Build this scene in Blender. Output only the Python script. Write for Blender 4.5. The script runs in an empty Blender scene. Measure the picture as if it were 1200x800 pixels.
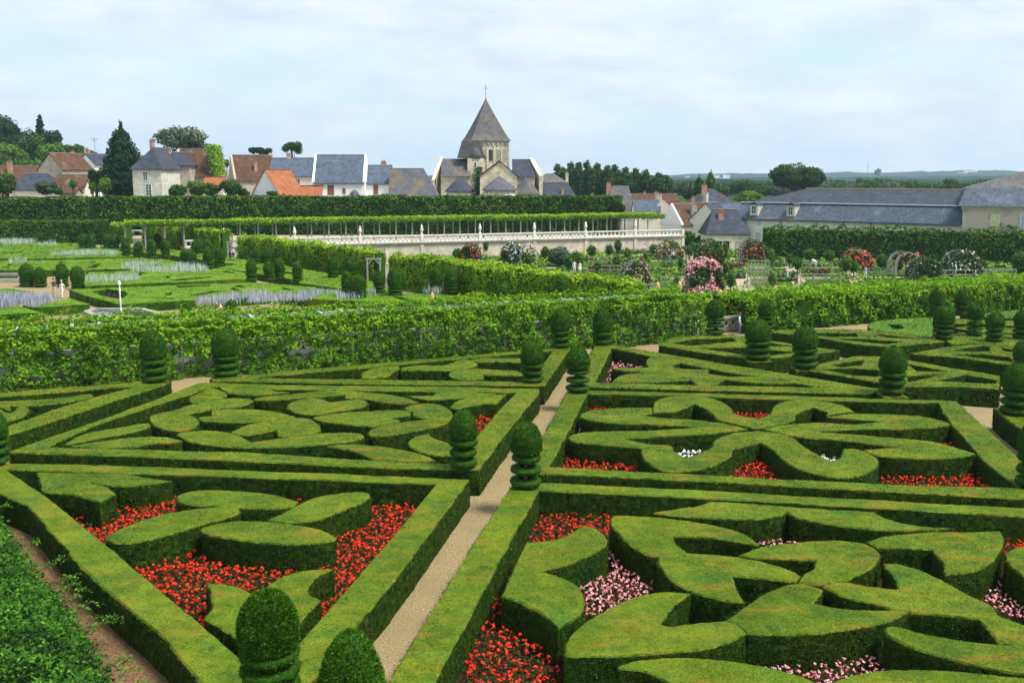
import bpy, bmesh, math, random
import numpy as np
from mathutils import Vector, Matrix
from mathutils.geometry import delaunay_2d_cdt
R = math.radians
scene = bpy.context.scene
COL = scene.collection
RNG = np.random.default_rng(7)
random.seed(7)

# ------------------------------------------------------------------ camera
F, CX, CY, HZ, CAMZ = 1170.0, 600.0, 400.0, 208.0, 11.5
PITCH = math.atan((CY - HZ) / F)
cam_d = bpy.data.cameras.new('camera')
cam_d.sensor_width = 36.0
cam_d.lens = 36.0 * F / 1200.0
cam_d.clip_start = 0.5
cam_d.clip_end = 20000
cam = bpy.data.objects.new('camera', cam_d)
COL.objects.link(cam)
cam.location = (0, 0, CAMZ)
cam.rotation_euler = (math.pi / 2 - PITCH, 0, 0)
scene.camera = cam

# ------------------------------------------------------------------ sky and sun
SUN_EL, SUN_AZ = 60.0, 117.0      # azimuth clockwise from +Y (away from the camera, to the right)
world = bpy.data.worlds.new('World')
scene.world = world
world.use_nodes = True
nt = world.node_tree
nt.nodes.clear()
def N(t, typ, **kw):
    n = t.nodes.new(typ)
    for k, v in kw.items():
        if k.startswith('i_'):
            key = k[2:]
            key = int(key) if key.isdigit() else key.replace('_', ' ')
            n.inputs[key].default_value = v
        else:
            setattr(n, k, v)
    return n
out = N(nt, 'ShaderNodeOutputWorld')
bg = N(nt, 'ShaderNodeBackground', i_Strength=0.12)
sky = N(nt, 'ShaderNodeTexSky', sky_type='NISHITA', sun_disc=False, sun_elevation=R(SUN_EL), sun_rotation=R(SUN_AZ),
        altitude=80, air_density=1.0, dust_density=1.2, ozone_density=1.2)
tc = N(nt, 'ShaderNodeTexCoord')
mp = N(nt, 'ShaderNodeMapping')
mp.inputs['Scale'].default_value = (1.0, 1.0, 3.6)
n1 = N(nt, 'ShaderNodeTexNoise', i_Scale=3.4, i_Detail=9.0, i_Roughness=0.56, i_Distortion=0.2)
r1 = N(nt, 'ShaderNodeValToRGB')
r1.color_ramp.elements[0].position = 0.37; r1.color_ramp.elements[0].color = (0.15, 0.15, 0.15, 1)
r1.color_ramp.elements[1].position = 0.54; r1.color_ramp.elements[1].color = (1, 1, 1, 1)
n2 = N(nt, 'ShaderNodeTexNoise', i_Scale=9.0, i_Detail=8.0, i_Roughness=0.6)
r2 = N(nt, 'ShaderNodeValToRGB')
r2.color_ramp.elements[0].position = 0.35; r2.color_ramp.elements[0].color = (3.85, 4.45, 5.3, 1)
r2.color_ramp.elements[1].position = 0.68; r2.color_ramp.elements[1].color = (5.2, 5.4, 5.75, 1)
hs = N(nt, 'ShaderNodeHueSaturation', i_Saturation=0.95, i_Value=1.0)
blue = N(nt, 'ShaderNodeMix', data_type='RGBA', blend_type='MIX')
blue.inputs[0].default_value = 0.72
blue.inputs[7].default_value = (3.7, 5.1, 5.9, 1)
mx = N(nt, 'ShaderNodeMix', data_type='RGBA', blend_type='MIX')
L = nt.links.new
L(tc.outputs['Generated'], mp.inputs['Vector'])
L(mp.outputs['Vector'], n1.inputs['Vector'])
L(mp.outputs['Vector'], n2.inputs['Vector'])
L(n1.outputs['Fac'], r1.inputs['Fac'])
L(n2.outputs['Fac'], r2.inputs['Fac'])
L(sky.outputs['Color'], hs.inputs['Color'])
L(hs.outputs['Color'], blue.inputs[6])
L(r1.outputs['Color'], mx.inputs[0])
L(blue.outputs[2], mx.inputs[6])
L(r2.outputs['Color'], mx.inputs[7])
L(mx.outputs[2], bg.inputs['Color'])
L(bg.outputs['Background'], out.inputs['Surface'])
sun_d = bpy.data.lights.new('sun', 'SUN')
sun_d.energy = 3.9
sun_d.angle = R(16)
sun_d.color = (1.0, 0.95, 0.86)
sun = bpy.data.objects.new('sun', sun_d)
COL.objects.link(sun)
_sd = Vector((math.sin(R(SUN_AZ)) * math.cos(R(SUN_EL)), math.cos(R(SUN_AZ)) * math.cos(R(SUN_EL)), math.sin(R(SUN_EL))))
sun.rotation_euler = _sd.to_track_quat('Z', 'Y').to_euler()
scene.view_settings.view_transform = 'Standard'
scene.view_settings.look = 'None'
scene.view_settings.gamma = 1.0
scene.view_settings.exposure = 0.68
scene.cycles.max_bounces = 5
scene.cycles.diffuse_bounces = 3
scene.cycles.volume_bounces = 1
scene.cycles.transparent_max_bounces = 4
try:
    scene.cycles.use_denoising = True
except Exception:
    pass

# ------------------------------------------------------------------ pixel -> place helpers (measuring aids)
_fw = np.array([0, math.cos(PITCH), -math.sin(PITCH)])
_up = np.array([0, math.sin(PITCH), math.cos(PITCH)])
def ray(px, py):
    return _fw + np.array([1.0, 0, 0]) * ((px - CX) / F) + _up * (-(py - CY) / F)
def at(px, py, z=0.0):
    d = ray(px, py)
    t = (z - CAMZ) / d[2]
    return np.array([d[0] * t, d[1] * t, z])
def atY(px, py, Y):
    d = ray(px, py)
    t = Y / d[1]
    return np.array([d[0] * t, Y, CAMZ + d[2] * t])
def ppm(Y, z=0):      # pixels per metre at distance Y
    return F / (Y * math.cos(PITCH) + (CAMZ - z) * math.sin(PITCH))
def parse(s, x0, y0, sc=4.0):
    pts = []
    for tok in s.split():
        c = tok.endswith('*')
        a, b = tok.rstrip('*').split(',')
        pts.append((x0 + float(a) / sc, y0 + float(b) / sc, c))
    return pts

# ------------------------------------------------------------------ noise
def _hash(i, j, k, seed):
    h = (i * 374761393 + j * 668265263 + k * 2147483647 % 1000003 + seed * 974634777) & 0xffffffff
    h = ((h ^ (h >> 13)) * 1274126177) & 0xffffffff
    return ((h ^ (h >> 16)) & 0xffff) / 65535.0
def vnoise(P, scale, seed=0):
    Q = np.asarray(P, dtype=float) * scale + 1000.5
    I = np.floor(Q).astype(np.int64)
    f = Q - I
    f = f * f * (3 - 2 * f)
    r = 0
    for a in (0, 1):
        wa = f[:, 0] if a else 1 - f[:, 0]
        for b in (0, 1):
            wb = f[:, 1] if b else 1 - f[:, 1]
            for c in (0, 1):
                wc = f[:, 2] if c else 1 - f[:, 2]
                r = r + wa * wb * wc * _hash(I[:, 0] + a, I[:, 1] + b, I[:, 2] + c, seed)
    return r * 2 - 1

# ------------------------------------------------------------------ objects
def tag(o, label=None, cat=None, group=None, kind=None):
    if label: o['label'] = label
    if cat: o['category'] = cat
    if group: o['group'] = group
    if kind: o['kind'] = kind
    return o
def empty(name, loc=(0, 0, 0), rz=0.0, label=None, cat=None, group=None):
    o = bpy.data.objects.new(name, None)
    o.empty_display_size = 0.3
    COL.objects.link(o)
    o.location = loc
    o.rotation_euler = (0, 0, rz)
    return tag(o, label, cat, group)
def link(name, me, parent=None, loc=None):
    o = bpy.data.objects.new(name, me)
    COL.objects.link(o)
    if loc is not None: o.location = loc
    if parent is not None: o.parent = parent
    return o
def mesh_np(name, V, quads=None, tris=None, mats=(), tone=None, midx=None, smooth=False, extra=None):
    """V (n,3); quads (m,4); tris (k,3); tone per face; midx per face (quads first)."""
    V = np.asarray(V, dtype=np.float32)
    q = np.zeros((0, 4), int) if quads is None or len(quads) == 0 else np.asarray(quads, int)
    t = np.zeros((0, 3), int) if tris is None or len(tris) == 0 else np.asarray(tris, int)
    me = bpy.data.meshes.new(name)
    me.vertices.add(len(V))
    me.vertices.foreach_set('co', V.ravel())
    loops = np.concatenate([q.ravel(), t.ravel()]).astype(np.int32)
    me.loops.add(len(loops))
    me.loops.foreach_set('vertex_index', loops)
    nf = len(q) + len(t)
    me.polygons.add(nf)
    st = np.concatenate([np.arange(len(q)) * 4, len(q) * 4 + np.arange(len(t)) * 3]).astype(np.int32)
    me.polygons.foreach_set('loop_start', st)
    for m in mats: me.materials.append(m)
    if midx is not None:
        me.polygons.foreach_set('material_index', np.asarray(midx, np.int32))
    if smooth is not False:
        s = np.full(nf, bool(smooth)) if np.isscalar(smooth) else np.asarray(smooth, bool)
        me.polygons.foreach_set('use_smooth', s)
    else:
        me.polygons.foreach_set('use_smooth', np.zeros(nf, bool))
    if tone is not None:
        a = me.attributes.new('tone', 'FLOAT', 'FACE')
        a.data.foreach_set('value', np.asarray(tone, np.float32))
    if extra:
        for k, v in extra.items():
            a = me.attributes.new(k, 'FLOAT', 'FACE')
            a.data.foreach_set('value', np.asarray(v, np.float32))
    me.update(calc_edges=True)
    me.validate()
    return me

class MB:
    """small mesh collector for built things: lists of verts and faces, material index per face"""
    def __init__(s): s.v = []; s.f = []; s.m = []; s.sm = []
    def add(s, vs, fs, m=0, smooth=False):
        b = len(s.v)
        s.v += [tuple(map(float, p)) for p in vs]
        for f in fs:
            s.f.append([b + i for i in f]); s.m.append(m); s.sm.append(smooth)
        return s
    def box(s, x0, x1, y0, y1, z0, z1, m=0):
        v = [(x0, y0, z0), (x1, y0, z0), (x1, y1, z0), (x0, y1, z0), (x0, y0, z1), (x1, y0, z1), (x1, y1, z1), (x0, y1, z1)]
        return s.add(v, [(3, 2, 1, 0), (4, 5, 6, 7), (0, 1, 5, 4), (1, 2, 6, 5), (2, 3, 7, 6), (3, 0, 4, 7)], m)
    def bar(s, a, b, w, h, m=0):
        a = Vector(a); b = Vector(b); d = (b - a).normalized()
        up = Vector((0, 0, 1)) if abs(d.z) < .95 else Vector((1, 0, 0))
        r = d.cross(up).normalized() * (w / 2); u = r.cross(d).normalized() * (h / 2)
        v = [p + q for p in (a, b) for q in (-r - u, r - u, r + u, -r + u)]
        return s.add(v, [(3, 2, 1, 0), (4, 5, 6, 7), (0, 1, 5, 4), (1, 2, 6, 5), (2, 3, 7, 6), (3, 0, 4, 7)], m)
    def prism(s, poly, vec, m=0, m_side=None):
        """closed planar polygon (3D pts) extruded along vec"""
        n = len(poly); v = [Vector(p) for p in poly]; w = [p + Vector(vec) for p in v]
        b = len(s.v); s.v += [tuple(p) for p in v + w]
        s.f.append([b + i for i in range(n)]); s.m.append(m); s.sm.append(False)
        s.f.append([b + n + i for i in reversed(range(n))]); s.m.append(m); s.sm.append(False)
        for i in range(n):
            j = (i + 1) % n
            s.f.append([b + j, b + i, b + n + i, b + n + j]); s.m.append(m if m_side is None else m_side); s.sm.append(False)
        return s
    def lathe(s, prof, n=16, c=(0, 0, 0), m=0, smooth=True, ang0=0, ang1=2 * math.pi, sx=1, sy=1):
        full = abs(ang1 - ang0 - 2 * math.pi) < 1e-6
        k = n if full else n + 1
        b = len(s.v)
        for r, z in prof:
            for i in range(k):
                a = ang0 + (ang1 - ang0) * i / n
                s.v.append((c[0] + r * math.cos(a) * sx, c[1] + r * math.sin(a) * sy, c[2] + z))
        for j in range(len(prof) - 1):
            for i in range(n):
                i2 = (i + 1) % k if full else i + 1
                s.f.append([b + j * k + i, b + j * k + i2, b + (j + 1) * k + i2, b + (j + 1) * k + i]); s.m.append(m); s.sm.append(smooth)
        if full:
            s.f.append([b + i for i in reversed(range(k))]); s.m.append(m); s.sm.append(False)
            s.f.append([b + (len(prof) - 1) * k + i for i in range(k)]); s.m.append(m); s.sm.append(False)
        return s
    def tube(s, pts, rad, n=6, m=0):
        b = len(s.v); pts = [Vector(p) for p in pts]
        rad = rad if isinstance(rad, (list, tuple)) else [rad] * len(pts)
        for i, p in enumerate(pts):
            d = (pts[min(i + 1, len(pts) - 1)] - pts[max(i - 1, 0)]).normalized()
            up = Vector((0, 0, 1)) if abs(d.z) < .9 else Vector((1, 0, 0))
            r = d.cross(up).normalized(); u = r.cross(d).normalized()
            for k in range(n):
                a = 2 * math.pi * k / n
                s.v.append(tuple(p + (r * math.cos(a) + u * math.sin(a)) * rad[i]))
        for i in range(len(pts) - 1):
            for k in range(n):
                k2 = (k + 1) % n
                s.f.append([b + i * n + k, b + (i + 1) * n + k, b + (i + 1) * n + k2, b + i * n + k2]); s.m.append(m); s.sm.append(True)
        s.f.append([b + k for k in range(n)]); s.m.append(m); s.sm.append(False)
        s.f.append([b + (len(pts) - 1) * n + k for k in reversed(range(n))]); s.m.append(m); s.sm.append(False)
        return s
    def mesh(s, name, mats):
        me = bpy.data.meshes.new(name)
        me.from_pydata(s.v, [], s.f)
        mats = mats if isinstance(mats, (list, tuple)) else [mats]
        for m in mats: me.materials.append(m)
        me.polygons.foreach_set('material_index', s.m)
        me.polygons.foreach_set('use_smooth', s.sm)
        bm = bmesh.new(); bm.from_mesh(me); bmesh.ops.recalc_face_normals(bm, faces=bm.faces); bm.to_mesh(me); bm.free()
        me.update()
        return me
    def build(s, name, mats, parent=None, loc=None):
        return link(name, s.mesh(name, mats), parent, loc)

# ------------------------------------------------------------------ materials
MAT = {}
def new_mat(name):
    m = bpy.data.materials.new(name)
    m.use_nodes = True
    t = m.node_tree
    b = t.nodes['Principled BSDF']
    MAT[name] = m
    return m, t, b
def ramp(t, stops):
    n = t.nodes.new('ShaderNodeValToRGB')
    cr = n.color_ramp
    while len(cr.elements) < len(stops): cr.elements.new(0.5)
    for e, (p, c) in zip(cr.elements, stops):
        e.position = p; e.color = (c[0], c[1], c[2], 1)
    return n
def mixc(t, fac, a, b, blend='MIX'):
    n = t.nodes.new('ShaderNodeMix'); n.data_type = 'RGBA'; n.blend_type = blend
    for i, v in ((0, fac), (6, a), (7, b)):
        if isinstance(v, (int, float)): n.inputs[i].default_value = v
        elif isinstance(v, (tuple, list)): n.inputs[i].default_value = (v[0], v[1], v[2], 1)
        else: t.links.new(v, n.inputs[i])
    return n.outputs[2]
def leaf_mat(name, dark, mid, light, var=None, var_scale=1.2, stretch=(1, 1, 1), rough=0.75, spec=0.08, varlo=0.5, varhi=0.75, trans=0.0, fine=None, famp=1.2, var2=None, topvar=False):
    """foliage: tone attribute per leaf -> colour ramp; optional patches of another leaf colour"""
    m, t, b = new_mat(name)
    at_ = t.nodes.new('ShaderNodeAttribute'); at_.attribute_name = 'tone'
    rp = ramp(t, [(0.0, dark), (0.5, mid), (1.0, light)])
    geo = t.nodes.new('ShaderNodeNewGeometry')
    if fine:  # leaf-scale grain; its contrast also puts micro-shadow into the colour
        nf = N(t, 'ShaderNodeTexNoise', i_Scale=fine, i_Detail=3.0, i_Roughness=0.7)
        t.links.new(geo.outputs['Position'], nf.inputs['Vector'])
        ma = N(t, 'ShaderNodeMath', operation='MULTIPLY_ADD')
        t.links.new(nf.outputs['Fac'], ma.inputs[0]); ma.inputs[1].default_value = famp
        ad = N(t, 'ShaderNodeMath', operation='ADD'); ad.inputs[1].default_value = -famp / 2
        t.links.new(at_.outputs['Fac'], ad.inputs[0]); t.links.new(ad.outputs[0], ma.inputs[2])
        t.links.new(ma.outputs[0], rp.inputs['Fac'])
    else:
        t.links.new(at_.outputs['Fac'], rp.inputs['Fac'])
    col = rp.outputs['Color']
    if var:
        mpn = t.nodes.new('ShaderNodeMapping'); mpn.inputs['Scale'].default_value = stretch
        t.links.new(geo.outputs['Position'], mpn.inputs['Vector'])
        nz = N(t, 'ShaderNodeTexNoise', i_Scale=var_scale, i_Detail=5.0, i_Roughness=0.62)
        t.links.new(mpn.outputs['Vector'], nz.inputs['Vector'])
        mr = N(t, 'ShaderNodeMapRange'); mr.inputs[1].default_value = varlo; mr.inputs[2].default_value = varhi
        t.links.new(nz.outputs['Fac'], mr.inputs[0])
        fac = mr.outputs[0]
        if topvar:      # scorched and freshly cut leaves sit on the shorn tops of the hedges
            sn = t.nodes.new('ShaderNodeSeparateXYZ'); t.links.new(geo.outputs['Position'], sn.inputs[0])
            m2 = N(t, 'ShaderNodeMapRange'); m2.inputs[1].default_value = topvar[0]; m2.inputs[2].default_value = topvar[1]
            t.links.new(sn.outputs[2], m2.inputs[0])
            mu = N(t, 'ShaderNodeMath', operation='MULTIPLY'); t.links.new(mr.outputs[0], mu.inputs[0]); t.links.new(m2.outputs[0], mu.inputs[1]); fac = mu.outputs[0]
        col = mixc(t, fac, col, var)
        if var2:
            n4 = N(t, 'ShaderNodeTexNoise', i_Scale=var_scale * .8, i_Detail=5.0, i_Roughness=0.55)
            mp4 = t.nodes.new('ShaderNodeMapping'); mp4.inputs['Location'].default_value = (31, 17, 5); mp4.inputs['Scale'].default_value = stretch
            t.links.new(geo.outputs['Position'], mp4.inputs['Vector']); t.links.new(mp4.outputs['Vector'], n4.inputs['Vector'])
            m4 = N(t, 'ShaderNodeMapRange'); m4.inputs[1].default_value = 0.48; m4.inputs[2].default_value = 0.72
            t.links.new(n4.outputs['Fac'], m4.inputs[0])
            col = mixc(t, m4.outputs[0], col, mixc(t, 1.0, col, var2, 'MULTIPLY'))
    t.links.new(col, b.inputs['Base Color'])
    b.inputs['Roughness'].default_value = rough
    b.inputs['Specular IOR Level'].default_value = spec
    if trans:
        tr = t.nodes.new('ShaderNodeBsdfTranslucent')
        t.links.new(col, tr.inputs['Color'])
        ms = t.nodes.new('ShaderNodeMixShader'); ms.inputs[0].default_value = trans
        t.links.new(b.outputs[0], ms.inputs[1]); t.links.new(tr.outputs[0], ms.inputs[2])
        t.links.new(ms.outputs[0], t.nodes['Material Output'].inputs['Surface'])
    return m
def rough_mat(name, c1, c2, scale=3.0, rough=0.85, bump=0.0, bscale=None, spec=0.08, c3=None, s3=0.6, lo3=0.55, hi3=0.7, stretch=(1, 1, 1), metal=0.0, detail=6.0):
    """stone, slate, tile, gravel, wood: two-colour noise, optional third patch colour, bump"""
    m, t, b = new_mat(name)
    geo = t.nodes.new('ShaderNodeNewGeometry')
    mpn = t.nodes.new('ShaderNodeMapping'); mpn.inputs['Scale'].default_value = stretch
    t.links.new(geo.outputs['Position'], mpn.inputs['Vector'])
    nz = N(t, 'ShaderNodeTexNoise', i_Scale=scale, i_Detail=detail, i_Roughness=0.65)
    t.links.new(mpn.outputs['Vector'], nz.inputs['Vector'])
    rp = ramp(t, [(0.32, c1), (0.68, c2)])
    t.links.new(nz.outputs['Fac'], rp.inputs['Fac'])
    col = rp.outputs['Color']
    if c3:
        n3 = N(t, 'ShaderNodeTexNoise', i_Scale=s3, i_Detail=6.0, i_Roughness=0.6)
        t.links.new(geo.outputs['Position'], n3.inputs['Vector'])
        mr = N(t, 'ShaderNodeMapRange'); mr.inputs[1].default_value = lo3; mr.inputs[2].default_value = hi3
        t.links.new(n3.outputs['Fac'], mr.inputs[0])
        col = mixc(t, mr.outputs[0], col, c3)
    t.links.new(col, b.inputs['Base Color'])
    b.inputs['Roughness'].default_value = rough
    b.inputs['Specular IOR Level'].default_value = spec
    b.inputs['Metallic'].default_value = metal
    if bump:
        nb = N(t, 'ShaderNodeTexNoise', i_Scale=bscale or scale * 4, i_Detail=4.0)
        t.links.new(mpn.outputs['Vector'], nb.inputs['Vector'])
        bp = N(t, 'ShaderNodeBump', i_Strength=bump, i_Distance=0.05)
        t.links.new(nb.outputs['Fac'], bp.inputs['Height'])
        t.links.new(bp.outputs[0], b.inputs['Normal'])
    return m
def course_mat(name, c1, c2, mortar, bw, bh, mort=0.06, c3=None, rough=0.85, msize=0.02, off=0.5, s3=0.8, lo3=0.55, hi3=0.7, along='auto'):
    """coursed stone / slates / tiles too far off to pick apart: fine courses"""
    m, t, b = new_mat(name)
    geo = t.nodes.new('ShaderNodeNewGeometry')
    # in-plane coordinate: u along the horizontal tangent of the face, v = height along it
    tx = N(t, 'ShaderNodeVectorMath', operation='CROSS_PRODUCT'); tx.inputs[1].default_value = (0, 0, 1)
    t.links.new(geo.outputs['Normal'], tx.inputs[0])
    nm = N(t, 'ShaderNodeVectorMath', operation='NORMALIZE'); t.links.new(tx.outputs[0], nm.inputs[0])
    d = N(t, 'ShaderNodeVectorMath', operation='DOT_PRODUCT')
    t.links.new(nm.outputs[0], d.inputs[0]); t.links.new(geo.outputs['Position'], d.inputs[1])
    sp = N(t, 'ShaderNodeSeparateXYZ'); t.links.new(geo.outputs['Position'], sp.inputs[0])
    cb = N(t, 'ShaderNodeCombineXYZ'); t.links.new(d.outputs['Value'], cb.inputs[0]); t.links.new(sp.outputs[2], cb.inputs[1])
    br = N(t, 'ShaderNodeTexBrick'); br.offset = off
    br.inputs['Color1'].default_value = (*c1, 1); br.inputs['Color2'].default_value = (*c2, 1); br.inputs['Mortar'].default_value = (*mortar, 1)
    br.inputs['Scale'].default_value = 1.0; br.inputs['Brick Width'].default_value = bw; br.inputs['Row Height'].default_value = bh
    br.inputs['Mortar Size'].default_value = msize; br.inputs['Mortar Smooth'].default_value = 0.3
    t.links.new(cb.outputs[0], br.inputs['Vector'])
    nz = N(t, 'ShaderNodeTexNoise', i_Scale=0.9, i_Detail=7.0, i_Roughness=0.7)
    t.links.new(geo.outputs['Position'], nz.inputs['Vector'])
    rp = ramp(t, [(0.3, (0.62, 0.62, 0.62)), (0.7, (1.15, 1.15, 1.15))])
    t.links.new(nz.outputs['Fac'], rp.inputs['Fac'])
    col = mixc(t, 1.0, br.outputs['Color'], rp.outputs['Color'], 'MULTIPLY')
    if c3:
        n3 = N(t, 'ShaderNodeTexNoise', i_Scale=s3, i_Detail=6.0, i_Roughness=0.65)
        t.links.new(geo.outputs['Position'], n3.inputs['Vector'])
        mr = N(t, 'ShaderNodeMapRange'); mr.inputs[1].default_value = lo3; mr.inputs[2].default_value = hi3
        t.links.new(n3.outputs['Fac'], mr.inputs[0])
        col = mixc(t, mr.outputs[0], col, c3)
    t.links.new(col, b.inputs['Base Color'])
    b.inputs['Roughness'].default_value = rough
    b.inputs['Specular IOR Level'].default_value = 0.06
    bp = N(t, 'ShaderNodeBump', i_Strength=0.4, i_Distance=0.03)
    t.links.new(br.outputs['Fac'], bp.inputs['Height']); bp.invert = True
    t.links.new(bp.outputs[0], b.inputs['Normal'])
    return m
def flat_mat(name, c, rough=0.6, spec=0.4, metal=0.0):
    m, t, b = new_mat(name)
    geo = t.nodes.new('ShaderNodeNewGeometry')
    nz = N(t, 'ShaderNodeTexNoise', i_Scale=2.5, i_Detail=4.0)
    t.links.new(geo.outputs['Position'], nz.inputs['Vector'])
    rp = ramp(t, [(0.3, tuple(x * .85 for x in c)), (0.7, tuple(min(1, x * 1.1) for x in c))])
    t.links.new(nz.outputs['Fac'], rp.inputs['Fac'])
    t.links.new(rp.outputs['Color'], b.inputs['Base Color'])
    b.inputs['Roughness'].default_value = rough; b.inputs['Specular IOR Level'].default_value = spec; b.inputs['Metallic'].default_value = metal
    return m

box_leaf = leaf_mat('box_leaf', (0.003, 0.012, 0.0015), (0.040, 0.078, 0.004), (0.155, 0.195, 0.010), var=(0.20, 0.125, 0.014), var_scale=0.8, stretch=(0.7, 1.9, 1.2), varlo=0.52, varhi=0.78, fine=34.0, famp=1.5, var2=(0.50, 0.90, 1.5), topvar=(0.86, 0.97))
box_leaf_far = leaf_mat('box_leaf_bright', (0.006, 0.03, 0.002), (0.060, 0.145, 0.005), (0.13, 0.25, 0.010), var=(0.15, 0.19, 0.012), var_scale=0.3, stretch=(0.7, 1.6, 1.2), fine=8.0)
yew_leaf = leaf_mat('yew_leaf', (0.006, 0.024, 0.003), (0.030, 0.100, 0.004), (0.11, 0.26, 0.012), var=(0.07, 0.085, 0.008), var_scale=1.4, varlo=0.6, varhi=0.85)
vine_leaf = leaf_mat('vine_leaf', (0.010, 0.045, 0.003), (0.080, 0.23, 0.008), (0.27, 0.45, 0.02), trans=0.3, spec=0.12)
vine_leaf_yellow = leaf_mat('vine_leaf_yellow', (0.02, 0.08, 0.004), (0.14, 0.30, 0.010), (0.34, 0.48, 0.03), trans=0.25)
hornbeam_leaf = leaf_mat('hornbeam_leaf', (0.008, 0.030, 0.003), (0.032, 0.095, 0.006), (0.13, 0.24, 0.015), trans=0.15)
tree_leaf = leaf_mat('tree_leaf', (0.010, 0.034, 0.005), (0.038, 0.105, 0.010), (0.11, 0.21, 0.02), trans=0.15)
tree_leaf_dark = leaf_mat('tree_leaf_dark', (0.006, 0.018, 0.008), (0.014, 0.042, 0.014), (0.035, 0.075, 0.022))
tree_leaf_light = leaf_mat('tree_leaf_light', (0.03, 0.08, 0.01), (0.09, 0.2, 0.02), (0.22, 0.34, 0.04), trans=0.2)
tree_leaf_grey = leaf_mat('tree_leaf_grey', (0.03, 0.05, 0.03), (0.08, 0.12, 0.065), (0.2, 0.24, 0.16))
box_leaf_emerald = leaf_mat('box_leaf_emerald', (0.005, 0.025, 0.003), (0.040, 0.105, 0.008), (0.10, 0.19, 0.014), fine=14.0)
rose_leaf = leaf_mat('rose_leaf', (0.012, 0.03, 0.01), (0.035, 0.075, 0.018), (0.09, 0.14, 0.035))
shrub_leaf = leaf_mat('shrub_leaf', (0.005, 0.024, 0.002), (0.032, 0.125, 0.006), (0.13, 0.32, 0.015), trans=0.25, spec=0.2)
begonia_leaf = leaf_mat('begonia_leaf', (0.012, 0.016, 0.004), (0.045, 0.036, 0.010), (0.06, 0.10, 0.015))
lavender_leaf = leaf_mat('lavender_leaf', (0.16, 0.22, 0.14), (0.30, 0.36, 0.42), (0.52, 0.52, 0.72))
heather_leaf = leaf_mat('heather_leaf', (0.03, 0.02, 0.03), (0.075, 0.05, 0.09), (0.13, 0.09, 0.15))
lettuce_leaf = leaf_mat('lettuce_leaf', (0.06, 0.13, 0.015), (0.14, 0.27, 0.025), (0.26, 0.42, 0.05))
cabbage_leaf = leaf_mat('cabbage_leaf', (0.03, 0.07, 0.025), (0.06, 0.15, 0.05), (0.12, 0.24, 0.1))
beet_leaf = leaf_mat('beet_leaf', (0.03, 0.008, 0.008), (0.07, 0.014, 0.014), (0.13, 0.03, 0.03))
ivy_leaf = leaf_mat('ivy_leaf', (0.05, 0.13, 0.012), (0.14, 0.28, 0.02), (0.26, 0.42, 0.03))
def petal(name, a, b_, c): return leaf_mat(name, a, b_, c, rough=0.5)
red_petal = petal('red_petal', (0.30, 0.008, 0.004), (0.62, 0.02, 0.008), (0.85, 0.06, 0.02))
pink_petal = petal('pink_petal', (0.45, 0.10, 0.13), (0.70, 0.26, 0.30), (0.88, 0.55, 0.55))
white_petal = petal('white_petal', (0.55, 0.56, 0.5), (0.8, 0.8, 0.76), (0.92, 0.92, 0.9))
orange_petal = petal('orange_petal', (0.35, 0.04, 0.015), (0.6, 0.10, 0.04), (0.8, 0.35, 0.22))
gravel = rough_mat('gravel', (0.13, 0.100, 0.052), (0.42, 0.33, 0.175), 14, bump=0.8, bscale=26, spec=0.02, c3=(0.22, 0.165, 0.09), s3=0.5, lo3=0.45, hi3=0.8)
brown_path_mat = rough_mat('brown_gravel', (0.07, 0.04, 0.02), (0.25, 0.155, 0.085), 13, bump=0.8, bscale=26, spec=0.02)
soil = rough_mat('soil', (0.020, 0.010, 0.005), (0.055, 0.030, 0.016), 14, bump=0.8, bscale=30, spec=0.0)
kitchen_gravel = rough_mat('kitchen_gravel', (0.26, 0.20, 0.13), (0.44, 0.36, 0.26), 4, spec=0.05)
lawn = rough_mat('lawn', (0.025, 0.06, 0.006), (0.07, 0.13, 0.012), 1.2, spec=0.0, c3=(0.10, 0.17, 0.015), s3=0.22)
field = rough_mat('field', (0.02, 0.045, 0.012), (0.05, 0.08, 0.02), 0.01, spec=0.0, c3=(0.10, 0.11, 0.04), s3=0.004)
hill_forest = rough_mat('hill_forest', (0.006, 0.018, 0.012), (0.018, 0.042, 0.020), 0.02, spec=0.0, c3=(0.035, 0.06, 0.024), s3=0.003, detail=10)
stone_pale = rough_mat('pale_stone', (0.42, 0.36, 0.27), (0.66, 0.59, 0.48), 0.9, bump=0.2, c3=(0.40, 0.35, 0.26), s3=0.5)
stone_white = rough_mat('white_stone', (0.62, 0.60, 0.55), (0.82, 0.80, 0.75), 2.0, c3=(0.42, 0.40, 0.36), s3=1.0)
stone_grey = rough_mat('weathered_stone', (0.20, 0.18, 0.15), (0.40, 0.37, 0.32), 2.5)
church_stone = course_mat('church_stone', (0.72, 0.63, 0.43), (0.82, 0.75, 0.56), (0.48, 0.42, 0.29), 0.7, 0.32, c3=(0.32, 0.29, 0.22), s3=0.35, lo3=0.5, hi3=0.68)
gable_stone = course_mat('gable_stone', (0.46, 0.41, 0.31), (0.6, 0.54, 0.43), (0.32, 0.28, 0.22), 0.6, 0.28, c3=(0.3, 0.27, 0.21))
ashlar = course_mat('ashlar', (0.66, 0.62, 0.53), (0.74, 0.70, 0.61), (0.48, 0.44, 0.36), 0.9, 0.34)
render_white = rough_mat('white_render', (0.80, 0.79, 0.75), (0.88, 0.87, 0.84), 0.8)
render_cream = rough_mat('cream_render', (0.70, 0.64, 0.50), (0.82, 0.76, 0.63), 0.8, c3=(0.58, 0.50, 0.36), s3=0.5)
render_rose = rough_mat('rose_render', (0.52, 0.42, 0.32), (0.64, 0.54, 0.42), 6, c3=(0.44, 0.37, 0.29), s3=0.4)
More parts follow.
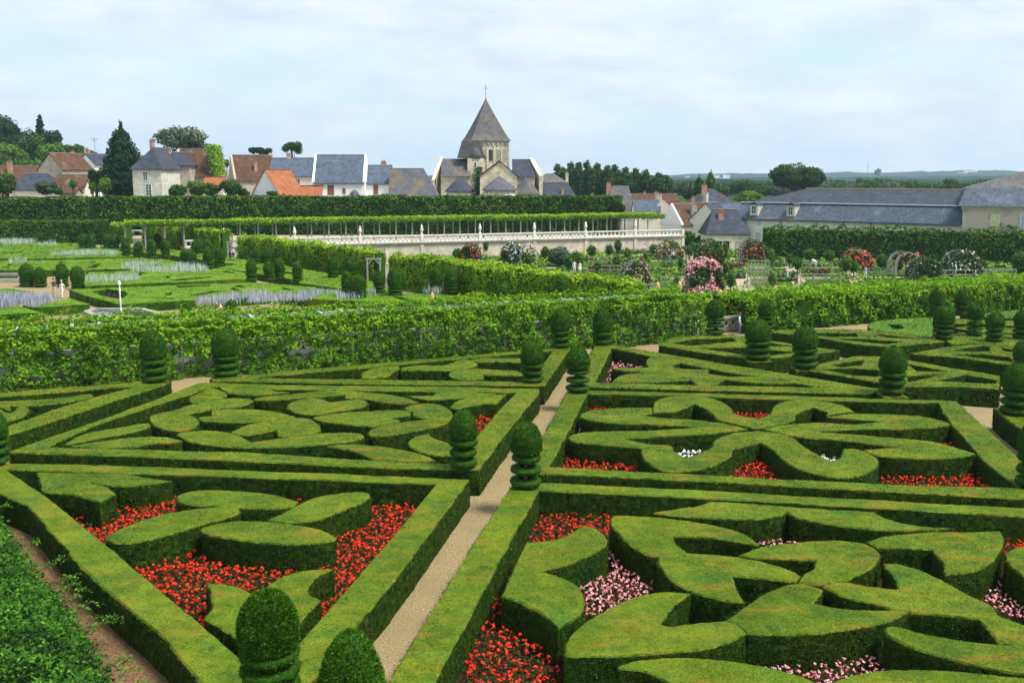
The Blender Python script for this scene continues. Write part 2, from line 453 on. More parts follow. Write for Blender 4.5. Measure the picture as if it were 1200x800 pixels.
slate = course_mat('slate', (0.046, 0.052, 0.075), (0.074, 0.083, 0.112), (0.035, 0.04, 0.05), 0.4, 0.22, rough=0.55)
slate_light = course_mat('slate_light', (0.075, 0.10, 0.15), (0.12, 0.15, 0.21), (0.06, 0.07, 0.085), 0.4, 0.24, rough=0.5)
slate_lichen = course_mat('slate_lichen', (0.095, 0.10, 0.12), (0.14, 0.145, 0.165), (0.06, 0.06, 0.07), 0.4, 0.24, c3=(0.23, 0.145, 0.06), s3=0.28, lo3=0.47, hi3=0.70)
slate_old = course_mat('slate_old', (0.105, 0.105, 0.11), (0.16, 0.155, 0.155), (0.07, 0.07, 0.07), 0.4, 0.24, c3=(0.15, 0.135, 0.10), s3=0.5, lo3=0.52, hi3=0.68)
slate_streak = rough_mat('streaked_slate', (0.040, 0.050, 0.072), (0.100, 0.122, 0.16), 1.6, rough=0.6, stretch=(2.2, 1, 0.12), c3=(0.13, 0.15, 0.18), s3=0.3)
tile_brown = course_mat('brown_tile', (0.10, 0.052, 0.034), (0.16, 0.088, 0.056), (0.05, 0.03, 0.02), 0.25, 0.2, c3=(0.16, 0.14, 0.10))
tile_orange = course_mat('orange_tile', (0.33, 0.12, 0.055), (0.41, 0.165, 0.08), (0.22, 0.08, 0.04), 0.3, 0.25)
brick = course_mat('chimney_brick', (0.42, 0.16, 0.08), (0.52, 0.22, 0.12), (0.42, 0.32, 0.25), 0.22, 0.08)
wood_grey = rough_mat('grey_wood', (0.22, 0.21, 0.19), (0.38, 0.36, 0.33), 8, stretch=(1, 1, 0.2))
wood_brown = flat_mat('brown_shutter', (0.22, 0.085, 0.045))
metal_slat = flat_mat('grey_slat', (0.34, 0.39, 0.43), rough=0.5)
glass_dark = flat_mat('window_glass', (0.05, 0.06, 0.07), rough=0.15, spec=0.8)
glass_pale = flat_mat('pale_pane', (0.42, 0.47, 0.55), rough=0.3)
glass_yellow = flat_mat('yellow_shutter', (0.60, 0.62, 0.22))
paint_white = flat_mat('white_paint', (0.78, 0.78, 0.75))
dark_inside = flat_mat('dark_opening', (0.035, 0.032, 0.03))
bark = rough_mat('bark', (0.05, 0.035, 0.025), (0.13, 0.1, 0.075), 6)
iron = flat_mat('dark_iron', (0.05, 0.05, 0.055), rough=0.5)
terracotta = flat_mat('ochre_stone', (0.48, 0.34, 0.17))
water_m = flat_mat('basin_water', (0.03, 0.05, 0.04), rough=0.08, spec=0.8)
spray = flat_mat('fountain_spray', (0.85, 0.87, 0.9), rough=0.3)
# ------------------------------------------------------------------ outlines and polygons
def spline(pts, spacing):
    """pts: list of (x, y, corner). closed Catmull-Rom, straight between two corners; resampled at spacing."""
    n = len(pts)
    P = [np.array(p[:2], float) for p in pts]; C = [p[2] for p in pts]
    out = []
    for i in range(n):
        j = (i + 1) % n
        a, b = P[i], P[j]
        if C[i] and C[j]:
            fn = lambda t: a + (b - a) * t
        else:
            p0 = P[i - 1] if not C[i] else a - (b - a)
            p3 = P[(j + 1) % n] if not C[j] else b + (b - a)
            m1 = (b - p0) / 2; m2 = (p3 - a) / 2
            L_ = np.linalg.norm(b - a)
            for m in (m1, m2):
                l = np.linalg.norm(m)
                if l > L_ * 1.1: m *= L_ * 1.1 / l
            fn = lambda t: (2*t**3-3*t**2+1)*a + (t**3-2*t**2+t)*m1 + (-2*t**3+3*t**2)*b + (t**3-t**2)*m2
        k = max(1, int(round(np.linalg.norm(b - a) * 1.05 / spacing)))
        for s in range(k):
            out.append(fn(s / k))
    return np.array(out)
def inside(poly, X):
    """points X (n,2) inside polygon (m,2)"""
    x, y = X[:, 0], X[:, 1]
    c = np.zeros(len(X), bool)
    m = len(poly)
    x1, y1 = poly[:, 0], poly[:, 1]
    x2, y2 = np.roll(x1, -1), np.roll(y1, -1)
    for i in range(m):
        if y1[i] == y2[i]: continue
        k = ((y1[i] > y) != (y2[i] > y)) & (x < (x2[i] - x1[i]) * (y - y1[i]) / (y2[i] - y1[i]) + x1[i])
        c ^= k
    return c
def area(poly):
    x, y = poly[:, 0], poly[:, 1]
    return 0.5 * np.sum(x * np.roll(y, -1) - np.roll(x, -1) * y)
def normals2(poly):       # outward, for ccw polygon
    d = np.roll(poly, -1, 0) - poly
    d /= np.maximum(np.linalg.norm(d, axis=1, keepdims=True), 1e-9)
    n = np.stack([d[:, 1], -d[:, 0]], 1)
    v = n + np.roll(n, 1, 0)
    l = np.linalg.norm(v, axis=1, keepdims=True)
    v = v / np.maximum(l, 0.3)
    return v
def leaf_quads(C, Nn, size, rng, aspect=0.62, spread=0.9, up=0.0):
    """diamond-shaped leaves: centres C, surface normals Nn, sizes -> verts, quads"""
    n = len(C)
    d = rng.normal(size=(n, 3)) * spread + Nn
    d[:, 2] += up
    d /= np.linalg.norm(d, axis=1, keepdims=True)
    a = rng.normal(size=(n, 3))
    u = np.cross(d, a); u /= np.maximum(np.linalg.norm(u, axis=1, keepdims=True), 1e-6)
    v = np.cross(d, u)
    s = (np.asarray(size) * rng.uniform(0.65, 1.25, n))[:, None]
    V = np.stack([C - u * s * .5, C + v * s * aspect * .5 + d * s * .08, C + u * s * .5, C - v * s * aspect * .5 + d * s * .08], 1)
    return V.reshape(-1, 3), np.arange(4 * n).reshape(n, 4)
def leaf_tris(C, Nn, size, rng, spread=0.7):
    n = len(C)
    d = rng.normal(size=(n, 3)) * spread + Nn
    d /= np.linalg.norm(d, axis=1, keepdims=True)
    a = rng.normal(size=(n, 3))
    u = np.cross(d, a); u /= np.maximum(np.linalg.norm(u, axis=1, keepdims=True), 1e-6)
    v = np.cross(d, u)
    s = (np.asarray(size) * rng.uniform(0.6, 1.3, n))[:, None]
    V = np.stack([C - u * s * .5, C + u * s * .5, C + v * s * .75 + d * s * .25], 1)
    return V.reshape(-1, 3), np.arange(3 * n).reshape(n, 3)

HEDGE_POLYS = []
HH = 1.0
def hedge_mesh(name, outer, holes=(), h=HH, mat=None, amp=1.0, z0=0.0, leaf=1.0, res=1.0, topamp=1.0, tone_top=0.66, tone_side=0.22):  # tops light, sides dark: leaf self-shadow put into the tone, besides older leaves
    rng = np.random.default_rng(abs(hash(round(float(outer[0][0]), 3))) % 2**31)
    loops = [outer] + list(holes)
    cen = outer.mean(0)
    dist = max(14.0, np.linalg.norm(cen) )
    s = float(np.clip(dist * 0.0030, 0.06, 0.5)) * res
    V = []; Q = []; T = []; toneQ = []; toneT = []; vb = 0
    cv = []; ce = []; rings = []
    side_area = 0
    LC = []; LN = []; LS = []; LT = []
    for li, lp in enumerate(loops):
        if (area(lp) > 0) != (li == 0): lp = lp[::-1]
        nrm = normals2(lp)
        n = len(lp)
        rr = min(0.05, s * 0.8)
        rows = max(3, int(round((h) / (s * 1.3))))
        zs = np.concatenate([[h - rr * 0.9], np.linspace(h - rr - (h / rows) * .5, 0, rows)])
        # keep the vertical spacing sane
        P = np.zeros((len(zs), n, 3))
        for r_, z in enumerate(zs):
            P[r_, :, :2] = lp; P[r_, :, 2] = z0 + z
        flat = P.reshape(-1, 3)
        dsp = amp * (0.030 * vnoise(flat, 1.3, 1) + 0.022 * vnoise(flat, 6, 2) + 0.014 * vnoise(flat, 19, 3)) - 0.01
        dn = np.tile(nrm, (len(zs), 1))
        flat[:, :2] += dn * dsp[:, None]
        V.append(flat)
        idx = vb + np.arange(len(zs) * n).reshape(len(zs), n)
        a = idx[:-1]; b = idx[1:]
        q = np.stack([np.roll(b, -1, 1), np.roll(a, -1, 1), a, b], -1).reshape(-1, 4)[:, ::-1]
        Q.append(q)
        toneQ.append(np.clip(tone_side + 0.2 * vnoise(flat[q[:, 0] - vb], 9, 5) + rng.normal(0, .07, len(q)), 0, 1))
        top_idx = idx[0]
        vb += len(flat)
        # inset ring at full height
        ins = lp - nrm * rr
        tz = np.c_[ins, np.full(n, z0 + h)]
        rings.append((ins, top_idx))
        # side leaves
        seg = np.linalg.norm(np.roll(lp, -1, 0) - lp, axis=1)
        A_ = seg.sum() * h
        ls = float(np.clip(dist * 0.00135, 0.028, 0.2))
        cnt = int(leaf * A_ * 0.55 / (ls * ls * 0.5) )
        cnt = min(cnt, 14000)
        if cnt > 0:
            cum = np.cumsum(seg) / seg.sum()
            k = np.searchsorted(cum, rng.uniform(0, 1, cnt)); k = np.minimum(k, n - 1)
            t_ = rng.uniform(0, 1, cnt)[:, None]
            pp = lp[k] * (1 - t_) + np.roll(lp, -1, 0)[k] * t_
            zz = rng.uniform(0.03, 1.0, cnt) * h
            nn = np.c_[nrm[k], np.full(cnt, 0.25)]
            c3 = np.c_[pp, z0 + zz]
            dd = amp * (0.030 * vnoise(c3, 1.3, 1) + 0.022 * vnoise(c3, 6, 2)) + rng.uniform(-.005, .018, cnt)
            c3[:, :2] += nrm[k] * dd[:, None]
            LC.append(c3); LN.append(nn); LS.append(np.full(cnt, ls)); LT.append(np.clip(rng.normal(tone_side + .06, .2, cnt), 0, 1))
    # top: constrained triangulation with interior points
    outer_cc = outer if area(outer) > 0 else outer[::-1]
    mn, mx_ = outer.min(0), outer.max(0)
    st = s * 1.25
    gx, gy = np.meshgrid(np.arange(mn[0], mx_[0], st), np.arange(mn[1], mx_[1], st))
    G = np.stack([gx.ravel(), gy.ravel()], 1) + rng.uniform(-.3, .3, (gx.size, 2)) * st
    ok = inside(outer_cc, G)
    for hl in holes: ok &= ~inside(hl, G)
    G = G[ok]
    if len(G):
        allr = np.concatenate([r[0] for r in rings])
        keep = np.ones(len(G), bool)
        for i0 in range(0, len(G), 2000):
            g = G[i0:i0 + 2000]
            dmin = ((g[:, None, :] - allr[None, :, :]) ** 2).sum(-1).min(1)
            keep[i0:i0 + 2000] = dmin > (st * .55) ** 2
        # and not outside the inset ring
        keep &= inside(rings[0][0], G)
        G = G[keep]
    verts = []; edges = []; b0 = 0
    for ins, _ in rings:
        n = len(ins)
        verts += [Vector((float(p[0]), float(p[1]))) for p in ins]
        edges += [(b0 + i, b0 + (i + 1) % n) for i in range(n)]
        b0 += n
    nring = b0
    verts += [Vector((float(p[0]), float(p[1]))) for p in G]
    rv, re_, rf, ov, oe, of = delaunay_2d_cdt(verts, edges, [], 0, 1e-5)
    rv = np.array([[v.x, v.y] for v in rv]); rf = np.array([f for f in rf if len(f) == 3])
    cc = rv[rf].mean(1)
    ok = inside(rings[0][0], cc)
    for ins, _ in rings[1:]: ok &= ~inside(ins, cc)
    rf = rf[ok]
    def topz(p2):
        p3 = np.c_[p2, np.full(len(p2), z0 + h)]
        return z0 + h + topamp * (0.022 * vnoise(p3, 0.9, 11) + 0.016 * vnoise(p3, 5, 12) + 0.008 * vnoise(p3, 18, 13))
    TV = np.c_[rv, topz(rv)]
    a_ = TV[rf]
    cr = np.cross(a_[:, 1] - a_[:, 0], a_[:, 2] - a_[:, 0])[:, 2]
    rf[cr < 0] = rf[cr < 0][:, ::-1]
    V.append(TV); T.append(rf + vb)
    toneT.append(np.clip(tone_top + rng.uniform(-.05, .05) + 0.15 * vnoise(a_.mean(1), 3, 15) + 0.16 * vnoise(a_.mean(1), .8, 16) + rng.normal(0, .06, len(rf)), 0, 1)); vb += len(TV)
    for ins, top_idx in rings:
        n = len(ins)
        V.append(np.c_[ins, topz(ins)])
        ii = vb + np.arange(n)
        q = np.stack([top_idx, np.roll(top_idx, -1), np.roll(ii, -1), ii], -1)
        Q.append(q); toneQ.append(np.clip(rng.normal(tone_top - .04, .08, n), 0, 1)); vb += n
    # top leaves
    A_ = abs(area(outer)) - sum(abs(area(x)) for x in holes)
    ls = float(np.clip(dist * 0.0012, 0.026, 0.2))
    cnt = min(int(leaf * A_ * 0.22 / (ls * ls * .5)), 9000)
    if cnt > 0 and len(rf):
        pr = np.abs(cr) / np.abs(cr).sum()
        k = rng.choice(len(rf), cnt, p=pr)
        w = rng.dirichlet((1, 1, 1), cnt)
        c3 = (TV[rf][k] * w[:, :, None]).sum(1); c3[:, 2] += rng.uniform(-.004, .012, cnt)
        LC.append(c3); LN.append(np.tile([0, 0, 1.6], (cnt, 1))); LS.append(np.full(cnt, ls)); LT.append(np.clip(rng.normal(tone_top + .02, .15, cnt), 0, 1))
    if LC:
        lv, lt = leaf_tris(np.concatenate(LC), np.concatenate(LN), np.concatenate(LS), rng)
        V.append(lv); T.append(lt + vb); toneT.append(np.concatenate(LT)); vb += len(lv)
    V = np.concatenate(V); Q = np.concatenate(Q); T = np.concatenate(T)
    tone = np.concatenate([np.concatenate(toneQ), np.concatenate(toneT)])
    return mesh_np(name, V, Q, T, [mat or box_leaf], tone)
def world_poly(pts, z, spacing=None):
    W = [(*at(x, y, z)[:2], c) for x, y, c in pts]
    c = np.array([w[:2] for w in W])
    if spacing is None:
        spacing = float(np.clip(np.linalg.norm(c.mean(0)) * 0.0042, 0.09, 0.6))
    return spline(W, spacing)
HEDGE_COUNT = 0
def hedge(s, x0, y0, label, holes=(), sc=4.0, h=HH, name='box_hedge', mat=None, z0=0.0, group='clipped box hedges of the love garden', spacing=None, **kw):
    global HEDGE_COUNT
    outer = world_poly(parse(s, x0, y0, sc), z0 + h, spacing)
    hs_ = [world_poly(parse(q, x0, y0, sc), z0 + h, spacing) for q in holes]
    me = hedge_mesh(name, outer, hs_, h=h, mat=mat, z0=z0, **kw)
    c = outer.mean(0)
    me.transform(Matrix.Translation((-c[0], -c[1], -z0)))
    o = link(name, me, loc=(c[0], c[1], z0))
    tag(o, label, 'hedge', group)
    HEDGE_POLYS.append((outer, hs_))
    HEDGE_COUNT += 1
    return o

# ------------------------------------------------------------------ loose foliage volumes
def foliage_mesh(name, C, Nn, size, mat, rng=RNG, tone=None, core=None, aspect=0.7, spread=0.8, up=0.3, extra_mats=None):
    V, Q = leaf_quads(C, Nn, size, rng, aspect, spread, up)
    if tone is None: tone = np.clip(rng.normal(.5, .22, len(C)), 0, 1)
    mats = [mat]
    if core is not None:
        cv, cq, ct = core
        Q = np.concatenate([Q, cq + len(V)]); V = np.concatenate([V, cv]); tone = np.concatenate([tone, ct])
    return mesh_np(name, V, Q, None, mats, tone)
def wall_foliage(A, B, thick, z0, z1, size, cover=2.2, ztop_amp=0.25, rng=RNG, gaps=None, bulge=0.12, core=True, tuft=1.0, cell=1.4):
    """leafy wall between ground points A and B. returns (C, N, tone, core)"""
    A = np.array(A[:2], float); B = np.array(B[:2], float)
    L_ = np.linalg.norm(B - A); d = (B - A) / L_; n = np.array([d[1], -d[0]])
    if n[1] > 0: n = -n            # n faces the camera side
    H = z1 - z0
    cnt = int(cover * (L_ * H * 2 + L_ * thick * 1.5) / (size * size * .45))
    u = rng.uniform(0, L_, cnt); face = rng.uniform(0, 1, cnt)
    pf = L_ * H / (L_ * H * 1.6 + L_ * thick * 1.5)
    v = rng.uniform(0, 1, cnt); w = rng.uniform(-.5, .5, cnt)
    front = face < pf * 1.0; back = (face >= pf) & (face < pf * 1.6); top = ~(front | back)
    w[front] = -0.5; w[back] = 0.5; v[top] = 1.0
    ty = v.copy()
    P2 = np.c_[u, v * H, w * 3]
    b = bulge * (vnoise(P2, 1 / cell, 3) + 1.0 * vnoise(P2, 2.6 / cell, 4)) + rng.normal(0, .05, cnt)
    ww = w * thick + np.where(front, -b, np.where(back, b, 0))
    zz = z0 + v * H + np.where(top, ztop_amp * (vnoise(P2, 1.1 / cell, 7) + .7 * vnoise(P2, 3 / cell, 8)) + np.abs(rng.normal(0, .10 * tuft, cnt)), 0)
    zz = np.where(front | back, np.minimum(zz, z1 + ztop_amp * vnoise(np.c_[u, u * 0, u * 0], 1.1 / cell, 7)), zz)
    C = np.zeros((cnt, 3)); C[:, :2] = A + u[:, None] * d - ww[:, None] * n
    C[:, 2] = zz
    Nn = np.zeros((cnt, 3)); Nn[front, :2] = n; Nn[back, :2] = -n; Nn[top, 2] = 1.0
    Nn[:, 2] += .25
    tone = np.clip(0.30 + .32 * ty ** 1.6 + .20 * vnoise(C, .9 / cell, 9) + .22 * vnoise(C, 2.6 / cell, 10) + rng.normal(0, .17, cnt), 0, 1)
    keep = np.ones(cnt, bool)
    if gaps is not None:
        keep = gaps(u, C[:, 2] - z0, front, rng)
    C, Nn, tone = C[keep], Nn[keep], tone[keep]
    co = None
    if core:
        nu = max(2, int(L_ / .6)); nv = max(3, int(H / .5))
        uu, vv = np.meshgrid(np.linspace(0, L_, nu), np.linspace(0, 1, nv), indexing='ij')
        vs = []; qs = []
        off = 0
        for sgn in (-1, 1):
            w_ = sgn * thick * .32 + .06 * vnoise(np.c_[uu.ravel(), vv.ravel() * H, uu.ravel() * 0], 1.2, 5)
            p = np.zeros((nu * nv, 3)); p[:, :2] = A + uu.ravel()[:, None] * d - w_[:, None] * n
            p[:, 2] = z0 + vv.ravel() * (H - .12)
            vs.append(p)
            id_ = off + np.arange(nu * nv).reshape(nu, nv)
            q = np.stack([id_[:-1, :-1], id_[1:, :-1], id_[1:, 1:], id_[:-1, 1:]], -1).reshape(-1, 4)
            qs.append(q); off += nu * nv
        id0 = np.arange(nu * nv).reshape(nu, nv)[:, -1]; id1 = id0 + nu * nv
        qs.append(np.stack([id0[:-1], id0[1:], id1[1:], id1[:-1]], -1))
        for e in (0, -1):
            ia = np.arange(nu * nv).reshape(nu, nv)[e]; ib = ia + nu * nv
            qs.append(np.stack([ia[:-1], ia[1:], ib[1:], ib[:-1]], -1))
        cv = np.concatenate(vs); cq = np.concatenate(qs)
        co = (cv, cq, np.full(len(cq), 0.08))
    return C, Nn, tone, co
def ball_points(c, r, n, rng, flat_bottom=False, shell=0.75, lump=0.18, seed=0):
    """points through an ellipsoid crown, denser to the outside, with lumps"""
    d = rng.normal(size=(n, 3)); d /= np.linalg.norm(d, axis=1, keepdims=True)
    rad = shell + (1 - shell) * rng.uniform(0, 1, n) ** .7
    rad *= 1 + lump * vnoise(d * 1.0 + seed * 7.3, 2.2, seed) + lump * .6 * vnoise(d + seed * 3.1, 5, seed + 1)
    P = d * rad[:, None] * np.array(r) + np.array(c)
    return P, d
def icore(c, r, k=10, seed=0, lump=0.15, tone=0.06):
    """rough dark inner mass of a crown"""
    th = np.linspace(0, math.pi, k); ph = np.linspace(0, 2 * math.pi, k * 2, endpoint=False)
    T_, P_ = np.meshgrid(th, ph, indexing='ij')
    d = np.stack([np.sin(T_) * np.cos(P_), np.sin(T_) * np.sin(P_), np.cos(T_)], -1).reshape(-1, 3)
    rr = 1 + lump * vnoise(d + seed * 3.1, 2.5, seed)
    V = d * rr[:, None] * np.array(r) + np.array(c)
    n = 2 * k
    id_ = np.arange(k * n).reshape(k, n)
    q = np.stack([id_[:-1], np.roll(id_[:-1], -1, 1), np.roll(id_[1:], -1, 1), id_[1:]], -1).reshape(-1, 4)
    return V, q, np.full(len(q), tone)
def merge_core(cs):
    V = []; Q = []; T = []; b = 0
    for v, q, t in cs:
        V.append(v); Q.append(q + b); T.append(t); b += len(v)
    return np.concatenate(V), np.concatenate(Q), np.concatenate(T)
def tree(name, base, blobs, trunk_r, leaf_size, mat, label, cat='tree', group=None, dens=1.0, core=0.72, seed=0, limbs=True, kind=None, tonelo=.5):
    """blobs: list of (dx, dy, z, rx, ry, rz) relative to base. > crown, trunk"""
    rng = np.random.default_rng(seed + 11)
    root = empty(name, base, 0, label, cat, group)
    C = []; Nn = []; cs = []
    top = max(b[2] for b in blobs)
    zlo = min(b[2] - b[5] for b in blobs); zhi = max(b[2] + b[5] for b in blobs)
    for i, (dx, dy, z, rx, ry, rz) in enumerate(blobs):
        ar = 4 * math.pi * ((rx * ry) ** 1.6 / 3 + (rx * rz) ** 1.6 / 3 + (ry * rz) ** 1.6 / 3) ** (1 / 1.6)
        n = int(dens * 1.5 * ar / (leaf_size ** 2 * .5))
        p, d = ball_points((dx, dy, z), (rx, ry, rz), n, rng, seed=seed + i)
        C.append(p); Nn.append(d)
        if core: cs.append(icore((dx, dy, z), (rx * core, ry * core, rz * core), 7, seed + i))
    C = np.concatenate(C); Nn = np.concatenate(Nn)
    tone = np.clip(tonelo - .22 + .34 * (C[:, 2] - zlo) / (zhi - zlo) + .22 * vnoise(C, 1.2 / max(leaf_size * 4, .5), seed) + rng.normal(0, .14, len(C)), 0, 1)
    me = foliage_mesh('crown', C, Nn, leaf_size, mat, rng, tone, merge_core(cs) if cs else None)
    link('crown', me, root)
    if trunk_r:
        mb = MB()
        zt = blobs[0][2]
        mb.tube([(0, 0, -.1), (trunk_r * .3, 0, zt * .5), (0, 0, zt)], [trunk_r * 1.25, trunk_r * .9, trunk_r * .45], 7)
        if limbs:
            for dx, dy, z, rx, ry, rz in blobs[1:7]:
                mb.tube([(0, 0, zt * .55), (dx * .5, dy * .5, (zt * .55 + z) / 2), (dx, dy, z)], [trunk_r * .5, trunk_r * .35, trunk_r * .15], 5)
        mb.build('trunk', bark, root)
    return root
def copy_tree(o, parent=None):
    c = o.copy(); COL.objects.link(c)
    if parent is not None: c.parent = parent
    for ch in list(o.children): copy_tree(ch, c)
    return c

# ------------------------------------------------------------------ topiary yews
def yew_part(name, prof, parent, nseg, leaf, nleaf, rng, seed=0, tone=.46, top_tip=False):
    """prof: (r, z) bottom to top"""
    prof = np.array(prof)
    k = nseg
    ph = np.linspace(0, 2 * math.pi, k, endpoint=False)
    V = np.zeros((len(prof), k, 3))
    V[:, :, 0] = prof[:, :1] * np.cos(ph); V[:, :, 1] = prof[:, :1] * np.sin(ph); V[:, :, 2] = prof[:, 1:2]
    F_ = V.reshape(-1, 3)
    rr = np.linalg.norm(F_[:, :2], axis=1, keepdims=True)
    dn = F_[:, :2] / np.maximum(rr, .05)
    F_[:, :2] += dn * (.022 * vnoise(F_ + seed, 6, seed) + .014 * vnoise(F_ + seed, 20, seed + 1))[:, None] * np.minimum(1, rr / .2)
    id_ = np.arange(len(prof) * k).reshape(len(prof), k)
    q = np.stack([id_[:-1], np.roll(id_[:-1], -1, 1), np.roll(id_[1:], -1, 1), id_[1:]], -1).reshape(-1, 4)
    tq = np.clip(tone - .2 + rng.normal(0, .08, len(q)), 0, 1)
    # needles
    dl = np.linalg.norm(np.diff(prof, axis=0), axis=1)
    w = dl * (prof[:-1, 0] + prof[1:, 0]); w = w / w.sum()
    s = rng.choice(len(dl), nleaf, p=w); t = rng.uniform(0, 1, nleaf)
    r = prof[s, 0] * (1 - t) + prof[s + 1, 0] * t; z = prof[s, 1] * (1 - t) + prof[s + 1, 1] * t
    a = rng.uniform(0, 2 * math.pi, nleaf)
    C = np.c_[r * np.cos(a), r * np.sin(a), z]
    dr = prof[s + 1] - prof[s]
    nn = np.c_[np.cos(a) * dr[:, 1], np.sin(a) * dr[:, 1], -dr[:, 0]]
    nn /= np.maximum(np.linalg.norm(nn, axis=1, keepdims=True), 1e-6)
    C += nn * (.02 * vnoise(C + seed, 6, seed))[:, None]
    # shoots point outward: long thin triangles
    d = nn + rng.normal(size=(nleaf, 3)) * .42; d[:, 2] += .35
    d /= np.linalg.norm(d, axis=1, keepdims=True)
    u = np.cross(d, rng.normal(size=(nleaf, 3))); u /= np.maximum(np.linalg.norm(u, axis=1, keepdims=True), 1e-6)
    ln = (leaf * rng.uniform(.5, 1.3, nleaf))[:, None]
    P = np.stack([C - u * ln * .22 - nn * .01, C + u * ln * .22 - nn * .01, C + d * ln], 1).reshape(-1, 3)
    tt = np.arange(3 * nleaf).reshape(-1, 3) + len(F_)
    tl = np.clip(tone + .12 * vnoise(C, 3, seed) + rng.normal(0, .27, nleaf), 0, 1)
    me = mesh_np(name, np.concatenate([F_, P]), q, tt, [yew_leaf], np.concatenate([tq, tl]), smooth=False)
    return link(name, me, parent)
def dome_prof(r, z0, z1, peak=.0, n=14, sq=2.35):
    pts = [(r * .4, z0), (r * .94, z0 + .012 * (z1 - z0)), (r, z0 + .05 * (z1 - z0))]
    for i in range(n + 1):
        t = i / n
        z = z0 + (z1 - z0) * (.08 + .92 * t)
        x = max(0.0, 1 - t ** sq) ** (1 / (2.1 - peak))
        pts.append((max(r * x * (1 + .03 * math.sin(t * 3)), .01), z))
    return pts
def disc_prof(r, z0, z1, n=8):
    zc, h = (z0 + z1) / 2, (z1 - z0) / 2
    return [(r * .45, z0)] + [(r * (.45 + .55 * math.cos(a) ** .6), zc + h * math.sin(a)) for a in np.linspace(-1.45, 1.45, n)] + [(r * .42, z1)]
def topiary(label, px, pb, pt, wpx, zb=HH, style=0, tiers=3, dome=.56, detail=1.0, group='clipped yew topiaries', src=None, gapf=.12):
    c = at(px, pb, zb)
    Y = c[1]
    k = ppm(Y, zb)
    w = wpx / k
    Ht = atY(px, pt, Y)[2] - zb
    root = empty('yew_topiary', (c[0], c[1], zb), 0, label, 'topiary', group)
    rng = np.random.default_rng(int(px * 31 + pb))
    root.rotation_euler = (rng.normal(0, .018), rng.normal(0, .022), rng.uniform(0, 6))
    r = w / 2
    ls = max(.060, 1.7 / k)
    nl = int(min(26000, (wpx * (pb - pt)) * 3.2 * detail + 300))
    nseg = int(np.clip(wpx * .9, 12, 48))
    zd = Ht * (1 - dome)
    yew_part('crown', dome_prof(r * 1.0, zd, Ht, peak=.35 * (style == 1) + rng.uniform(-.12, .3), n=max(6, int(14 * min(1, wpx / 20)))), root, nseg, ls, int(nl * .6), rng, seed=int(px) % 97)
    if tiers:
        th = zd / tiers
        for i in range(tiers):
            z0 = i * th
            rr = r * (1.0 if style != 3 else (1.04 - .04 * i)) * rng.uniform(.99, 1.05)
            yew_part('tier', disc_prof(rr, z0 + th * gapf * .5, z0 + th * (1 - gapf * .5)), root, nseg, ls * .8, int(nl * .42 / tiers), rng, seed=i + int(px) % 31)
        MB().tube([(0, 0, -zb), (0, 0, zd + .1)], [r * .16, r * .12], 6).build('trunk', bark, root)
    return root
# ================================================================== THE SETTING: ground sheets
def sheet(name, pts, z, mat, kind='structure', thick=0.0):
    mb = MB()
    P = [(float(p[0]), float(p[1]), z) for p in pts]
    if thick: mb.prism(P, (0, 0, -thick))
    else: mb.add(P, [list(range(len(P)))])
    o = mb.build(name, mat)
    tag(o, kind=kind)
    return o
sheet('ground', [(-5000, -250), (5000, -250), (5000, 5300), (-5000, 5300)], -1.6, field)
KZ = -1.5     # kitchen garden level
TZ = 0.9      # terrace level
t1a, t1b = at(-60, 463.5), at(832, 398)
t2a, t2b = at(872, 391), at(1290, 356)
# garden platform (level 0), retained above the kitchen garden
plat = [(-140, -15), (90, -15), at(1420, 352)[:2], at(868, 389)[:2] + np.array([0, 5.5]), at(838, 392)[:2] + np.array([0, 6]), at(748, 383)[:2], at(455, 334)[:2], at(275, 304)[:2], at(140, 283)[:2], at(-80, 262, 0)[:2]]
sheet('garden_ground', plat, 0.0, gravel, thick=2.2)
sheet('kitchen_garden_ground', [at(-100, 295, KZ)[:2], at(-100, 425, KZ)[:2], at(700, 400, KZ)[:2], at(1420, 400, KZ)[:2], (150, 200), (20, 200)], KZ, lawn)
bp = [at(x, y)[:2] for x, y in [(-60, 520), (10, 575), (60, 640), (120, 710), (215, 820), (330, 960), (120, 1100), (-260, 800), (-200, 560)]]
sheet('brown_path', bp, 0.004, brown_path_mat)

# soil beds inside the box frames
def bed(name, pts, z=0.008):
    return sheet(name, [at(x, y)[:2] for x, y in pts], z, soil)
bedA = [(-12, 583), (530, 600), (322, 880)]
bed('soil_bed', [(-6, 572), (535, 590), (500, 640), (310, 872), (270, 850)])
bed('soil_bed', [(70, 552), (545, 560), (620, 485), (250, 478)])
bed('soil_bed', [(700, 484), (1108, 492), (1200, 592), (640, 572)])
bed('soil_bed', [(625, 600), (1330, 645), (1400, 1000), (500, 1000), (480, 880)])
bed('soil_bed', [(720, 425), (1000, 468), (690, 465)])
bed('soil_bed', [(310, 456), (640, 430), (615, 462)])

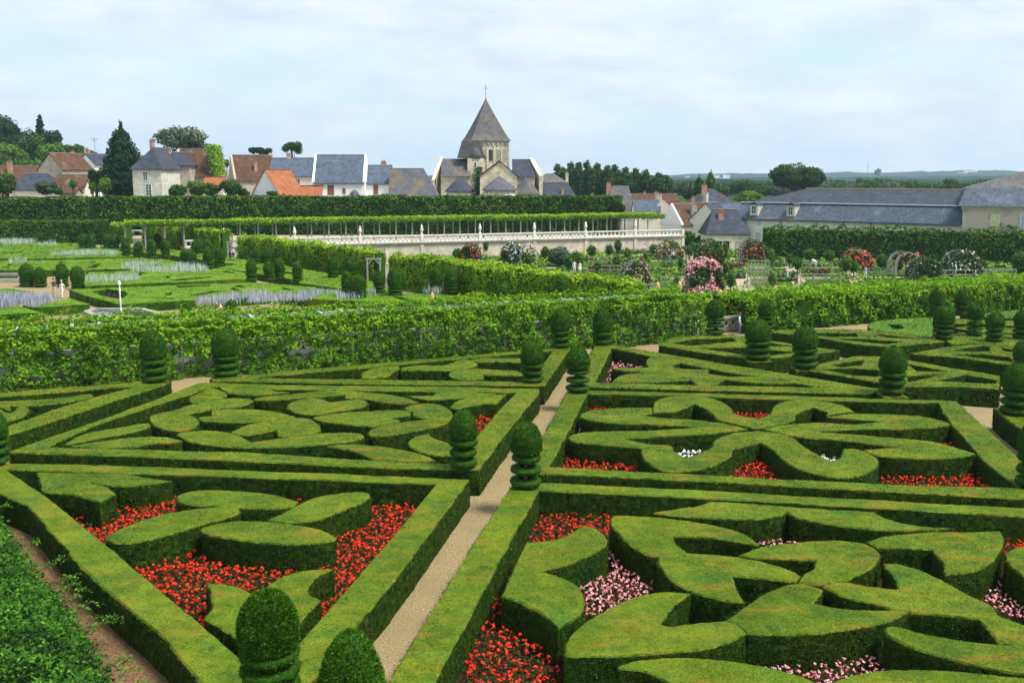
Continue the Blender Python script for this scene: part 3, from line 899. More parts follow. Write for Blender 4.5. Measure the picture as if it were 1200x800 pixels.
# ================================================================== NEAR LEFT COMPARTMENT (triangle)
def fullp(pts): return ' '.join('%g,%g*' % p for p in pts)
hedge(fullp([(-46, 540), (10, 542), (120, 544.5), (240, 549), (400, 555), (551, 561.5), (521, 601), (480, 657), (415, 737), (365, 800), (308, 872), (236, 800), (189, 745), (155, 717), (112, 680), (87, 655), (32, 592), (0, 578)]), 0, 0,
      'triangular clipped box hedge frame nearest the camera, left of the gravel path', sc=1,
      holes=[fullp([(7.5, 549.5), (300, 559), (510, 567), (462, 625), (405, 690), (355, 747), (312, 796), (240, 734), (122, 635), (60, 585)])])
ZA = (0, 540)
hedge('170,52* 350,57 590,58* 700,78 808,90* 700,110 560,118 420,101* 500,120 545,152* 465,190* 350,160 200,142*', *ZA,
      'split leaf box hedge in the left corner of the red flower triangle')
hedge('825,168 900,142 1000,136 1160,142 1290,158 1402,190* 1370,213 1290,223 1125,220* 1118,242 1060,266 985,286 933,302* 800,342 680,372 570,385 505,372 500,350 620,290 800,238 1028,211* 940,208 860,195', *ZA,
      'double petal box hedge on the left of the flower figure in red begonias')
hedge('947,310 1060,286 1200,280 1360,295 1500,320 1573,355 1560,372 1450,388 1260,384 1060,360 960,335', *ZA,
      'long oval petal of clipped box facing the camera in the red flower triangle')
hedge('290,358* 400,302 447,278* 520,248 640,228 740,225 776,237 770,260 700,290 600,330 520,356 380,372*', 240, 520,
      'slanting oval box petal on the right of the flower figure in the red bed')
hedge('8,325* 110,335 190,360 250,405* 275,365 320,320 400,285 500,267 605,262* 530,300 492,345 495,385 547,408* 455,505* 292,676* 190,612* 0,495* 35,440 30,390', 240, 600,
      'heart shaped box hedge with two lobes behind the nearest dark yew')

# ================================================================== MIDDLE LEFT COMPARTMENT (music figures)
hedge(fullp([(11, 528), (130, 487), (235, 448), (330, 451), (500, 452.5), (632.5, 455.5), (632, 460), (590, 512), (562, 550), (530, 550), (430, 547), (330, 542), (150, 534), (12, 530)]), 0, 0,
      'long four sided box hedge frame round the swirling figures left of the path', sc=1,
      holes=[fullp([(247, 453.6), (330, 456), (605, 459.6), (587, 477.5), (557, 512.5), (535, 543), (405, 537.5), (300, 530), (56, 523.7), (112, 497.5), (220, 462.5)])])
ZD = (0, 420); ZE = (120, 420); ZF = (330, 390)
hedge('300,400* 400,350 550,325 690,303 708,320* 600,350 450,375 320,402', *ZD, 'narrow upper leaf of box in the left point of the swirl garden')
hedge('325,408* 480,385 620,368 760,365 855,383* 790,394 700,400 620,415 480,418', *ZD, 'flat lower leaf of box in the left point of the swirl garden')
hedge('407,180* 505,137* 560,150 585,172 530,195 450,208 410,203', *ZE, 'small pointed box leaf in the top left corner of the swirl garden')
hedge('545,133* 790,135 800,150 880,156* 760,168 620,165 570,150', *ZE, 'thin box strip against the back bar of the swirl garden')
hedge('218,280 240,262 320,245 400,220 480,200 620,185 690,188 708,200 640,225 540,235 450,250 400,262* 440,275 455,303 430,328 360,338 290,332 235,308', *ZE, 'comma shaped box hedge with a round head on the left of the swirl garden')
hedge('510,238* 640,235 800,245 905,270* 760,293 600,298 462,290* 448,274 510,267*', *ZE, 'lens shaped box hedge beside the round comma head in the swirl garden')
hedge('350,350 420,339 540,339 640,360 698,391* 820,374 1020,350 1140,345 1215,353 1222,372 1130,392 960,408 800,416 640,415 480,402 380,378', *ZE, 'long low box scroll along the front of the swirl garden')
hedge('600,345* 680,308 790,288 900,276 980,285 1023,320 1005,346 900,362 820,364* 818,333* 700,357 640,357', *ZE, 'hooked box scroll with a bulging right end at the centre of the swirl garden')
hedge('-125,305 0,290 150,275 300,270 430,280 560,298 645,323* 560,331 440,320 380,308 297,304* 297,290* 170,300 90,303 20,310 -100,315', *ZF, 'upper looping box scroll with a dark notch in the swirl garden')
hedge('25,342 60,318 140,305 200,312 225,324* 300,314 370,310 405,325 380,345 250,370 150,383 60,370', *ZF, 'heart shaped box hedge in the middle of the swirl garden')
hedge('145,395* 250,378 400,366 520,361 600,369 607,386* 510,399* 562,415 450,435 380,435 280,425 180,413', *ZF, 'bright green pointed box scroll right of the heart in the swirl garden')
hedge('577,352 620,334 700,328 770,345 803,380 795,415 720,437 620,460 500,480 425,482 405,465 450,440 565,418 690,404* 614,390* 612,372*', *ZF, 'big C shaped box scroll at the right of the swirl garden')
hedge('590,518 620,488 690,470* 720,495 785,515 830,540 830,570* 740,575 640,552', *ZF, 'box hedge shaped like a bird wing beside the ringed yew in the swirl garden')
hedge('208,532* 280,520 400,523 560,545 690,578 728,600* 560,600 440,588 400,576 330,548', *ZF, 'long curved box leaf at the front right of the swirl garden')
hedge('580,295* 700,292 740,275 900,278 1010,282* 900,300 700,312 640,305', *ZF, 'thin pointed box blade along the back right of the swirl garden')
hedge('792,340 830,315 900,298 1055,286* 1010,333* 950,333 870,343 820,356 793,350', *ZF, 'fan shaped box hedge above the small red flower corner')
for k, (s, l) in enumerate([('1000,0', '')]): pass

# ================================================================== BACK LEFT COMPARTMENT (thin triangle)
hedge(fullp([(247.5, 443.6), (282.5, 441), (330, 435), (450, 425), (610, 411), (652.5, 407.5), (669, 408.3), (638, 452), (560, 450.8), (430, 449.5), (330, 447.4), (248, 446.5)]), 0, 0,
      'thin triangular box hedge frame at the foot of the vine pergola, left of the path', sc=1,
      holes=[fullp([(292, 442.6), (330, 439.3), (420, 431.3), (545, 419.8), (648, 410.6), (620, 447), (450, 444.6), (330, 443.3)])])
hedge('370,190* 430,165 550,153* 555,165* 500,200 430,212 375,210*', *ZF, 'small box leaf at the left end of the back triangle')
hedge('558,162* 650,152 755,152 820,130 850,121* 900,130 920,146 900,160 850,168 790,176* 560,176*', *ZF, 'box hedge with a rounded knob in the back triangle')
hedge('795,180 900,168 1000,172 1100,178 1135,193* 1130,200* 945,196* 950,218* 880,220 795,207', *ZF, 'rounded box tongue in the right of the back triangle')
hedge('885,123* 1000,115 1120,120* 1120,136* 920,134', *ZF, 'narrow box strip in the upper right of the back triangle')

# far left triangle
hedge('-300,172* 0,158* 640,112* 700,112* 800,113* 35,362* -150,425* -150,372* 35,316* 300,222* 640,127* 0,180* -300,196*', *ZD,
      'V shaped box hedge frame at the far left edge running up to the ringed yew')
hedge('-60,205* 100,195 270,185 430,163* 430,180 330,200 180,220 50,222* 50,250* 0,230 -60,228*', *ZD, 'wavy box strip inside the far left V frame')
hedge('-60,238 0,235* 50,253 90,225 140,235 110,270 30,293 -60,290', *ZD, 'round box tongue inside the far left V frame')

# ================================================================== CENTRE RIGHT COMPARTMENT (butterfly)
hedge(fullp([(665, 458), (690, 457), (940, 463.7), (1121, 469.8), (1192.5, 534), (1243, 586), (1200, 584), (940, 570), (760, 560), (640, 555), (612, 554), (630, 523)]), 0, 0,
      'broad four sided box hedge frame round the butterfly figure right of the path', sc=1,
      holes=[fullp([(689, 461), (765, 462.6), (940, 468), (1099, 472), (1115, 497), (1144, 530), (1165, 550), (1195, 571), (1035, 566.5), (900, 560), (760, 552.5), (644, 546.5), (664, 510)])])
ZH = (640, 400); ZI = (900, 420)
hedge('500,308* 510,280 560,262 650,254 760,262 830,285 870,315 885,340 990,362* 1050,338 1065,305 1110,283 1200,271 1330,284 1410,307 1443,328* 1312,343* 1315,332 1255,308* 1200,325 1170,345 1170,366 1110,386 1000,406* 960,404* 870,383 800,363 780,340 740,312 695,293* 610,325 502,334*', *ZH, 'top wing of the box butterfly, with two round lobes and a V notch')
hedge('160,345 200,325 350,312 496,311* 498,337* 445,345* 560,358 690,366 860,389 950,409* 880,418 760,432 600,440 370,455* 480,478 580,482* 582,488* 445,499* 300,485 140,470 105,450 140,430 250,420 450,418 600,410 705,403* 600,392 450,387 300,380 180,362', *ZH, 'left wing of the box butterfly with two long tongues pointing to the path')
hedge('985,418* 880,427 810,449 785,470 784,492* 710,525 650,545* 598,510 590,487* 450,503* 445,520 470,560 540,600 620,608 740,595 830,560 875,525 880,505 1005,473* 1060,505 1100,545 1140,575 1200,600 1290,628 1390,642 1470,628 1540,600 1560,560 1540,535 1470,505 1392,500* 1385,535 1340,560* 1260,520 1200,485 1160,450 1090,427', *ZH, 'bottom wing of the box butterfly with a notch of white flowers in each lobe')
hedge('-25,331* 50,313 150,303 250,299 400,306 545,292* 400,284 275,272* 405,257* 500,259 620,262 740,272 853,303 780,320 600,330 450,328 235,340* 350,350 600,372 800,395 975,445* 900,460 750,467 600,463 515,455* 445,426* 615,417* 450,395 300,378 150,368 50,346', *ZI, 'right wing of the box butterfly with two long pointed tongues')

# ================================================================== NEAR RIGHT COMPARTMENT (the largest)
hedge(fullp([(600, 566), (640, 565), (840, 575), (1020, 585), (1200, 595), (1330, 602), (1330, 613), (1200, 605), (1020, 594), (840, 584), (632, 574), (573, 680), (509, 800), (472, 872), (409, 872), (458, 792), (527, 680)]), 0, 0,
      'L shaped box hedge frame along the right side of the gravel path, nearest the camera', sc=1)
ZK = (540, 560); ZM = (720, 560); ZN = (720, 600); ZO = (900, 600); ZP = (900, 520)
hedge('305,300* 420,292 500,265 575,220* 640,240 680,270 690,305 650,340 560,380 480,410 375,435* 470,460 540,495 570,540 578,600 550,650 455,705* 370,630 280,580 190,550* 230,460 270,370', *ZK, 'solid S shaped box hedge between the red and pink flowers, nearest the right frame bar')
hedge('0,175 150,178 280,190 420,210 550,238 640,275 683,316* 560,292 420,275 278,272* 290,305 345,350* 480,357 620,373 740,398 830,430 878,458* 850,484* 700,470 552,455* 570,510 615,580* 520,572 420,548 350,525 280,485 230,440 205,400 208,365* 150,355 60,300 10,250 -15,215', *ZM, 'large forked box scroll with two arms right of the pink flower bed')
hedge('-140,200* -60,168 60,147 230,132 360,133 460,148 520,185 520,225 460,275 360,320* 250,338 140,330* 165,285* 210,262 225,222* 100,217 -60,212', *ZO, 'comma shaped box hedge with a round head above the centre of the nearest right compartment')
hedge('532,498* 600,447 700,380 800,340 880,330* 978,360* 935,425* 1050,447 1200,458 1320,458 1388,462* 1320,495 1220,525 1100,545 950,565 800,572 628,565*', *ZN, 'broad tongue of clipped box at the front centre above the pink begonias')
hedge('255,342* 350,325 460,343 612,358* 600,310 538,237* 620,242 740,280 870,345 960,395 1050,435 1085,480 1200,525 1300,560* 1300,640* 1075,612* 1045,560 980,500* 850,485 700,470 600,457 480,425 350,393', *ZO, 'large box arm with a sharp upper point running to the right edge')
hedge('548,545 560,531 600,532 700,560 850,590 1000,610 1200,622 1300,642* 1300,775* 1200,760 1050,735 900,700 750,655 650,620 560,575', *ZO, 'long tapering box tongue in the lower right corner')
hedge('465,455* 550,430 700,415 900,408 1090,408* 1108,440 1090,500 1040,560 960,595 830,612* 820,560 770,492* 640,485 515,482*', *ZP, 'fan shaped box hedge with a bare woody hollow at the right')
hedge('1112,210 1130,175 1200,162 1300,155* 1300,370* 1200,300 1140,258', *ZO, 'rounded box hedge cut by the right edge beside pink begonias')
hedge('175,160* 380,130 450,108* 640,118 900,138 1220,158* 1280,190 1400,218 1500,228 1600,235* 1520,242 1320,245 1120,230 970,208 850,185 810,158* 770,178 640,192 480,188 300,176', *ZM, 'long winged box leaf with a centre cleft behind the small pink flowers')
hedge('-230,615 -200,565 -120,500 20,425 130,385 240,370 358,378* 280,435 222,525* 270,530 400,515 524,505* 590,532 620,565* 540,608 400,640 250,655 0,672 -230,672*', *ZN, 'biggest rounded box hedge at the front, left of the centre')
hedge('20,715* 100,690 300,678 450,685 650,712 830,750 960,800 1050,870* 700,960* 350,880 250,800 150,745 20,727', *ZN, 'flat box leaf cut by the bottom edge at the front centre')
hedge('270,805* 400,758 560,737 800,735 1200,772 1300,792* 1300,960* 300,900*', *ZO, 'box hedge cut by the bottom edge at the lower right')

# ================================================================== BACK CENTRE COMPARTMENT
hedge(fullp([(697, 405.5), (718, 404), (770, 413), (905, 435), (1034, 456), (1020, 461.3), (940, 459.6), (790, 456), (690, 453), (667, 452)]), 0, 0,
      'wedge shaped box hedge frame behind the butterfly compartment', sc=1,
      holes=[fullp([(717, 408), (770, 418.5), (830, 432), (893, 442), (965, 454), (800, 450.6), (698, 448)])])
hedge('305,124* 480,120* 468,95 490,72 570,68 655,88 605,106 605,122 680,130 758,130 765,148 860,163 1020,166 1190,193* 1020,195 840,178* 800,200 720,205 676,180* 500,190 305,190* 350,160 440,148 530,148* 440,140 360,137', *ZH, 'knobbly yellow green box figure beside dusty pink flowers in the back wedge')
ZJ = (700, 330); ZR = (900, 330)
G2 = 'clipped box hedges of the back triangles'
hedge('288,297* 340,262* 460,252* 640,248* 840,280* 1140,322* 1000,340* 830,358* 690,358* 480,330*', *ZJ, 'box hedge triangle under the two ringed yews beside the pergola opening', group=G2,
      holes=['350,288* 445,268* 630,262* 655,278* 540,290* 440,300*', '475,308* 700,308* 830,320* 960,328* 800,345* 700,345* 560,322*', '700,266* 800,285* 960,308* 740,298*'])
hedge('15,235* 60,224* 250,222* 430,225* 640,240* 830,280* 700,292* 560,305* 400,290* 230,262*', *ZR, 'box hedge triangle behind and left of the pointed yew', group=G2,
      holes=['100,238* 300,240* 410,240* 420,256* 300,258*', '480,240* 560,248* 740,270* 560,262*', '300,262* 480,268* 640,280* 560,292* 420,280*'])
hedge('190,415* 240,385* 400,350* 560,348* 700,375* 860,405* 1090,440* 1085,502* 900,490* 640,490* 520,470*', *ZR, 'box hedge triangle around the foot of the pointed yew', group=G2,
      holes=['290,390* 450,362* 440,390* 350,400*', '250,408* 400,402* 520,415* 520,444* 400,438*', '650,385* 720,395* 850,420* 700,418*', '655,440* 830,428* 700,462* 655,470*', '760,464* 930,435* 1075,458* 1060,478* 900,470*'])
hedge('668,335* 840,305* 980,290* 1150,296* 1330,330* 1330,440* 1150,390* 900,355*', *ZR, 'box hedge triangle at the right with two dark cuts', group=G2,
      holes=['860,320* 980,300* 1040,300* 1040,325* 960,328*', '850,338* 1000,338* 1130,350* 1150,375* 1000,358*', '1090,308* 1160,318* 1200,335* 1110,325*'])
hedge('470,208 500,186 620,174 760,168* 775,215* 770,262* 640,250 540,240 490,228', *ZR, 'fresh emerald green box hedge at the foot of the right hand pergola', group=G2, mat=box_leaf_emerald,
      holes=['560,198* 620,200* 640,218* 590,222*'])
hedge('800,252* 900,238* 1300,250* 1300,290* 1150,300* 980,288* 860,292*', *ZR, 'low box bar behind the right hand yews', group=G2)
hedge('870,215* 940,208* 1300,222* 1300,244* 1000,235*', *ZR, 'thin box bar one row behind the right hand yews', group=G2)
hedge('770,168* 1000,178* 1300,190* 1300,212* 980,198* 870,195*', *ZR, 'yellowish box bar third from the back at the right', group=G2)
hedge('900,150* 1010,148* 1160,132* 1300,135* 1300,170* 1040,168*', *ZR, 'bright box bar along the back at the right edge', group=G2, mat=box_leaf_emerald)
hedge('1055,232* 1110,230* 1330,230* 1330,440* 1105,274*', *ZI, 'box hedge block under the large yew at the right edge, beside the gravel path', group=G2)

# square box plinths under the yews
def plinth(px, pb, wpx, label):
    c = at(px, pb, HH); w = wpx / ppm(c[1], HH) / 2
    outer = spline([(c[0] - w, c[1] - w, True), (c[0] + w, c[1] - w, True), (c[0] + w, c[1] + w, True), (c[0] - w, c[1] + w, True)], .12 if c[1] < 50 else .25)
    if any(inside(p, np.array([[c[0], c[1]]]))[0] and not any(inside(h_, np.array([[c[0], c[1]]]))[0] for h_ in hs_) for p, hs_ in HEDGE_POLYS):
        return
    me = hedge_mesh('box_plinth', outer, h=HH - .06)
    me.transform(Matrix.Translation((-c[0], -c[1], 0)))
    tag(link('box_plinth', me, loc=(c[0], c[1], 0)), label, 'hedge', 'square box plinths under the yews')
    HEDGE_POLYS.append((outer, []))
# ================================================================== YEWS of the love garden
YG = 'clipped yews of the love garden'
yews = [  # px, base y, top y, width, style, label
    (320, 846, 690, 66, 0, 'dark bushy yew in the front corner of the near left triangle', 5, .44),
    (418, 905, 739, 80, 1, 'dark yew dome cut by the bottom edge beside the path', 1, .8),
    (543, 547, 480, 32, 1, 'yew with a pointed egg crown over three rings, at the swirl garden corner', 3, .52),
    (616, 570, 494, 35, 3, 'open yew with a speckled egg crown and three separated rings, right of the path', 3, .50),
    (624, 447, 400, 26, 0, 'dense smooth yew on the left of the narrow end of the path', 3, .55),
    (677, 459, 407, 27, 3, 'dense yew with three thick rings on the right of the narrow end of the path', 3, .50),
    (658, 407, 361, 22, 1, 'narrow yew before the pergola, left of a pair', 3, .58),
    (706, 404, 360, 22, 1, 'narrow pointed yew before the pergola, right of a pair', 2, .66),
    (182, 447, 386, 28, 0, 'tall brownish yew before the pergola, left of a pair', 3, .58),
    (265, 440, 385, 30, 0, 'tall dark yew before the pergola, right of a pair', 3, .58),
    (-8, 543, 480, 35, 0, 'yew cut by the left edge at the corner of the V frame', 3, .55),
    (838, 392, 351, 21, 3, 'yew with white gaps between its rings by the pergola opening', 3, .5),
    (898, 385, 351, 19, 0, 'yew half hidden behind another one, right of the pergola opening', 3, .55),
    (888, 420, 374, 29, 0, 'round topped yew, left one of the middle distance pair', 3, .56),
    (943, 430, 382, 29, 0, 'round topped yew, right one of the middle distance pair', 3, .54),
    (1045, 461, 405, 30, 1, 'yew with a tiny spike on its crown behind the butterfly', 3, .55),
    (1096, 371, 338, 16, 0, 'far small yew against the right hand pergola, left of a pair', 2, .6),
    (1127, 370, 338, 17, 0, 'far small yew against the right hand pergola, right of a pair', 2, .6),
    (1105, 397, 358, 22, 0, 'ringed yew on the right, in front of the far pair', 3, .55),
    (1142, 393, 357, 18, 3, 'thin yew with open rings on the right', 4, .42),
    (1165, 400, 366, 20, 0, 'short yew on the right beside the thin open ringed one', 3, .5),
    (1198, 397, 363, 21, 0, 'yew cut by the right edge, farthest of the three there', 3, .5),
    (1201, 430, 398, 27, 0, 'yew at the right edge half hidden behind the big one', 2, .7),
    (1190, 485, 426, 35, 0, 'big yew on the box block at the right edge', 3, .55),
    (1208, 570, 495, 34, 0, 'near yew cut by the right edge at the end of the butterfly frame', 3, .5),
]
for px, pb, pt, w, st, lab, tiers, dome in yews:
    if w > 17: plinth(px, pb, w * 1.0, 'square plinth under the ' + lab)
    topiary(lab, px, pb, pt, w, style=st, tiers=tiers, dome=dome - .05, group=YG, gapf=.42 if st == 3 else .24)

# ================================================================== FLOWERS
def in_hedges(X, margin=0.12):
    bad = np.zeros(len(X), bool)
    for outer, holes in HEDGE_POLYS:
        mn, mx_ = outer.min(0) - margin, outer.max(0) + margin
        sel = np.where((X[:, 0] > mn[0]) & (X[:, 0] < mx_[0]) & (X[:, 1] > mn[1]) & (X[:, 1] < mx_[1]) & ~bad)[0]
        if not len(sel): continue
        x = X[sel]
        o = inside(outer, x)
        for h_ in holes: o &= ~inside(h_, x)
        # margin: sample four shifted points
        for dx, dy in ((margin, 0), (-margin, 0), (0, margin), (0, -margin)):
            xs = x + np.array([dx, dy])
            q = inside(outer, xs)
            for h_ in holes: q &= ~inside(h_, xs)
            o |= q
        bad[sel] |= o
    return bad
def flowers(pts, mats, label, dens=38, head=.095, hmax=.30, leafm=None, hfrac=.62, patch=0.15, seed=0, name='begonia_bed', leafn=5, petals=5, cat='flower bed', spike=False, zg=0.0, check=True, leafs=.085, group=None, avoid=()):
    rng = np.random.default_rng(seed + 5)
    poly = np.array([at(x, y, zg)[:2] for x, y in pts])
    mn, mx_ = poly.min(0), poly.max(0)
    stp = 1 / math.sqrt(dens)
    gx, gy = np.meshgrid(np.arange(mn[0], mx_[0], stp), np.arange(mn[1], mx_[1], stp))
    X = np.stack([gx.ravel(), gy.ravel()], 1) + rng.uniform(-.42, .42, (gx.size, 2)) * stp
    X = X[inside(poly, X)]
    for av in avoid: X = X[~inside(np.array([at(x, y, zg)[:2] for x, y in av]), X)]
    if check: X = X[~in_hedges(X)]
    X = X[vnoise(np.c_[X, X[:, 0] * 0], .9, seed) > -1 + patch * 2]
    n = len(X)
    if n == 0: return None
    # leaves
    k = leafn
    c = np.repeat(np.c_[X, np.zeros(n)], k, 0)
    c[:, :2] += rng.normal(0, stp * .38, (n * k, 2)); c[:, 2] = zg + rng.uniform(.04, hmax * .72, n * k)
    nn = np.tile([0, 0, 1.0], (n * k, 1))
    V1, Q1 = leaf_quads(c, nn, leafs, rng, .75, .55)
    t1 = np.clip(rng.normal(.5, .25, n * k), 0, 1)
    # heads
    m = rng.uniform(0, 1, n) < hfrac
    H = X[m]; nh = len(H)
    hz = zg + hmax * (.78 + .28 * rng.uniform(0, 1, nh))
    c = np.repeat(np.c_[H, hz], petals, 0)
    c += rng.normal(0, 1, (nh * petals, 3)) * np.array([head * .24, head * .24, head * (.9 if spike else .2)])
    V2, Q2 = leaf_quads(c, np.tile([0, -.3, 1.0], (nh * petals, 1)), head * .72, rng, .85, .6)
    t2 = np.clip(np.repeat(rng.uniform(.15, .85, nh), petals) + rng.normal(0, .14, nh * petals), 0, 1)
    V = np.concatenate([V1, V2]); Q = np.concatenate([Q1, Q2 + len(V1)])
    me = mesh_np(name, V, Q, None, [leafm or begonia_leaf, mats], np.concatenate([t1, t2]), np.r_[np.zeros(len(Q1), int), np.ones(len(Q2), int)])
    cc = poly.mean(0)
    me.transform(Matrix.Translation((-cc[0], -cc[1], 0)))
    o = link(name, me, loc=(cc[0], cc[1], 0))
    return tag(o, label, cat, group, 'stuff')
flowers([(4, 574), (534, 592), (505, 632), (308, 868), (262, 830)], red_petal, 'bed of red begonias filling the near left triangle', dens=42, patch=.05, seed=1, head=.10)
flowers([(545, 476), (604, 476), (572, 520), (548, 530)], red_petal, 'small corner of red begonias beside the pointed egg yew', dens=45, patch=0, seed=2, hmax=.5)
flowers([(690, 478), (1105, 488), (1196, 590), (900, 582), (648, 566)], red_petal, 'red begonias around the box butterfly', dens=38, patch=.10, seed=3, hmax=.34, avoid=([(775, 510), (835, 510), (835, 552), (775, 552)], [(945, 515), (1000, 515), (1000, 552), (945, 552)]))
flowers([(782, 520), (830, 520), (825, 550), (785, 550)], white_petal, 'white flowers in the left notch of the butterfly', dens=26, patch=0, seed=4, hmax=.38, head=.13, hfrac=.8)
flowers([(950, 520), (995, 520), (990, 550), (955, 550)], white_petal, 'white flowers in the right notch of the butterfly', dens=26, patch=0, seed=5, hmax=.36, head=.12, hfrac=.8)
flowers([(804, 492), (820, 492), (820, 498), (806, 498)], white_petal, 'speck of white flowers in the upper left of the butterfly', dens=30, patch=0, seed=6, hmax=.4, head=.08, hfrac=1)
flowers([(628, 598), (722, 606), (722, 632), (700, 640), (612, 645)], red_petal, 'red begonias in the top left corner of the nearest right compartment', dens=36, patch=.05, seed=7)
flowers([(582, 706), (560, 740), (540, 812), (560, 850), (700, 850), (640, 770), (600, 730)], red_petal, 'red begonias at the bottom beside the path frame', dens=36, patch=.05, seed=8)
flowers([(712, 640), (728, 660), (772, 697), (720, 730), (680, 732), (672, 688)], pink_petal, 'pink begonias between the S hedge and the big scrolls', dens=48, patch=0, seed=9, head=.085, hfrac=.9)
flowers([(880, 634), (960, 632), (968, 652), (888, 652)], pink_petal, 'small clump of pink begonias below the cleft of the winged leaf', dens=44, patch=0, seed=10, hfrac=.9, head=.085)
flowers([(1168, 690), (1186, 690), (1215, 735), (1180, 732), (1150, 712)], pink_petal, 'pink begonias at the right edge', dens=44, patch=0, seed=11, hfrac=.9, head=.085)
flowers([(1178, 638), (1210, 636), (1210, 660), (1176, 660)], red_petal, 'red begonias at the right edge behind the fan hedge', dens=40, patch=0, seed=12)
flowers([(905, 782), (930, 790), (1005, 778), (1035, 784), (1060, 800), (980, 850), (900, 830), (880, 795)], pink_petal, 'pink begonias at the bottom edge below the broad tongue', dens=44, patch=0, seed=13, hfrac=.9, head=.085)
flowers([(712, 426), (722, 424), (768, 438), (752, 446), (708, 454), (700, 452)], pink_petal, 'dusty pink flowers in the back wedge', dens=20, patch=0, seed=14, head=.12, leafs=.14)
flowers([(428, 521), (430, 513), (434, 521)], white_petal, 'pale pink flower in a gap of the swirl garden', dens=30, patch=0, seed=15, hmax=.8, head=.1, hfrac=1)

# ================================================================== SHRUB on the bank, lower left
def bank_shrub():
    rng = np.random.default_rng(3)
    poly = np.array([at(x, y, 0.7)[:2] for x, y in [(-220, 560), (-10, 585), (30, 640), (70, 690), (118, 760), (175, 850), (230, 960), (60, 1050), (-330, 900)]])
    mn, mx_ = poly.min(0), poly.max(0)
    n = 95000
    X = rng.uniform(mn, mx_, (n * 2, 2)); X = X[inside(poly, X)]
    P = np.c_[X, X[:, 0] * 0]
    lump = .5 * vnoise(P, .7, 2) + .28 * vnoise(P, 1.9, 3)
    # distance to the path side falls off
    e = np.array([at(x, y, 0.7)[:2] for x, y in [(-10, 585), (30, 640), (70, 690), (118, 760), (175, 850), (230, 960)]])
    dm = np.full(len(X), 9.0)
    for a, b in zip(e[:-1], e[1:]):
        ab = b - a; t = np.clip(((X - a) @ ab) / (ab @ ab), 0, 1)
        dm = np.minimum(dm, np.linalg.norm(X - (a + t[:, None] * ab), axis=1))
    hgt = (1.15 + lump * .8) * np.clip(dm / 1.0, 0, 1) ** .5 + .12
    z = hgt * (1 - .55 * rng.uniform(0, 1, len(X)) ** 2.2)
    C = np.c_[X + rng.normal(0, .12, X.shape), z]
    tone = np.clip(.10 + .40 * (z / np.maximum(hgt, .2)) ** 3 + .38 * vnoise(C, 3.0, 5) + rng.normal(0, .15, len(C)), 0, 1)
    c0 = np.r_[poly.mean(0), 0]
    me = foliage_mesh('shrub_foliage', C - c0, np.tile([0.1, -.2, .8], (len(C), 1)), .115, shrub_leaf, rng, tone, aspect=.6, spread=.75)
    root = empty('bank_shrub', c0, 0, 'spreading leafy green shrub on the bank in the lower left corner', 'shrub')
    o = link('shrub_foliage', me, root)
    # dark leafy inner mass
    gx, gy = np.meshgrid(np.arange(mn[0], mx_[0], .25), np.arange(mn[1], mx_[1], .25), indexing='ij')
    G = np.stack([gx.ravel(), gy.ravel()], 1); dmg = np.full(len(G), 9.0)
    for a, b in zip(e[:-1], e[1:]):
        ab = b - a; t = np.clip(((G - a) @ ab) / (ab @ ab), 0, 1)
        dmg = np.minimum(dmg, np.linalg.norm(G - (a + t[:, None] * ab), axis=1))
    ing = inside(poly, G)
    hg = (1.15 + (.5 * vnoise(np.c_[G, G[:, 0] * 0], .7, 2) + .28 * vnoise(np.c_[G, G[:, 0] * 0], 1.9, 3)) * .8) * np.clip(dmg / 1.0, 0, 1) ** .5 + .12
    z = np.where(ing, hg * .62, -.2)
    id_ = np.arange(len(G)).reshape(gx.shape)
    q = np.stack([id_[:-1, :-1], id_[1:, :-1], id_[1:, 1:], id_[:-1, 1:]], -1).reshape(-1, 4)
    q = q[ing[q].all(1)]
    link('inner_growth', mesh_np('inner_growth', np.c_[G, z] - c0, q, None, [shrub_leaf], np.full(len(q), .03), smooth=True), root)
    # arching shoots with leaves over the path
    LC = []
    for i in range(34):
        t = rng.uniform(0, 1) * (len(e) - 1.001); k = int(t); p = e[k] + (e[k + 1] - e[k]) * (t - k)
        ang = rng.uniform(-.7, .9); L_ = rng.uniform(.35, 1.0)
        d = np.array([math.cos(ang), math.sin(ang) * .6])
        pts = [np.r_[p - d * .5, .35]]
        for s in np.linspace(.2, 1, 5):
            pts.append(np.r_[p + d * L_ * s, .45 + .45 * math.sin(s * 2.2) * rng.uniform(.7, 1)])
        MB().tube([q - c0 for q in pts], [.008, .007, .006, .005, .004, .003], 4).build('twig', bark, root)
        for q, q2 in zip(pts[1:-1], pts[2:]):
            for s in (0, .5): LC += [q + (q2 - q) * s + rng.normal(0, .035, 3) for _ in range(3)]
        LC += [pts[-1] + rng.normal(0, .03, 3) for _ in range(4)]
    LC = np.array(LC) - c0
    link('shoot_leaves', foliage_mesh('shoot_leaves', LC, np.tile([0, 0, 1.0], (len(LC), 1)), .10, shrub_leaf, rng, np.clip(rng.normal(.7, .15, len(LC)), 0, 1), aspect=.5, spread=.6), root)
bank_shrub()
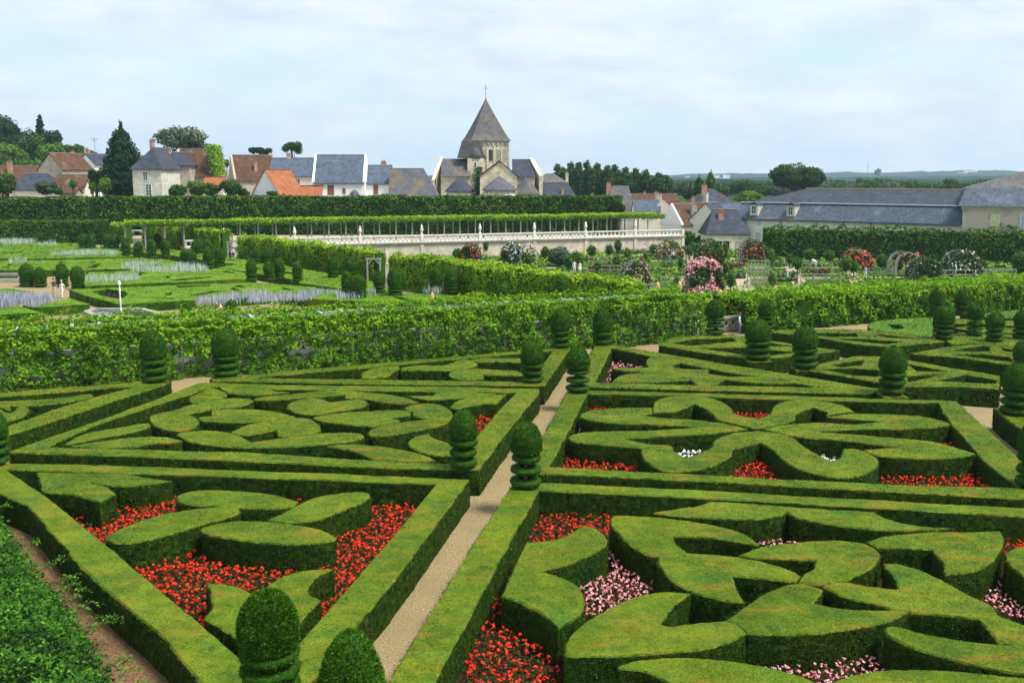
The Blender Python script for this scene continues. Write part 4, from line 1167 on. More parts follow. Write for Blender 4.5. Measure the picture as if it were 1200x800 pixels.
# ================================================================== VINE PERGOLAS AND HEDGE ROWS
def row_gaps(lo, hi, prob, freq=1.1, seed=3):
    def f(u, z, front, rng):
        nz = vnoise(np.c_[u, z, u * 0], freq, seed)
        hole = (nz > prob) & (z > lo) & (z < hi)
        return ~hole
    return f
def vine_row(name, label, A, B, z0, z1, thick, size, mat, cat='vine', group=None, cover=2.0, gaps=None, core=True, parent=None, part='foliage', amp=.25, tonesh=0.0, seed=0, cell=1.4, bulge=.14):
    rng = np.random.default_rng(seed + 21)
    c0 = np.r_[(np.array(A[:2]) + np.array(B[:2])) / 2, z0]
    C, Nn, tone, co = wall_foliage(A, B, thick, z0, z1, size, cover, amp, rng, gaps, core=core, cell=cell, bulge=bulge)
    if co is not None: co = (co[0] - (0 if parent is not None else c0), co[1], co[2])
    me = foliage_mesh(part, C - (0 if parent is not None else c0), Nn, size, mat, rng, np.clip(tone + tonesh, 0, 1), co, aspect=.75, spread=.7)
    if parent is not None:
        o = link(part, me, parent)
        o.matrix_parent_inverse = Matrix.Translation(-Vector(parent.location))
        return o
    o = link(name, me, loc=c0)
    return tag(o, label, cat, group)
def rel(o, root):
    o.parent = root
    o.matrix_parent_inverse = Matrix.Translation(-Vector(root.location))
    return o
def lerp(a, b, t): return np.array(a) + (np.array(b) - np.array(a)) * t
def ring_balustrade(root, A, B, z0, ringr, mat, step):
    """pale stone balustrade with ring openings: plinth, rail and a run of ring panels"""
    A = np.array(A[:2]); B = np.array(B[:2]); L_ = np.linalg.norm(B - A); d = (B - A) / L_
    ang = math.atan2(d[1], d[0])
    def place(mb, name):
        o = mb.build(name, mat)
        o.location = (A[0], A[1], z0); o.rotation_euler = (0, 0, ang)
        o.parent = root
        o.matrix_parent_inverse = Matrix.Translation(-Vector(root.location))
        return o
    place(MB().box(0, L_, -.16, .16, 0, .25), 'plinth')
    place(MB().box(0, L_, -.15, .15, .25 + 2 * ringr, .42 + 2 * ringr), 'rail')
    mb = MB(); n = int(L_ / step)
    for i in range(n):
        x = (i + .5) * step
        z = .25 + ringr
        k = 10
        b = len(mb.v)
        for yy in (-.07, .07):
            for r_ in (ringr, ringr * .62):
                for j in range(k):
                    a = 2 * math.pi * j / k
                    mb.v.append((x + r_ * math.cos(a) * step / (2 * ringr) * .98, yy, z + r_ * math.sin(a)))
        for j in range(k):
            j2 = (j + 1) % k
            for q in ((0, 1), (3, 2)):
                mb.f.append([b + q[0] * k + j, b + q[0] * k + j2, b + q[1] * k + j2, b + q[1] * k + j]); mb.m.append(0); mb.sm.append(False)
            mb.f.append([b + j, b + 2 * k + j, b + 2 * k + j2, b + j2]); mb.m.append(0); mb.sm.append(False)
            mb.f.append([b + k + j2, b + 3 * k + j2, b + 3 * k + j, b + k + j]); mb.m.append(0); mb.sm.append(False)
    o = place(mb, 'ring_panel'); o['kind'] = 'stuff'

# --- long pergola between the love garden and the upper garden
c = (t1a + t1b) / 2
perg = empty('vine_pergola', c, 0, 'long vine covered pergola with grey slats on top, crossing the picture behind the love garden', 'pergola')
dirv = (t1b - t1a)[:2]; dirv /= np.linalg.norm(dirv); nrm_ = np.array([-dirv[1], dirv[0]])
PW = 4.6
def off(p, w): return np.r_[p[:2] + nrm_ * w, 0]
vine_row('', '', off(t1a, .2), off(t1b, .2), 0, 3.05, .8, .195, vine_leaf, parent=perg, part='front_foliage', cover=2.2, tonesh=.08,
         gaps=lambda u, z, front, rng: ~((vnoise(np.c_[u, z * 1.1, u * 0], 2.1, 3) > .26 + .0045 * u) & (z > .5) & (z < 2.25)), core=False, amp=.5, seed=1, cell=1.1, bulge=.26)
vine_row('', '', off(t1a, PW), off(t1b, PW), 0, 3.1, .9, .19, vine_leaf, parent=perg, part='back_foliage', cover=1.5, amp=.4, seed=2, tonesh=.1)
# foliage creeping over the top, leaving bare stretches between the rails
rng = np.random.default_rng(5)
Lp = np.linalg.norm((t1b - t1a)[:2]); n = 30000
u = rng.uniform(0, Lp, n); w = rng.uniform(0, PW, n)
keepm = (np.abs(w - 0) < 1.6 + .8 * vnoise(np.c_[u, u * 0, u * 0], .5, 4)) | (w > PW - .8 + .9 * vnoise(np.c_[u, u * 0, u * 0], .6, 6))
u, w = u[keepm], w[keepm]
C = np.c_[t1a[0] + dirv[0] * u + nrm_[0] * w, t1a[1] + dirv[1] * u + nrm_[1] * w, 3.0 + rng.uniform(-.1, .3, len(u)) + .16 * vnoise(np.c_[u, w, u * 0], .9, 3)]
o = link('top_foliage', foliage_mesh('top_foliage', C, np.tile([0, 0, 1.0], (len(C), 1)), .19, vine_leaf, rng, np.clip(.62 + .2 * vnoise(C, .8, 3) + rng.normal(0, .15, len(C)), 0, 1), aspect=.75), perg)
rel(o, perg)
# rails, slats and posts
for w in (1.2, 2.9, 4.0):
    a, b = off(t1a, w), off(t1b, w)
    rel(MB().bar((a[0], a[1], 2.92), (b[0], b[1], 2.92), .09, .09).build('rail', metal_slat), perg)
slat_me = MB().box(-.09, .09, 0, PW - .3, 0, .05).mesh('slat', metal_slat)
post_me = MB().box(-.07, .07, -.07, .07, 0, 2.9).mesh('post', wood_grey)
ang = math.atan2(dirv[1], dirv[0])
k = 0
s = 0.4
while s < Lp:
    p = t1a[:2] + dirv * s + nrm_ * .3
    o = link('slat', slat_me); o.location = (p[0], p[1], 2.97); o.rotation_euler = (0, 0, ang + random.uniform(-.02, .02)); rel(o, perg)
    if k % 2 == 0:
        for w in (.35, PW - .2):
            p = t1a[:2] + dirv * s + nrm_ * w
            o = link('post', post_me); o.location = (p[0], p[1], 0); o.rotation_euler = (0, 0, ang); rel(o, perg)
    k += 1; s += 1.45
bal = empty('stone_balustrade', off(lerp(t1a, t1b, .5), 1.3), 0, 'white stone balustrade with ring openings glimpsed through the gaps of the vine pergola', 'balustrade')
ring_balustrade(bal, off(t1a, 1.3), off(t1b, 1.3), .75, .36, stone_white, .8)
w_ = MB()
a, b = off(t1a, 1.65), off(t1b, 1.65)
w_.bar((a[0], a[1], .36), (b[0], b[1], .36), .4, .74)
rel(w_.build('wall_base', stone_white), bal)
# second pergola, right of the opening
d2 = (t2b - t2a)[:2]; d2 /= np.linalg.norm(d2); n2_ = np.array([-d2[1], d2[0]])
perg2 = empty('vine_pergola', (t2a + t2b) / 2, 0, 'right hand vine pergola running from the opening to the right edge, bright and bushy', 'pergola')
def off2(p, w): return np.r_[p[:2] + n2_ * w, 0]
vine_row('', '', off2(t2a, .2), off2(t2b, .2), 0, 2.5, .8, .23, vine_leaf, parent=perg2, part='front_foliage', cover=1.8, tonesh=.1, gaps=row_gaps(.5, 1.6, .62, 1.0, 8), core=True, amp=.5, seed=3, cell=1.2, bulge=.26)
vine_row('', '', off2(t2a, 3.6), off2(t2b, 3.6), 0, 2.6, .9, .21, vine_leaf, parent=perg2, part='back_foliage', cover=1.2, amp=.34, seed=4, tonesh=.14)
L2 = np.linalg.norm((t2b - t2a)[:2]); n = 9000
u = rng.uniform(0, L2, n); w = rng.uniform(0, 3.6, n)
C = np.c_[t2a[0] + d2[0] * u + n2_[0] * w, t2a[1] + d2[1] * u + n2_[1] * w, 2.45 + rng.uniform(-.1, .3, n) + .2 * vnoise(np.c_[u, w, u * 0], .9, 3)]
rel(link('top_foliage', foliage_mesh('top_foliage', C, np.tile([0, 0, 1.0], (n, 1)), .21, vine_leaf, rng, np.clip(.66 + .2 * vnoise(C, .8, 3) + rng.normal(0, .15, n), 0, 1), aspect=.75), perg2), perg2)

# --- vine rows round the upper garden
VG = 'bright vine rows round the upper left garden'
def prow(label, a, b, h, thick=1.6, size=.26, mat=vine_leaf_yellow, z=0.0, seed=0, cover=1.6, tonesh=.16, **kw):
    A, B = at(*a, z), at(*b, z)
    return vine_row('vine_row', label, A, B, z, z + h, thick, size, mat, group=VG, seed=seed, tonesh=tonesh, cover=cover, amp=.4, cell=2.0, bulge=.3, **kw)
prow('short bright vine row at the far left beside the white arch', (118, 283), (152, 286), 3.2, seed=31, size=.34)
prow('yellowish vine row from the white arch to the couple by the steps', (172, 287.5), (266, 303), 3.8, seed=32, size=.32)
prow('bright vine row between the couple by the steps and the stone pillars', (284, 306), (447, 333.5), 3.5, seed=33, size=.26)
prow('bright vine row running from the stone pillars down to the arched fence', (462, 336), (748, 384), 3.4, seed=34, size=.23)
prow('low green creeper behind the pergola opening', (868, 372), (900, 376), 1.0, seed=35, size=.2, mat=vine_leaf)

def hornbeam(label, A, B, z0, z1, thick, size, seed, mat=hornbeam_leaf, amp=.18, tonesh=0.0, cover=1.6, name='hornbeam_hedge', cell=2.4, group='tall clipped hornbeam hedges'):
    return vine_row(name, label, A, B, z0, z1, thick, size, mat, cat='hedge', group=group, seed=seed, cover=cover, amp=amp, cell=cell, bulge=.18, tonesh=tonesh)
hb1 = atY(-60, 262, 182); hb2 = atY(110, 262, 184)
hornbeam('tall dark clipped hedge block at the left edge, slightly nearer than its neighbour', (hb1[0], 182), (hb2[0], 184), 0.2, 7.75, 4, .44, 41, cover=1.3)
hb3 = atY(112, 260, 187); hb4 = atY(727, 258, 192)
hornbeam('very long tall dark clipped hedge in front of the village, ending in a rounded end', (hb3[0], 187), (hb4[0], 192), TZ, 7.85, 4.5, .44, 42, cover=1.3)
hc1 = at(-60, 287, 0); hc2 = at(128, 286.5, 0)
hornbeam('lower dark hedge at the left edge behind the silver plumes', hc1, hc2, 0, 4.0, 2, .34, 43, amp=.25, tonesh=.03)
hd1, hd2 = atY(893, 303, 164), atY(1290, 320, 149)
hornbeam('tall rough hedge of clipped pears hiding the wall of the long slate roofed building', (hd1[0], 164), (hd2[0], 149), KZ, 3.25, 2.2, .42, 44, amp=.8, tonesh=.10, cell=1.6, cover=1.5, mat=vine_leaf if False else tree_leaf)

# ================================================================== UPPER LEFT GARDEN (water garden side)
SG = 'low box figures of the upper left garden'
def sh(pts, label, holes=(), res=1.0):
    P = world_poly(parse(fullp(pts), 0, 0, 1), .8, .5)
    HP = [world_poly(parse(fullp(q), 0, 0, 1), .8, .5) for q in holes]
    rg = np.random.default_rng(int(abs(pts[0][0]) * 7 + pts[0][1] * 3))
    mn, mx_ = P.min(0), P.max(0); cuts = []
    for gx in np.arange(mn[0] + 2, mx_[0], 4.6):
        for gy in np.arange(mn[1] + 1.2, mx_[1], 3.4):
            c = np.array([gx, gy]) + rg.uniform(-.8, .8, 2); L_ = rg.uniform(1.1, 2.1); w = rg.uniform(.3, .55); a = rg.choice([0.25, -0.25, 1.1, -1.1, 2.0]) + rg.uniform(-.2, .2)
            d = np.array([math.cos(a), math.sin(a)]); n_ = np.array([-d[1], d[0]]); bow = rg.uniform(-.5, .5)
            q = np.array([c - d * L_, c - d * L_ * .3 - n_ * w + n_ * bow, c + d * L_ * .5 - n_ * w * .8 + n_ * bow, c + d * L_, c + d * L_ * .4 + n_ * w + n_ * bow, c - d * L_ * .4 + n_ * w * .6 + n_ * bow])
            if area(q) < 0: q = q[::-1]
            big = c + (q - c) * 1.35
            if inside(P, big).all() and not any(inside(h_, big).any() or np.linalg.norm(h_.mean(0) - c) < 3 for h_ in HP): cuts.append(q)
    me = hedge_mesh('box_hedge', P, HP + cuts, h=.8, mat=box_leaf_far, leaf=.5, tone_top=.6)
    c = P.mean(0); me.transform(Matrix.Translation((-c[0], -c[1], 0)))
    tag(link('box_hedge', me, loc=(c[0], c[1], 0)), label, 'hedge', SG)
    HEDGE_POLYS.append((P, HP))
sh([(-30, 286), (20, 284), (90, 285), (150, 296), (158, 300), (60, 302.5), (-30, 303)], 'green box figure farthest back at the left under the dark hedge', [[(0, 295), (28, 294), (26, 296), (4, 297)]])
sh([(-30, 306), (60, 305), (150, 302.5), (190, 303.5), (236, 311), (195, 314), (90, 316), (-30, 316.5)], 'green box figure one row nearer with a purple notch', [[(100, 314.5), (112, 308.5), (119, 308), (112, 314)], [(2, 312), (12, 312), (10, 313.5), (3, 313.6)]])
sh([(118, 287), (200, 292), (300, 306), (350, 314), (330, 317), (200, 299), (120, 291)], 'green box band along the foot of the yellowish vine row')
sh([(104, 319), (200, 315.5), (262, 314), (292, 321), (300, 326), (210, 330), (100, 334.5), (95, 327)], 'green box figure in the middle with silver plumes on it', [[(196, 327.5), (245, 323.5), (250, 325), (210, 329)], [(122, 318.6), (134, 318.3), (133, 319.8), (124, 320)]])
sh([(250, 312), (300, 309), (350, 314), (440, 330), (470, 342), (420, 341), (330, 325)], 'green box figure along the bright vine row right of the couple', [[(330, 318), (352, 319), (345, 321), (332, 320.5)]])
sh([(81, 339), (140, 337), (230, 333), (300, 331), (370, 336), (372, 341), (290, 348), (205, 352.5), (140, 356), (100, 346)], 'large green box figure behind the fountain basin, with purple corners', [[(106, 341), (125, 338), (146, 341), (150, 345), (140, 350), (118, 346)], [(220, 346), (246, 340.5), (270, 340.6), (248, 343), (232, 347)], [(205, 334.6), (245, 333), (246, 335), (210, 337)]])
sh([(26, 357.5), (60, 353), (82, 349.5), (105, 356), (70, 358.5), (37, 360)], 'dark sided green box block left of the fountain basin')
sh([(-30, 362), (0, 359.5), (25, 358.5), (47, 366), (0, 368), (-30, 369)], 'green box block cut by the left edge before the lavender')
sh([(-30, 340), (10, 338), (35, 341), (30, 345), (-30, 348)], 'small green box block behind the lavender at the left edge')
sh([(345, 336), (430, 343), (520, 345), (600, 352), (560, 358), (400, 352), (330, 347)], 'green box strip under the yews near the stone pillars', [[(400, 345), (425, 346), (420, 348), (402, 347.5)]])
sh([(352, 324), (400, 329), (455, 338), (470, 341), (450, 342), (400, 338), (350, 331)], 'green box wedge with a dark slot under the dark yews')
def patch(pts, mat, label, dens, head, hmax, z=0.0, leafm=None, name='lavender_bed', seed=0, spike=True, leafn=3, leafs=.22):
    return flowers(pts, mat, label, dens=dens, head=head, hmax=hmax, leafm=leafm or lavender_leaf, name=name, seed=seed, spike=spike, check=False, zg=z, patch=.12, leafn=leafn, petals=4, leafs=leafs, hfrac=.95)
lp = leaf_mat('lavender_flower', (0.14, 0.22, 0.10), (0.36, 0.37, 0.48), (0.62, 0.60, 0.78))
sp_ = leaf_mat('silver_plume', (0.20, 0.30, 0.16), (0.42, 0.48, 0.42), (0.66, 0.68, 0.70))
def plumes(pts, mat, label, dens, h, w, z, seed, base_mat=None, name='silver_plumes'):
    """upright thin plumes"""
    rng = np.random.default_rng(seed)
    poly = np.array([at(x, y, z)[:2] for x, y in pts])
    mn, mx_ = poly.min(0), poly.max(0)
    n = int(np.prod(mx_ - mn) * dens * 2.2)
    X = rng.uniform(mn, mx_, (n, 2)); X = X[inside(poly, X)]
    X = X[vnoise(np.c_[X * [1, .4], X[:, 0] * 0], .45, seed) > -.1]
    n = len(X)
    hh = h * rng.uniform(.55, 1.15, n)
    tip = np.c_[X + rng.normal(0, h * .08, X.shape), z + hh]
    a = rng.uniform(-.6, .6, n)
    wv = np.c_[np.cos(a), np.sin(a), a * 0] * w * .2
    base = np.c_[X, np.full(n, z + .05)]
    mid = base * .45 + tip * .55
    V = np.stack([base, mid + wv, tip, mid - wv], 1).reshape(-1, 3)
    me = mesh_np(name, V, np.arange(4 * n).reshape(-1, 4), None, [mat], np.clip(rng.normal(.5, .25, n), 0, 1))
    return tag(link(name, me), label, 'flowers', 'silver and lavender plumes', 'stuff')
plumes([(-10, 284), (35, 284), (70, 286), (68, 289), (-10, 290)], sp_, 'silver plumes along the foot of the lower dark hedge', 8, .9, .13, .6, 1)
plumes([(52, 298.5), (137, 296.5), (140, 300), (60, 301)], sp_, 'band of silver plumes left of the far yews', 9, .8, .11, .7, 2)
plumes([(8, 307), (52, 306), (52, 309.5), (12, 310.5)], sp_, 'short band of silver plumes above the left yews', 9, .8, .11, .7, 3)
plumes([(140, 316), (160, 312), (190, 312), (245, 318), (243, 321), (180, 321), (152, 320)], sp_, 'silver plumes in the middle below the far yews', 11, 1.0, .11, .7, 4)
plumes([(100, 328), (160, 325), (168, 331), (100, 334)], sp_, 'silver plumes right of the four ringed yews', 8, .85, .10, .7, 5)
plumes([(-20, 372), (24, 371), (25, 362), (20, 359), (-20, 358)], lp, 'lavender plumes at the left edge nearest the pergola', 18, 1.2, .13, .6, 6)
plumes([(-20, 352), (40, 352), (82, 354), (84, 357.5), (40, 362), (-20, 356)], lp, 'large lavender patch before the standing couple', 22, .95, .10, .75, 7)
plumes([(228, 355), (300, 347), (440, 344), (440, 351), (300, 357), (232, 361)], lp, 'long lavender strip behind the pergola', 13, .8, .10, .7, 8)
plumes([(495, 344.5), (520, 345), (515, 347.5), (496, 347)], sp_, 'few silver plumes by the right hand yews', 6, 1.0, .13, .5, 9)
for i, pts in enumerate([[(106, 342), (125, 339), (146, 342), (149, 346), (140, 351), (118, 347)], [(196, 329.5), (245, 325), (250, 326.5), (210, 331)], [(205, 336), (245, 334.5), (246, 337), (210, 339)], [(100, 316.5), (112, 310.5), (119, 310), (112, 316)], [(330, 320), (352, 321), (345, 323.5), (332, 323)], [(2, 313.5), (12, 313.5), (10, 315), (3, 315.4)], [(355, 345), (372, 342), (390, 345), (372, 347)]]):
    patch(pts, heather_leaf, ['purple ground plants behind the fountain', 'purple ground plants in the slot of the middle figure', 'purple ground plants at the back of the large figure', 'purple ground plants in the notch by the left yews', 'purple ground plants near the bright vine row', 'purple ground plants at the left edge', 'purple ground plants near the dark yews'][i], 22, .2, .35, name='purple_plants', seed=60 + i, leafm=heather_leaf, spike=False)
# ringed yews of the upper garden
ug = [(32, 335.5, 309, 16.5), (48, 336, 313, 13.5), (73, 336, 308, 14), (91.5, 338.5, 312, 15), (64, 283, 268, 9), (89, 284.5, 268, 8), (98, 291, 273, 9.5), (108, 291, 274, 9),
      (126, 291.5, 273.5, 9), (135, 291.5, 274, 9), (138, 281, 267, 8), (148, 300, 278.5, 9.5), (162.5, 302, 283, 9.5), (178.5, 303.5, 280, 10), (174, 287, 270.5, 10), (185, 291, 274, 9),
      (194, 301.5, 280, 10), (230, 297.5, 281, 11), (217, 311.5, 291, 10), (225, 312, 293, 11), (244.5, 315.5, 289, 11), (244.5, 300, 281, 11), (258, 312.5, 290, 12.5), (294.5, 330, 302, 11.5),
      (301.5, 309, 290, 12), (315, 309, 290, 13), (316, 329, 306, 12), (328, 328, 302, 12), (349, 330, 306, 11), (390, 325.5, 301, 12), (412, 326, 302, 13), (407, 348, 317, 13), (421.5, 349.5, 321, 16),
      (445, 343.5, 317, 13), (463.5, 346.5, 314, 17), (511.5, 341, 314, 15), (530, 342.5, 314, 16), (220, 384, 354, 14), (271, 384, 351, 15), (659, 372, 323, 21), (591, 366, 332, 17)]
uglab = ['first of the four ringed yews at the left edge, the widest', 'second of the four ringed yews at the left, squat', 'dark ringed yew right behind the standing couple', 'fourth of the ringed yews at the left, lighter green',
 'small dark yew lost against the lower dark hedge, left one', 'small dark yew lost against the lower dark hedge, right one', 'far yew of a close pair under the dark hedge, left one', 'far yew of a close pair under the dark hedge, right one',
 'far yew of the pair left of the white arch, left one', 'far yew of the pair left of the white arch, right one', 'tiny far yew behind the pair by the white arch', 'single ringed yew just left below the white arch', 'squat yew right below the white arch', 'yew before the right post of the white arch',
 'round topped yew touching the white arch', 'far yew between the arch and the yellowish vine row', 'brownish yew in front of the yellowish vine row', 'yew at the foot of the yellowish vine row, right of the brownish one', 'left yew of a touching pair above the silver plumes', 'right yew of a touching pair above the silver plumes',
 'tall front yew of a near and far pair left of the couple', 'yew hidden behind the tall one left of the couple', 'broad ringed yew nearest the couple by the steps', 'tall yew right of and below the couple', 'left yew of the pair right of the couple', 'right yew of the pair right of the couple',
 'squat yew with a gap above its base ring', 'brownish yew before the bright vine row', 'mushroom like yew standing on a round drum', 'dark ringed yew alone before the bright vine row', 'brownish dome yew behind the darkest yew', 'darkest narrow yew near the stone pillars', 'light green squat yew beside the darkest one',
 'yew directly left of the stone pillars', 'large ringed yew in front of the stone pillars', 'left yew of the pair right of the stone pillars', 'right yew of the pair right of the stone pillars', 'yew tip peeping over the pergola left of the ochre finial', 'yew tip peeping over the pergola right of the ochre finial', 'broad yew dome rising over the pergola before the vine row', 'small yew dome just above the pergola slats']
for (px, pb, pt, w), lab in zip(ug, uglab):
    topiary(lab, px, pb, pt, w, zb=0.05 if px < 95 else 0.75, tiers=2 if w < 14 else 3, dome=.62, detail=.8, group='ringed yews of the upper left garden')

# basins, fountain, arch, finials
def basin(label, pts, z=0.0):
    P = [at(x, y, .45)[:2] for x, y in pts]
    c = np.mean(P, 0)
    root = empty('stone_basin', (c[0], c[1], 0), 0, label, 'basin')
    mb = MB()
    n = len(P)
    for i in range(n):
        a, b = P[i] - c, P[(i + 1) % n] - c
        mb.bar((a[0], a[1], .22), (b[0], b[1], .22), .5, .45)
    mb.build('rim', stone_grey, root)
    MB().add([(p[0] - c[0], p[1] - c[1], .3) for p in P], [list(range(n))]).build('water', water_m, root)
    return root
basin('low stone fountain basin with pale rim behind the pergola', [(101, 364), (112, 361), (165, 361), (186, 366), (165, 371), (118, 371)])
basin('pale stone basin at the left edge beside the first ringed yew', [(-40, 320), (24, 320), (24, 326.5), (-40, 327)])
fz = at(142, 367, .3)
mb = MB(); rng = np.random.default_rng(1)
pr = [(.05, .3)] + [(.05 + .025 * math.sin(i * 2.1) + .02 * i / 8, .3 + 2.6 * i / 9) for i in range(1, 9)] + [(.13, 2.75), (.10, 2.95), (.01, 3.05)]
tag(mb.lathe(pr, 8).build('fountain_jet', spray, loc=(fz[0], fz[1], 0)), 'thin white water jet rising from the stone basin', 'fountain')
def arch(label, x, yb, yt, wpx, z=0.0, mat=None, beam=.16):
    c = at(x, yb, z); Y = c[1]; k = ppm(Y, z); w = wpx / k; h = atY(x, yt, Y)[2] - z
    r = empty('garden_arch', c, 0, label, 'arch')
    for sx in (-1, 1):
        MB().box(sx * w / 2 - beam / 2, sx * w / 2 + beam / 2, -beam / 2, beam / 2, 0, h - .02).build('post', mat or paint_white, r)
        MB().bar((sx * w / 2, 0, h - .6), (sx * w / 2 - sx * .5, 0, h - .04), beam * .7, beam * .7).build('brace', mat or paint_white, r)
    MB().box(-w / 2 - .2, w / 2 + .2, -beam / 2 - .01, beam / 2 + .01, h - .02, h + .14).build('lintel', mat or paint_white, r)
    return r
arch('white wooden arch doorway cut in the far vine row', 161, 285, 270.5, 15)
arch('grey wooden gateway with the couple standing in it', 275, 304, 284, 15, mat=wood_grey)
arch('grey trellis gateway beside the stone pillars', 438.5, 334, 304, 15, mat=wood_grey)
def finial(label, x, yb, yt, z, mat=stone_grey, top=terracotta, wpx=7, name='stone_finial'):
    c = at(x, yb, z); k = ppm(c[1], z); h = atY(x, yt, c[1])[2] - z; w = wpx / k
    r = empty(name, c, 0, label, 'stone pillar')
    MB().box(-w / 2, w / 2, -w / 2, w / 2, 0, h * .62).build('pedestal', mat, r)
    MB().lathe([(w * .55, h * .62), (w * .6, h * .66), (w * .25, h * .70), (w * .42, h * .76), (w * .5, h * .85), (w * .38, h * .94), (.02, h)], 10).build('urn', top, r)
    return r
finial('ochre topped finial rising above the pergola, left', 260.5, 400, 356, 0, wpx=5.5)
finial('ochre topped finial rising above the pergola slats, right', 507, 385, 342, 0, wpx=5)
finial('pale stone pillar at the gap in the vine row', 454, 338, 294, 0, stone_pale, stone_pale, 3.6)
finial('grey weathered pillar just left of the arched fence', 712, 372, 334, 0, stone_grey, stone_grey, 7)
finial('ochre topped finial left of the rose fence', 770, 366, 330, KZ, stone_grey, terracotta, 6)
finial('ochre topped finial before the pink rose arbour', 795.5, 372, 329, KZ, stone_grey, terracotta, 6)
finial('ochre and grey finial above the yew at the pergola opening', 843, 380, 339, KZ, stone_white, terracotta, 8)
# ================================================================== TERRACE
ta, tb = atY(215, 287, 150), atY(800, 278.5, 182)
TA, TB = np.array([ta[0], 150.0]), np.array([tb[0], 182.0])
td = (TB - TA) / np.linalg.norm(TB - TA); tn = np.array([-td[1], td[0]]); tang = math.atan2(td[1], td[0]); TL = np.linalg.norm(TB - TA)
sheet('terrace_ground', [TA, TB, TB + tn * 160, (-220, 360), (-220, 181), (TA[0] - 10, 176), (TA[0] - 4, 160)], TZ, kitchen_gravel, thick=2.9)
wall = empty('terrace_wall', (TA[0], TA[1], KZ), tang, 'pale stone retaining wall of the terrace with a light balustrade on top', 'wall')
TH = TZ - KZ
MB().box(0, TL, -.35, -.004, 0, TH).build('wall_face', stone_pale, wall)
MB().box(0, TL + .3, -.62, .1, TH, TH + .22).build('cornice', stone_grey, wall)
nb = 7
seg = []
posts_t = []
for px in (263, 345.5, 422, 494, 562, 625.5, 685.5, 743.5, 799):
    # intersect the ray column with the terrace line
    best = min(np.linspace(-.05, 1.0, 4000), key=lambda t: abs(CX + F * ((TA + td * TL * t)[0]) / ((TA + td * TL * t)[1] * math.cos(PITCH) + (CAMZ - TZ) * math.sin(PITCH)) - px))
    posts_t.append(best * TL)
for i, s in enumerate(posts_t):
    MB().box(s - .3, s + .3, -.5, -.36, 0, TH).build('pilaster', stone_pale, wall)
    MB().box(s - .24, s + .24, -.44, .04, TH + .22, TH + 1.36).build('pier', stone_white, wall)
urn_me = MB().lathe([(.24, 0), (.26, .12), (.12, .2), (.15, .4), (.26, .75), (.29, .95), (.20, 1.1), (.22, 1.22), (.13, 1.5), (.03, 1.7)], 10).mesh('terrace_urn', stone_white)
ulab = ['white urn on the terrace, above the couple by the steps', 'white urn on the terrace, behind the bright vine row', 'white urn on the terrace below the red orange lean-to roofs', 'white urn on the terrace under the lichen covered roof',
        'white urn on the terrace left below the church', 'white urn on the terrace right below the church spire', 'white urn on the terrace right of the turquoise visitor', 'white urn on the terrace below the rounded hedge end', 'white urn at the right end of the terrace']
for s, lab in zip(posts_t[:-1], ulab):
    p = TA + td * s - tn * .2
    o = link('stone_urn', urn_me, loc=(p[0], p[1], TZ + 1.36)); o.rotation_euler = (0, 0, tang)
    tag(o, lab, 'urn', 'white urns on the terrace balustrade')
allp = [0] + posts_t
for i in range(len(allp) - 1):
    a, b = allp[i] + .24, allp[i + 1] - .24
    if b - a < 1: continue
    MB().box(a, b, -.42, 0, TH + 1.18, TH + 1.36).build('rail', stone_white, wall)
    MB().box(a, b, -.42, 0, TH + .22, TH + .38).build('plinth', stone_white, wall)
    mb = MB(); n = int((b - a) / .72)
    sq = i in (0, 1, 7, 8, 9)
    for j in range(n):
        x = a + (j + .5) * (b - a) / n; w = (b - a) / n
        if sq:
            mb.box(x - w / 2 + .001, x - w * .22, -.3, -.12, TH + .38, TH + 1.18)
            mb.box(x - w * .22, x + w / 2, -.3, -.12, TH + .38, TH + .5).box(x - w * .22, x + w / 2, -.3, -.12, TH + 1.05, TH + 1.18)
        else:
            k = 8; r = .40
            b0 = len(mb.v)
            for yy in (-.3, -.12):
                for q in (1, .55):
                    for m in range(k):
                        an = 2 * math.pi * m / k + .39
                        mb.v.append((x + w * .54 * q * math.cos(an), yy, TH + .78 + .43 * q * math.sin(an)))
            for m in range(k):
                m2 = (m + 1) % k
                for f in ([m, m2, k + m2, k + m], [2 * k + m2, 2 * k + m, 3 * k + m, 3 * k + m2], [k + m, k + m2, 3 * k + m2, 3 * k + m], [m2, m, 2 * k + m, 2 * k + m2]):
                    mb.f.append([b0 + z for z in f]); mb.m.append(0); mb.sm.append(False)
    o = mb.build('baluster_run', stone_white, wall); o['kind'] = 'stuff'
# pergola on the terrace
tp = empty('vine_pergola', (TA[0], TA[1], TZ), tang, 'flat topped vine pergola on slim grey posts along the terrace balustrade', 'pergola')
PH = 3.6
s = -8.0
pm = MB().box(-.09, .09, -.09, .09, 0, PH).mesh('post', wood_grey)
i = 0
while s < TL - 4:
    for w in (1.6, 5.2):
        o = link('post', pm, tp); o.location = (s, w, 0)
    s += 2.75
for w in (1.6, 5.2): MB().box(-8, TL - 3, w - .08, w + .08, PH, PH + .12).build('beam', wood_grey, tp)
rng = np.random.default_rng(77); n = 42000
u = rng.uniform(-8, TL - 3, n); w = rng.uniform(.9, 6.0, n)
edge = np.minimum(w - .9, 6.0 - w)
z = PH + .1 + rng.uniform(-.35, .55, n) + .22 * vnoise(np.c_[u, w, u * 0], .8, 4)
C = np.c_[u, w + rng.normal(0, .12, n), z]
link('vine_roof', foliage_mesh('vine_roof', C, np.tile([0, 0, 1.0], (n, 1)), .34, vine_leaf_yellow, rng, np.clip(.22 + .5 * (z - PH + .3) + .2 * vnoise(C, .5, 3) + rng.normal(0, .14, n), 0, 1), aspect=.7, spread=.6), tp)

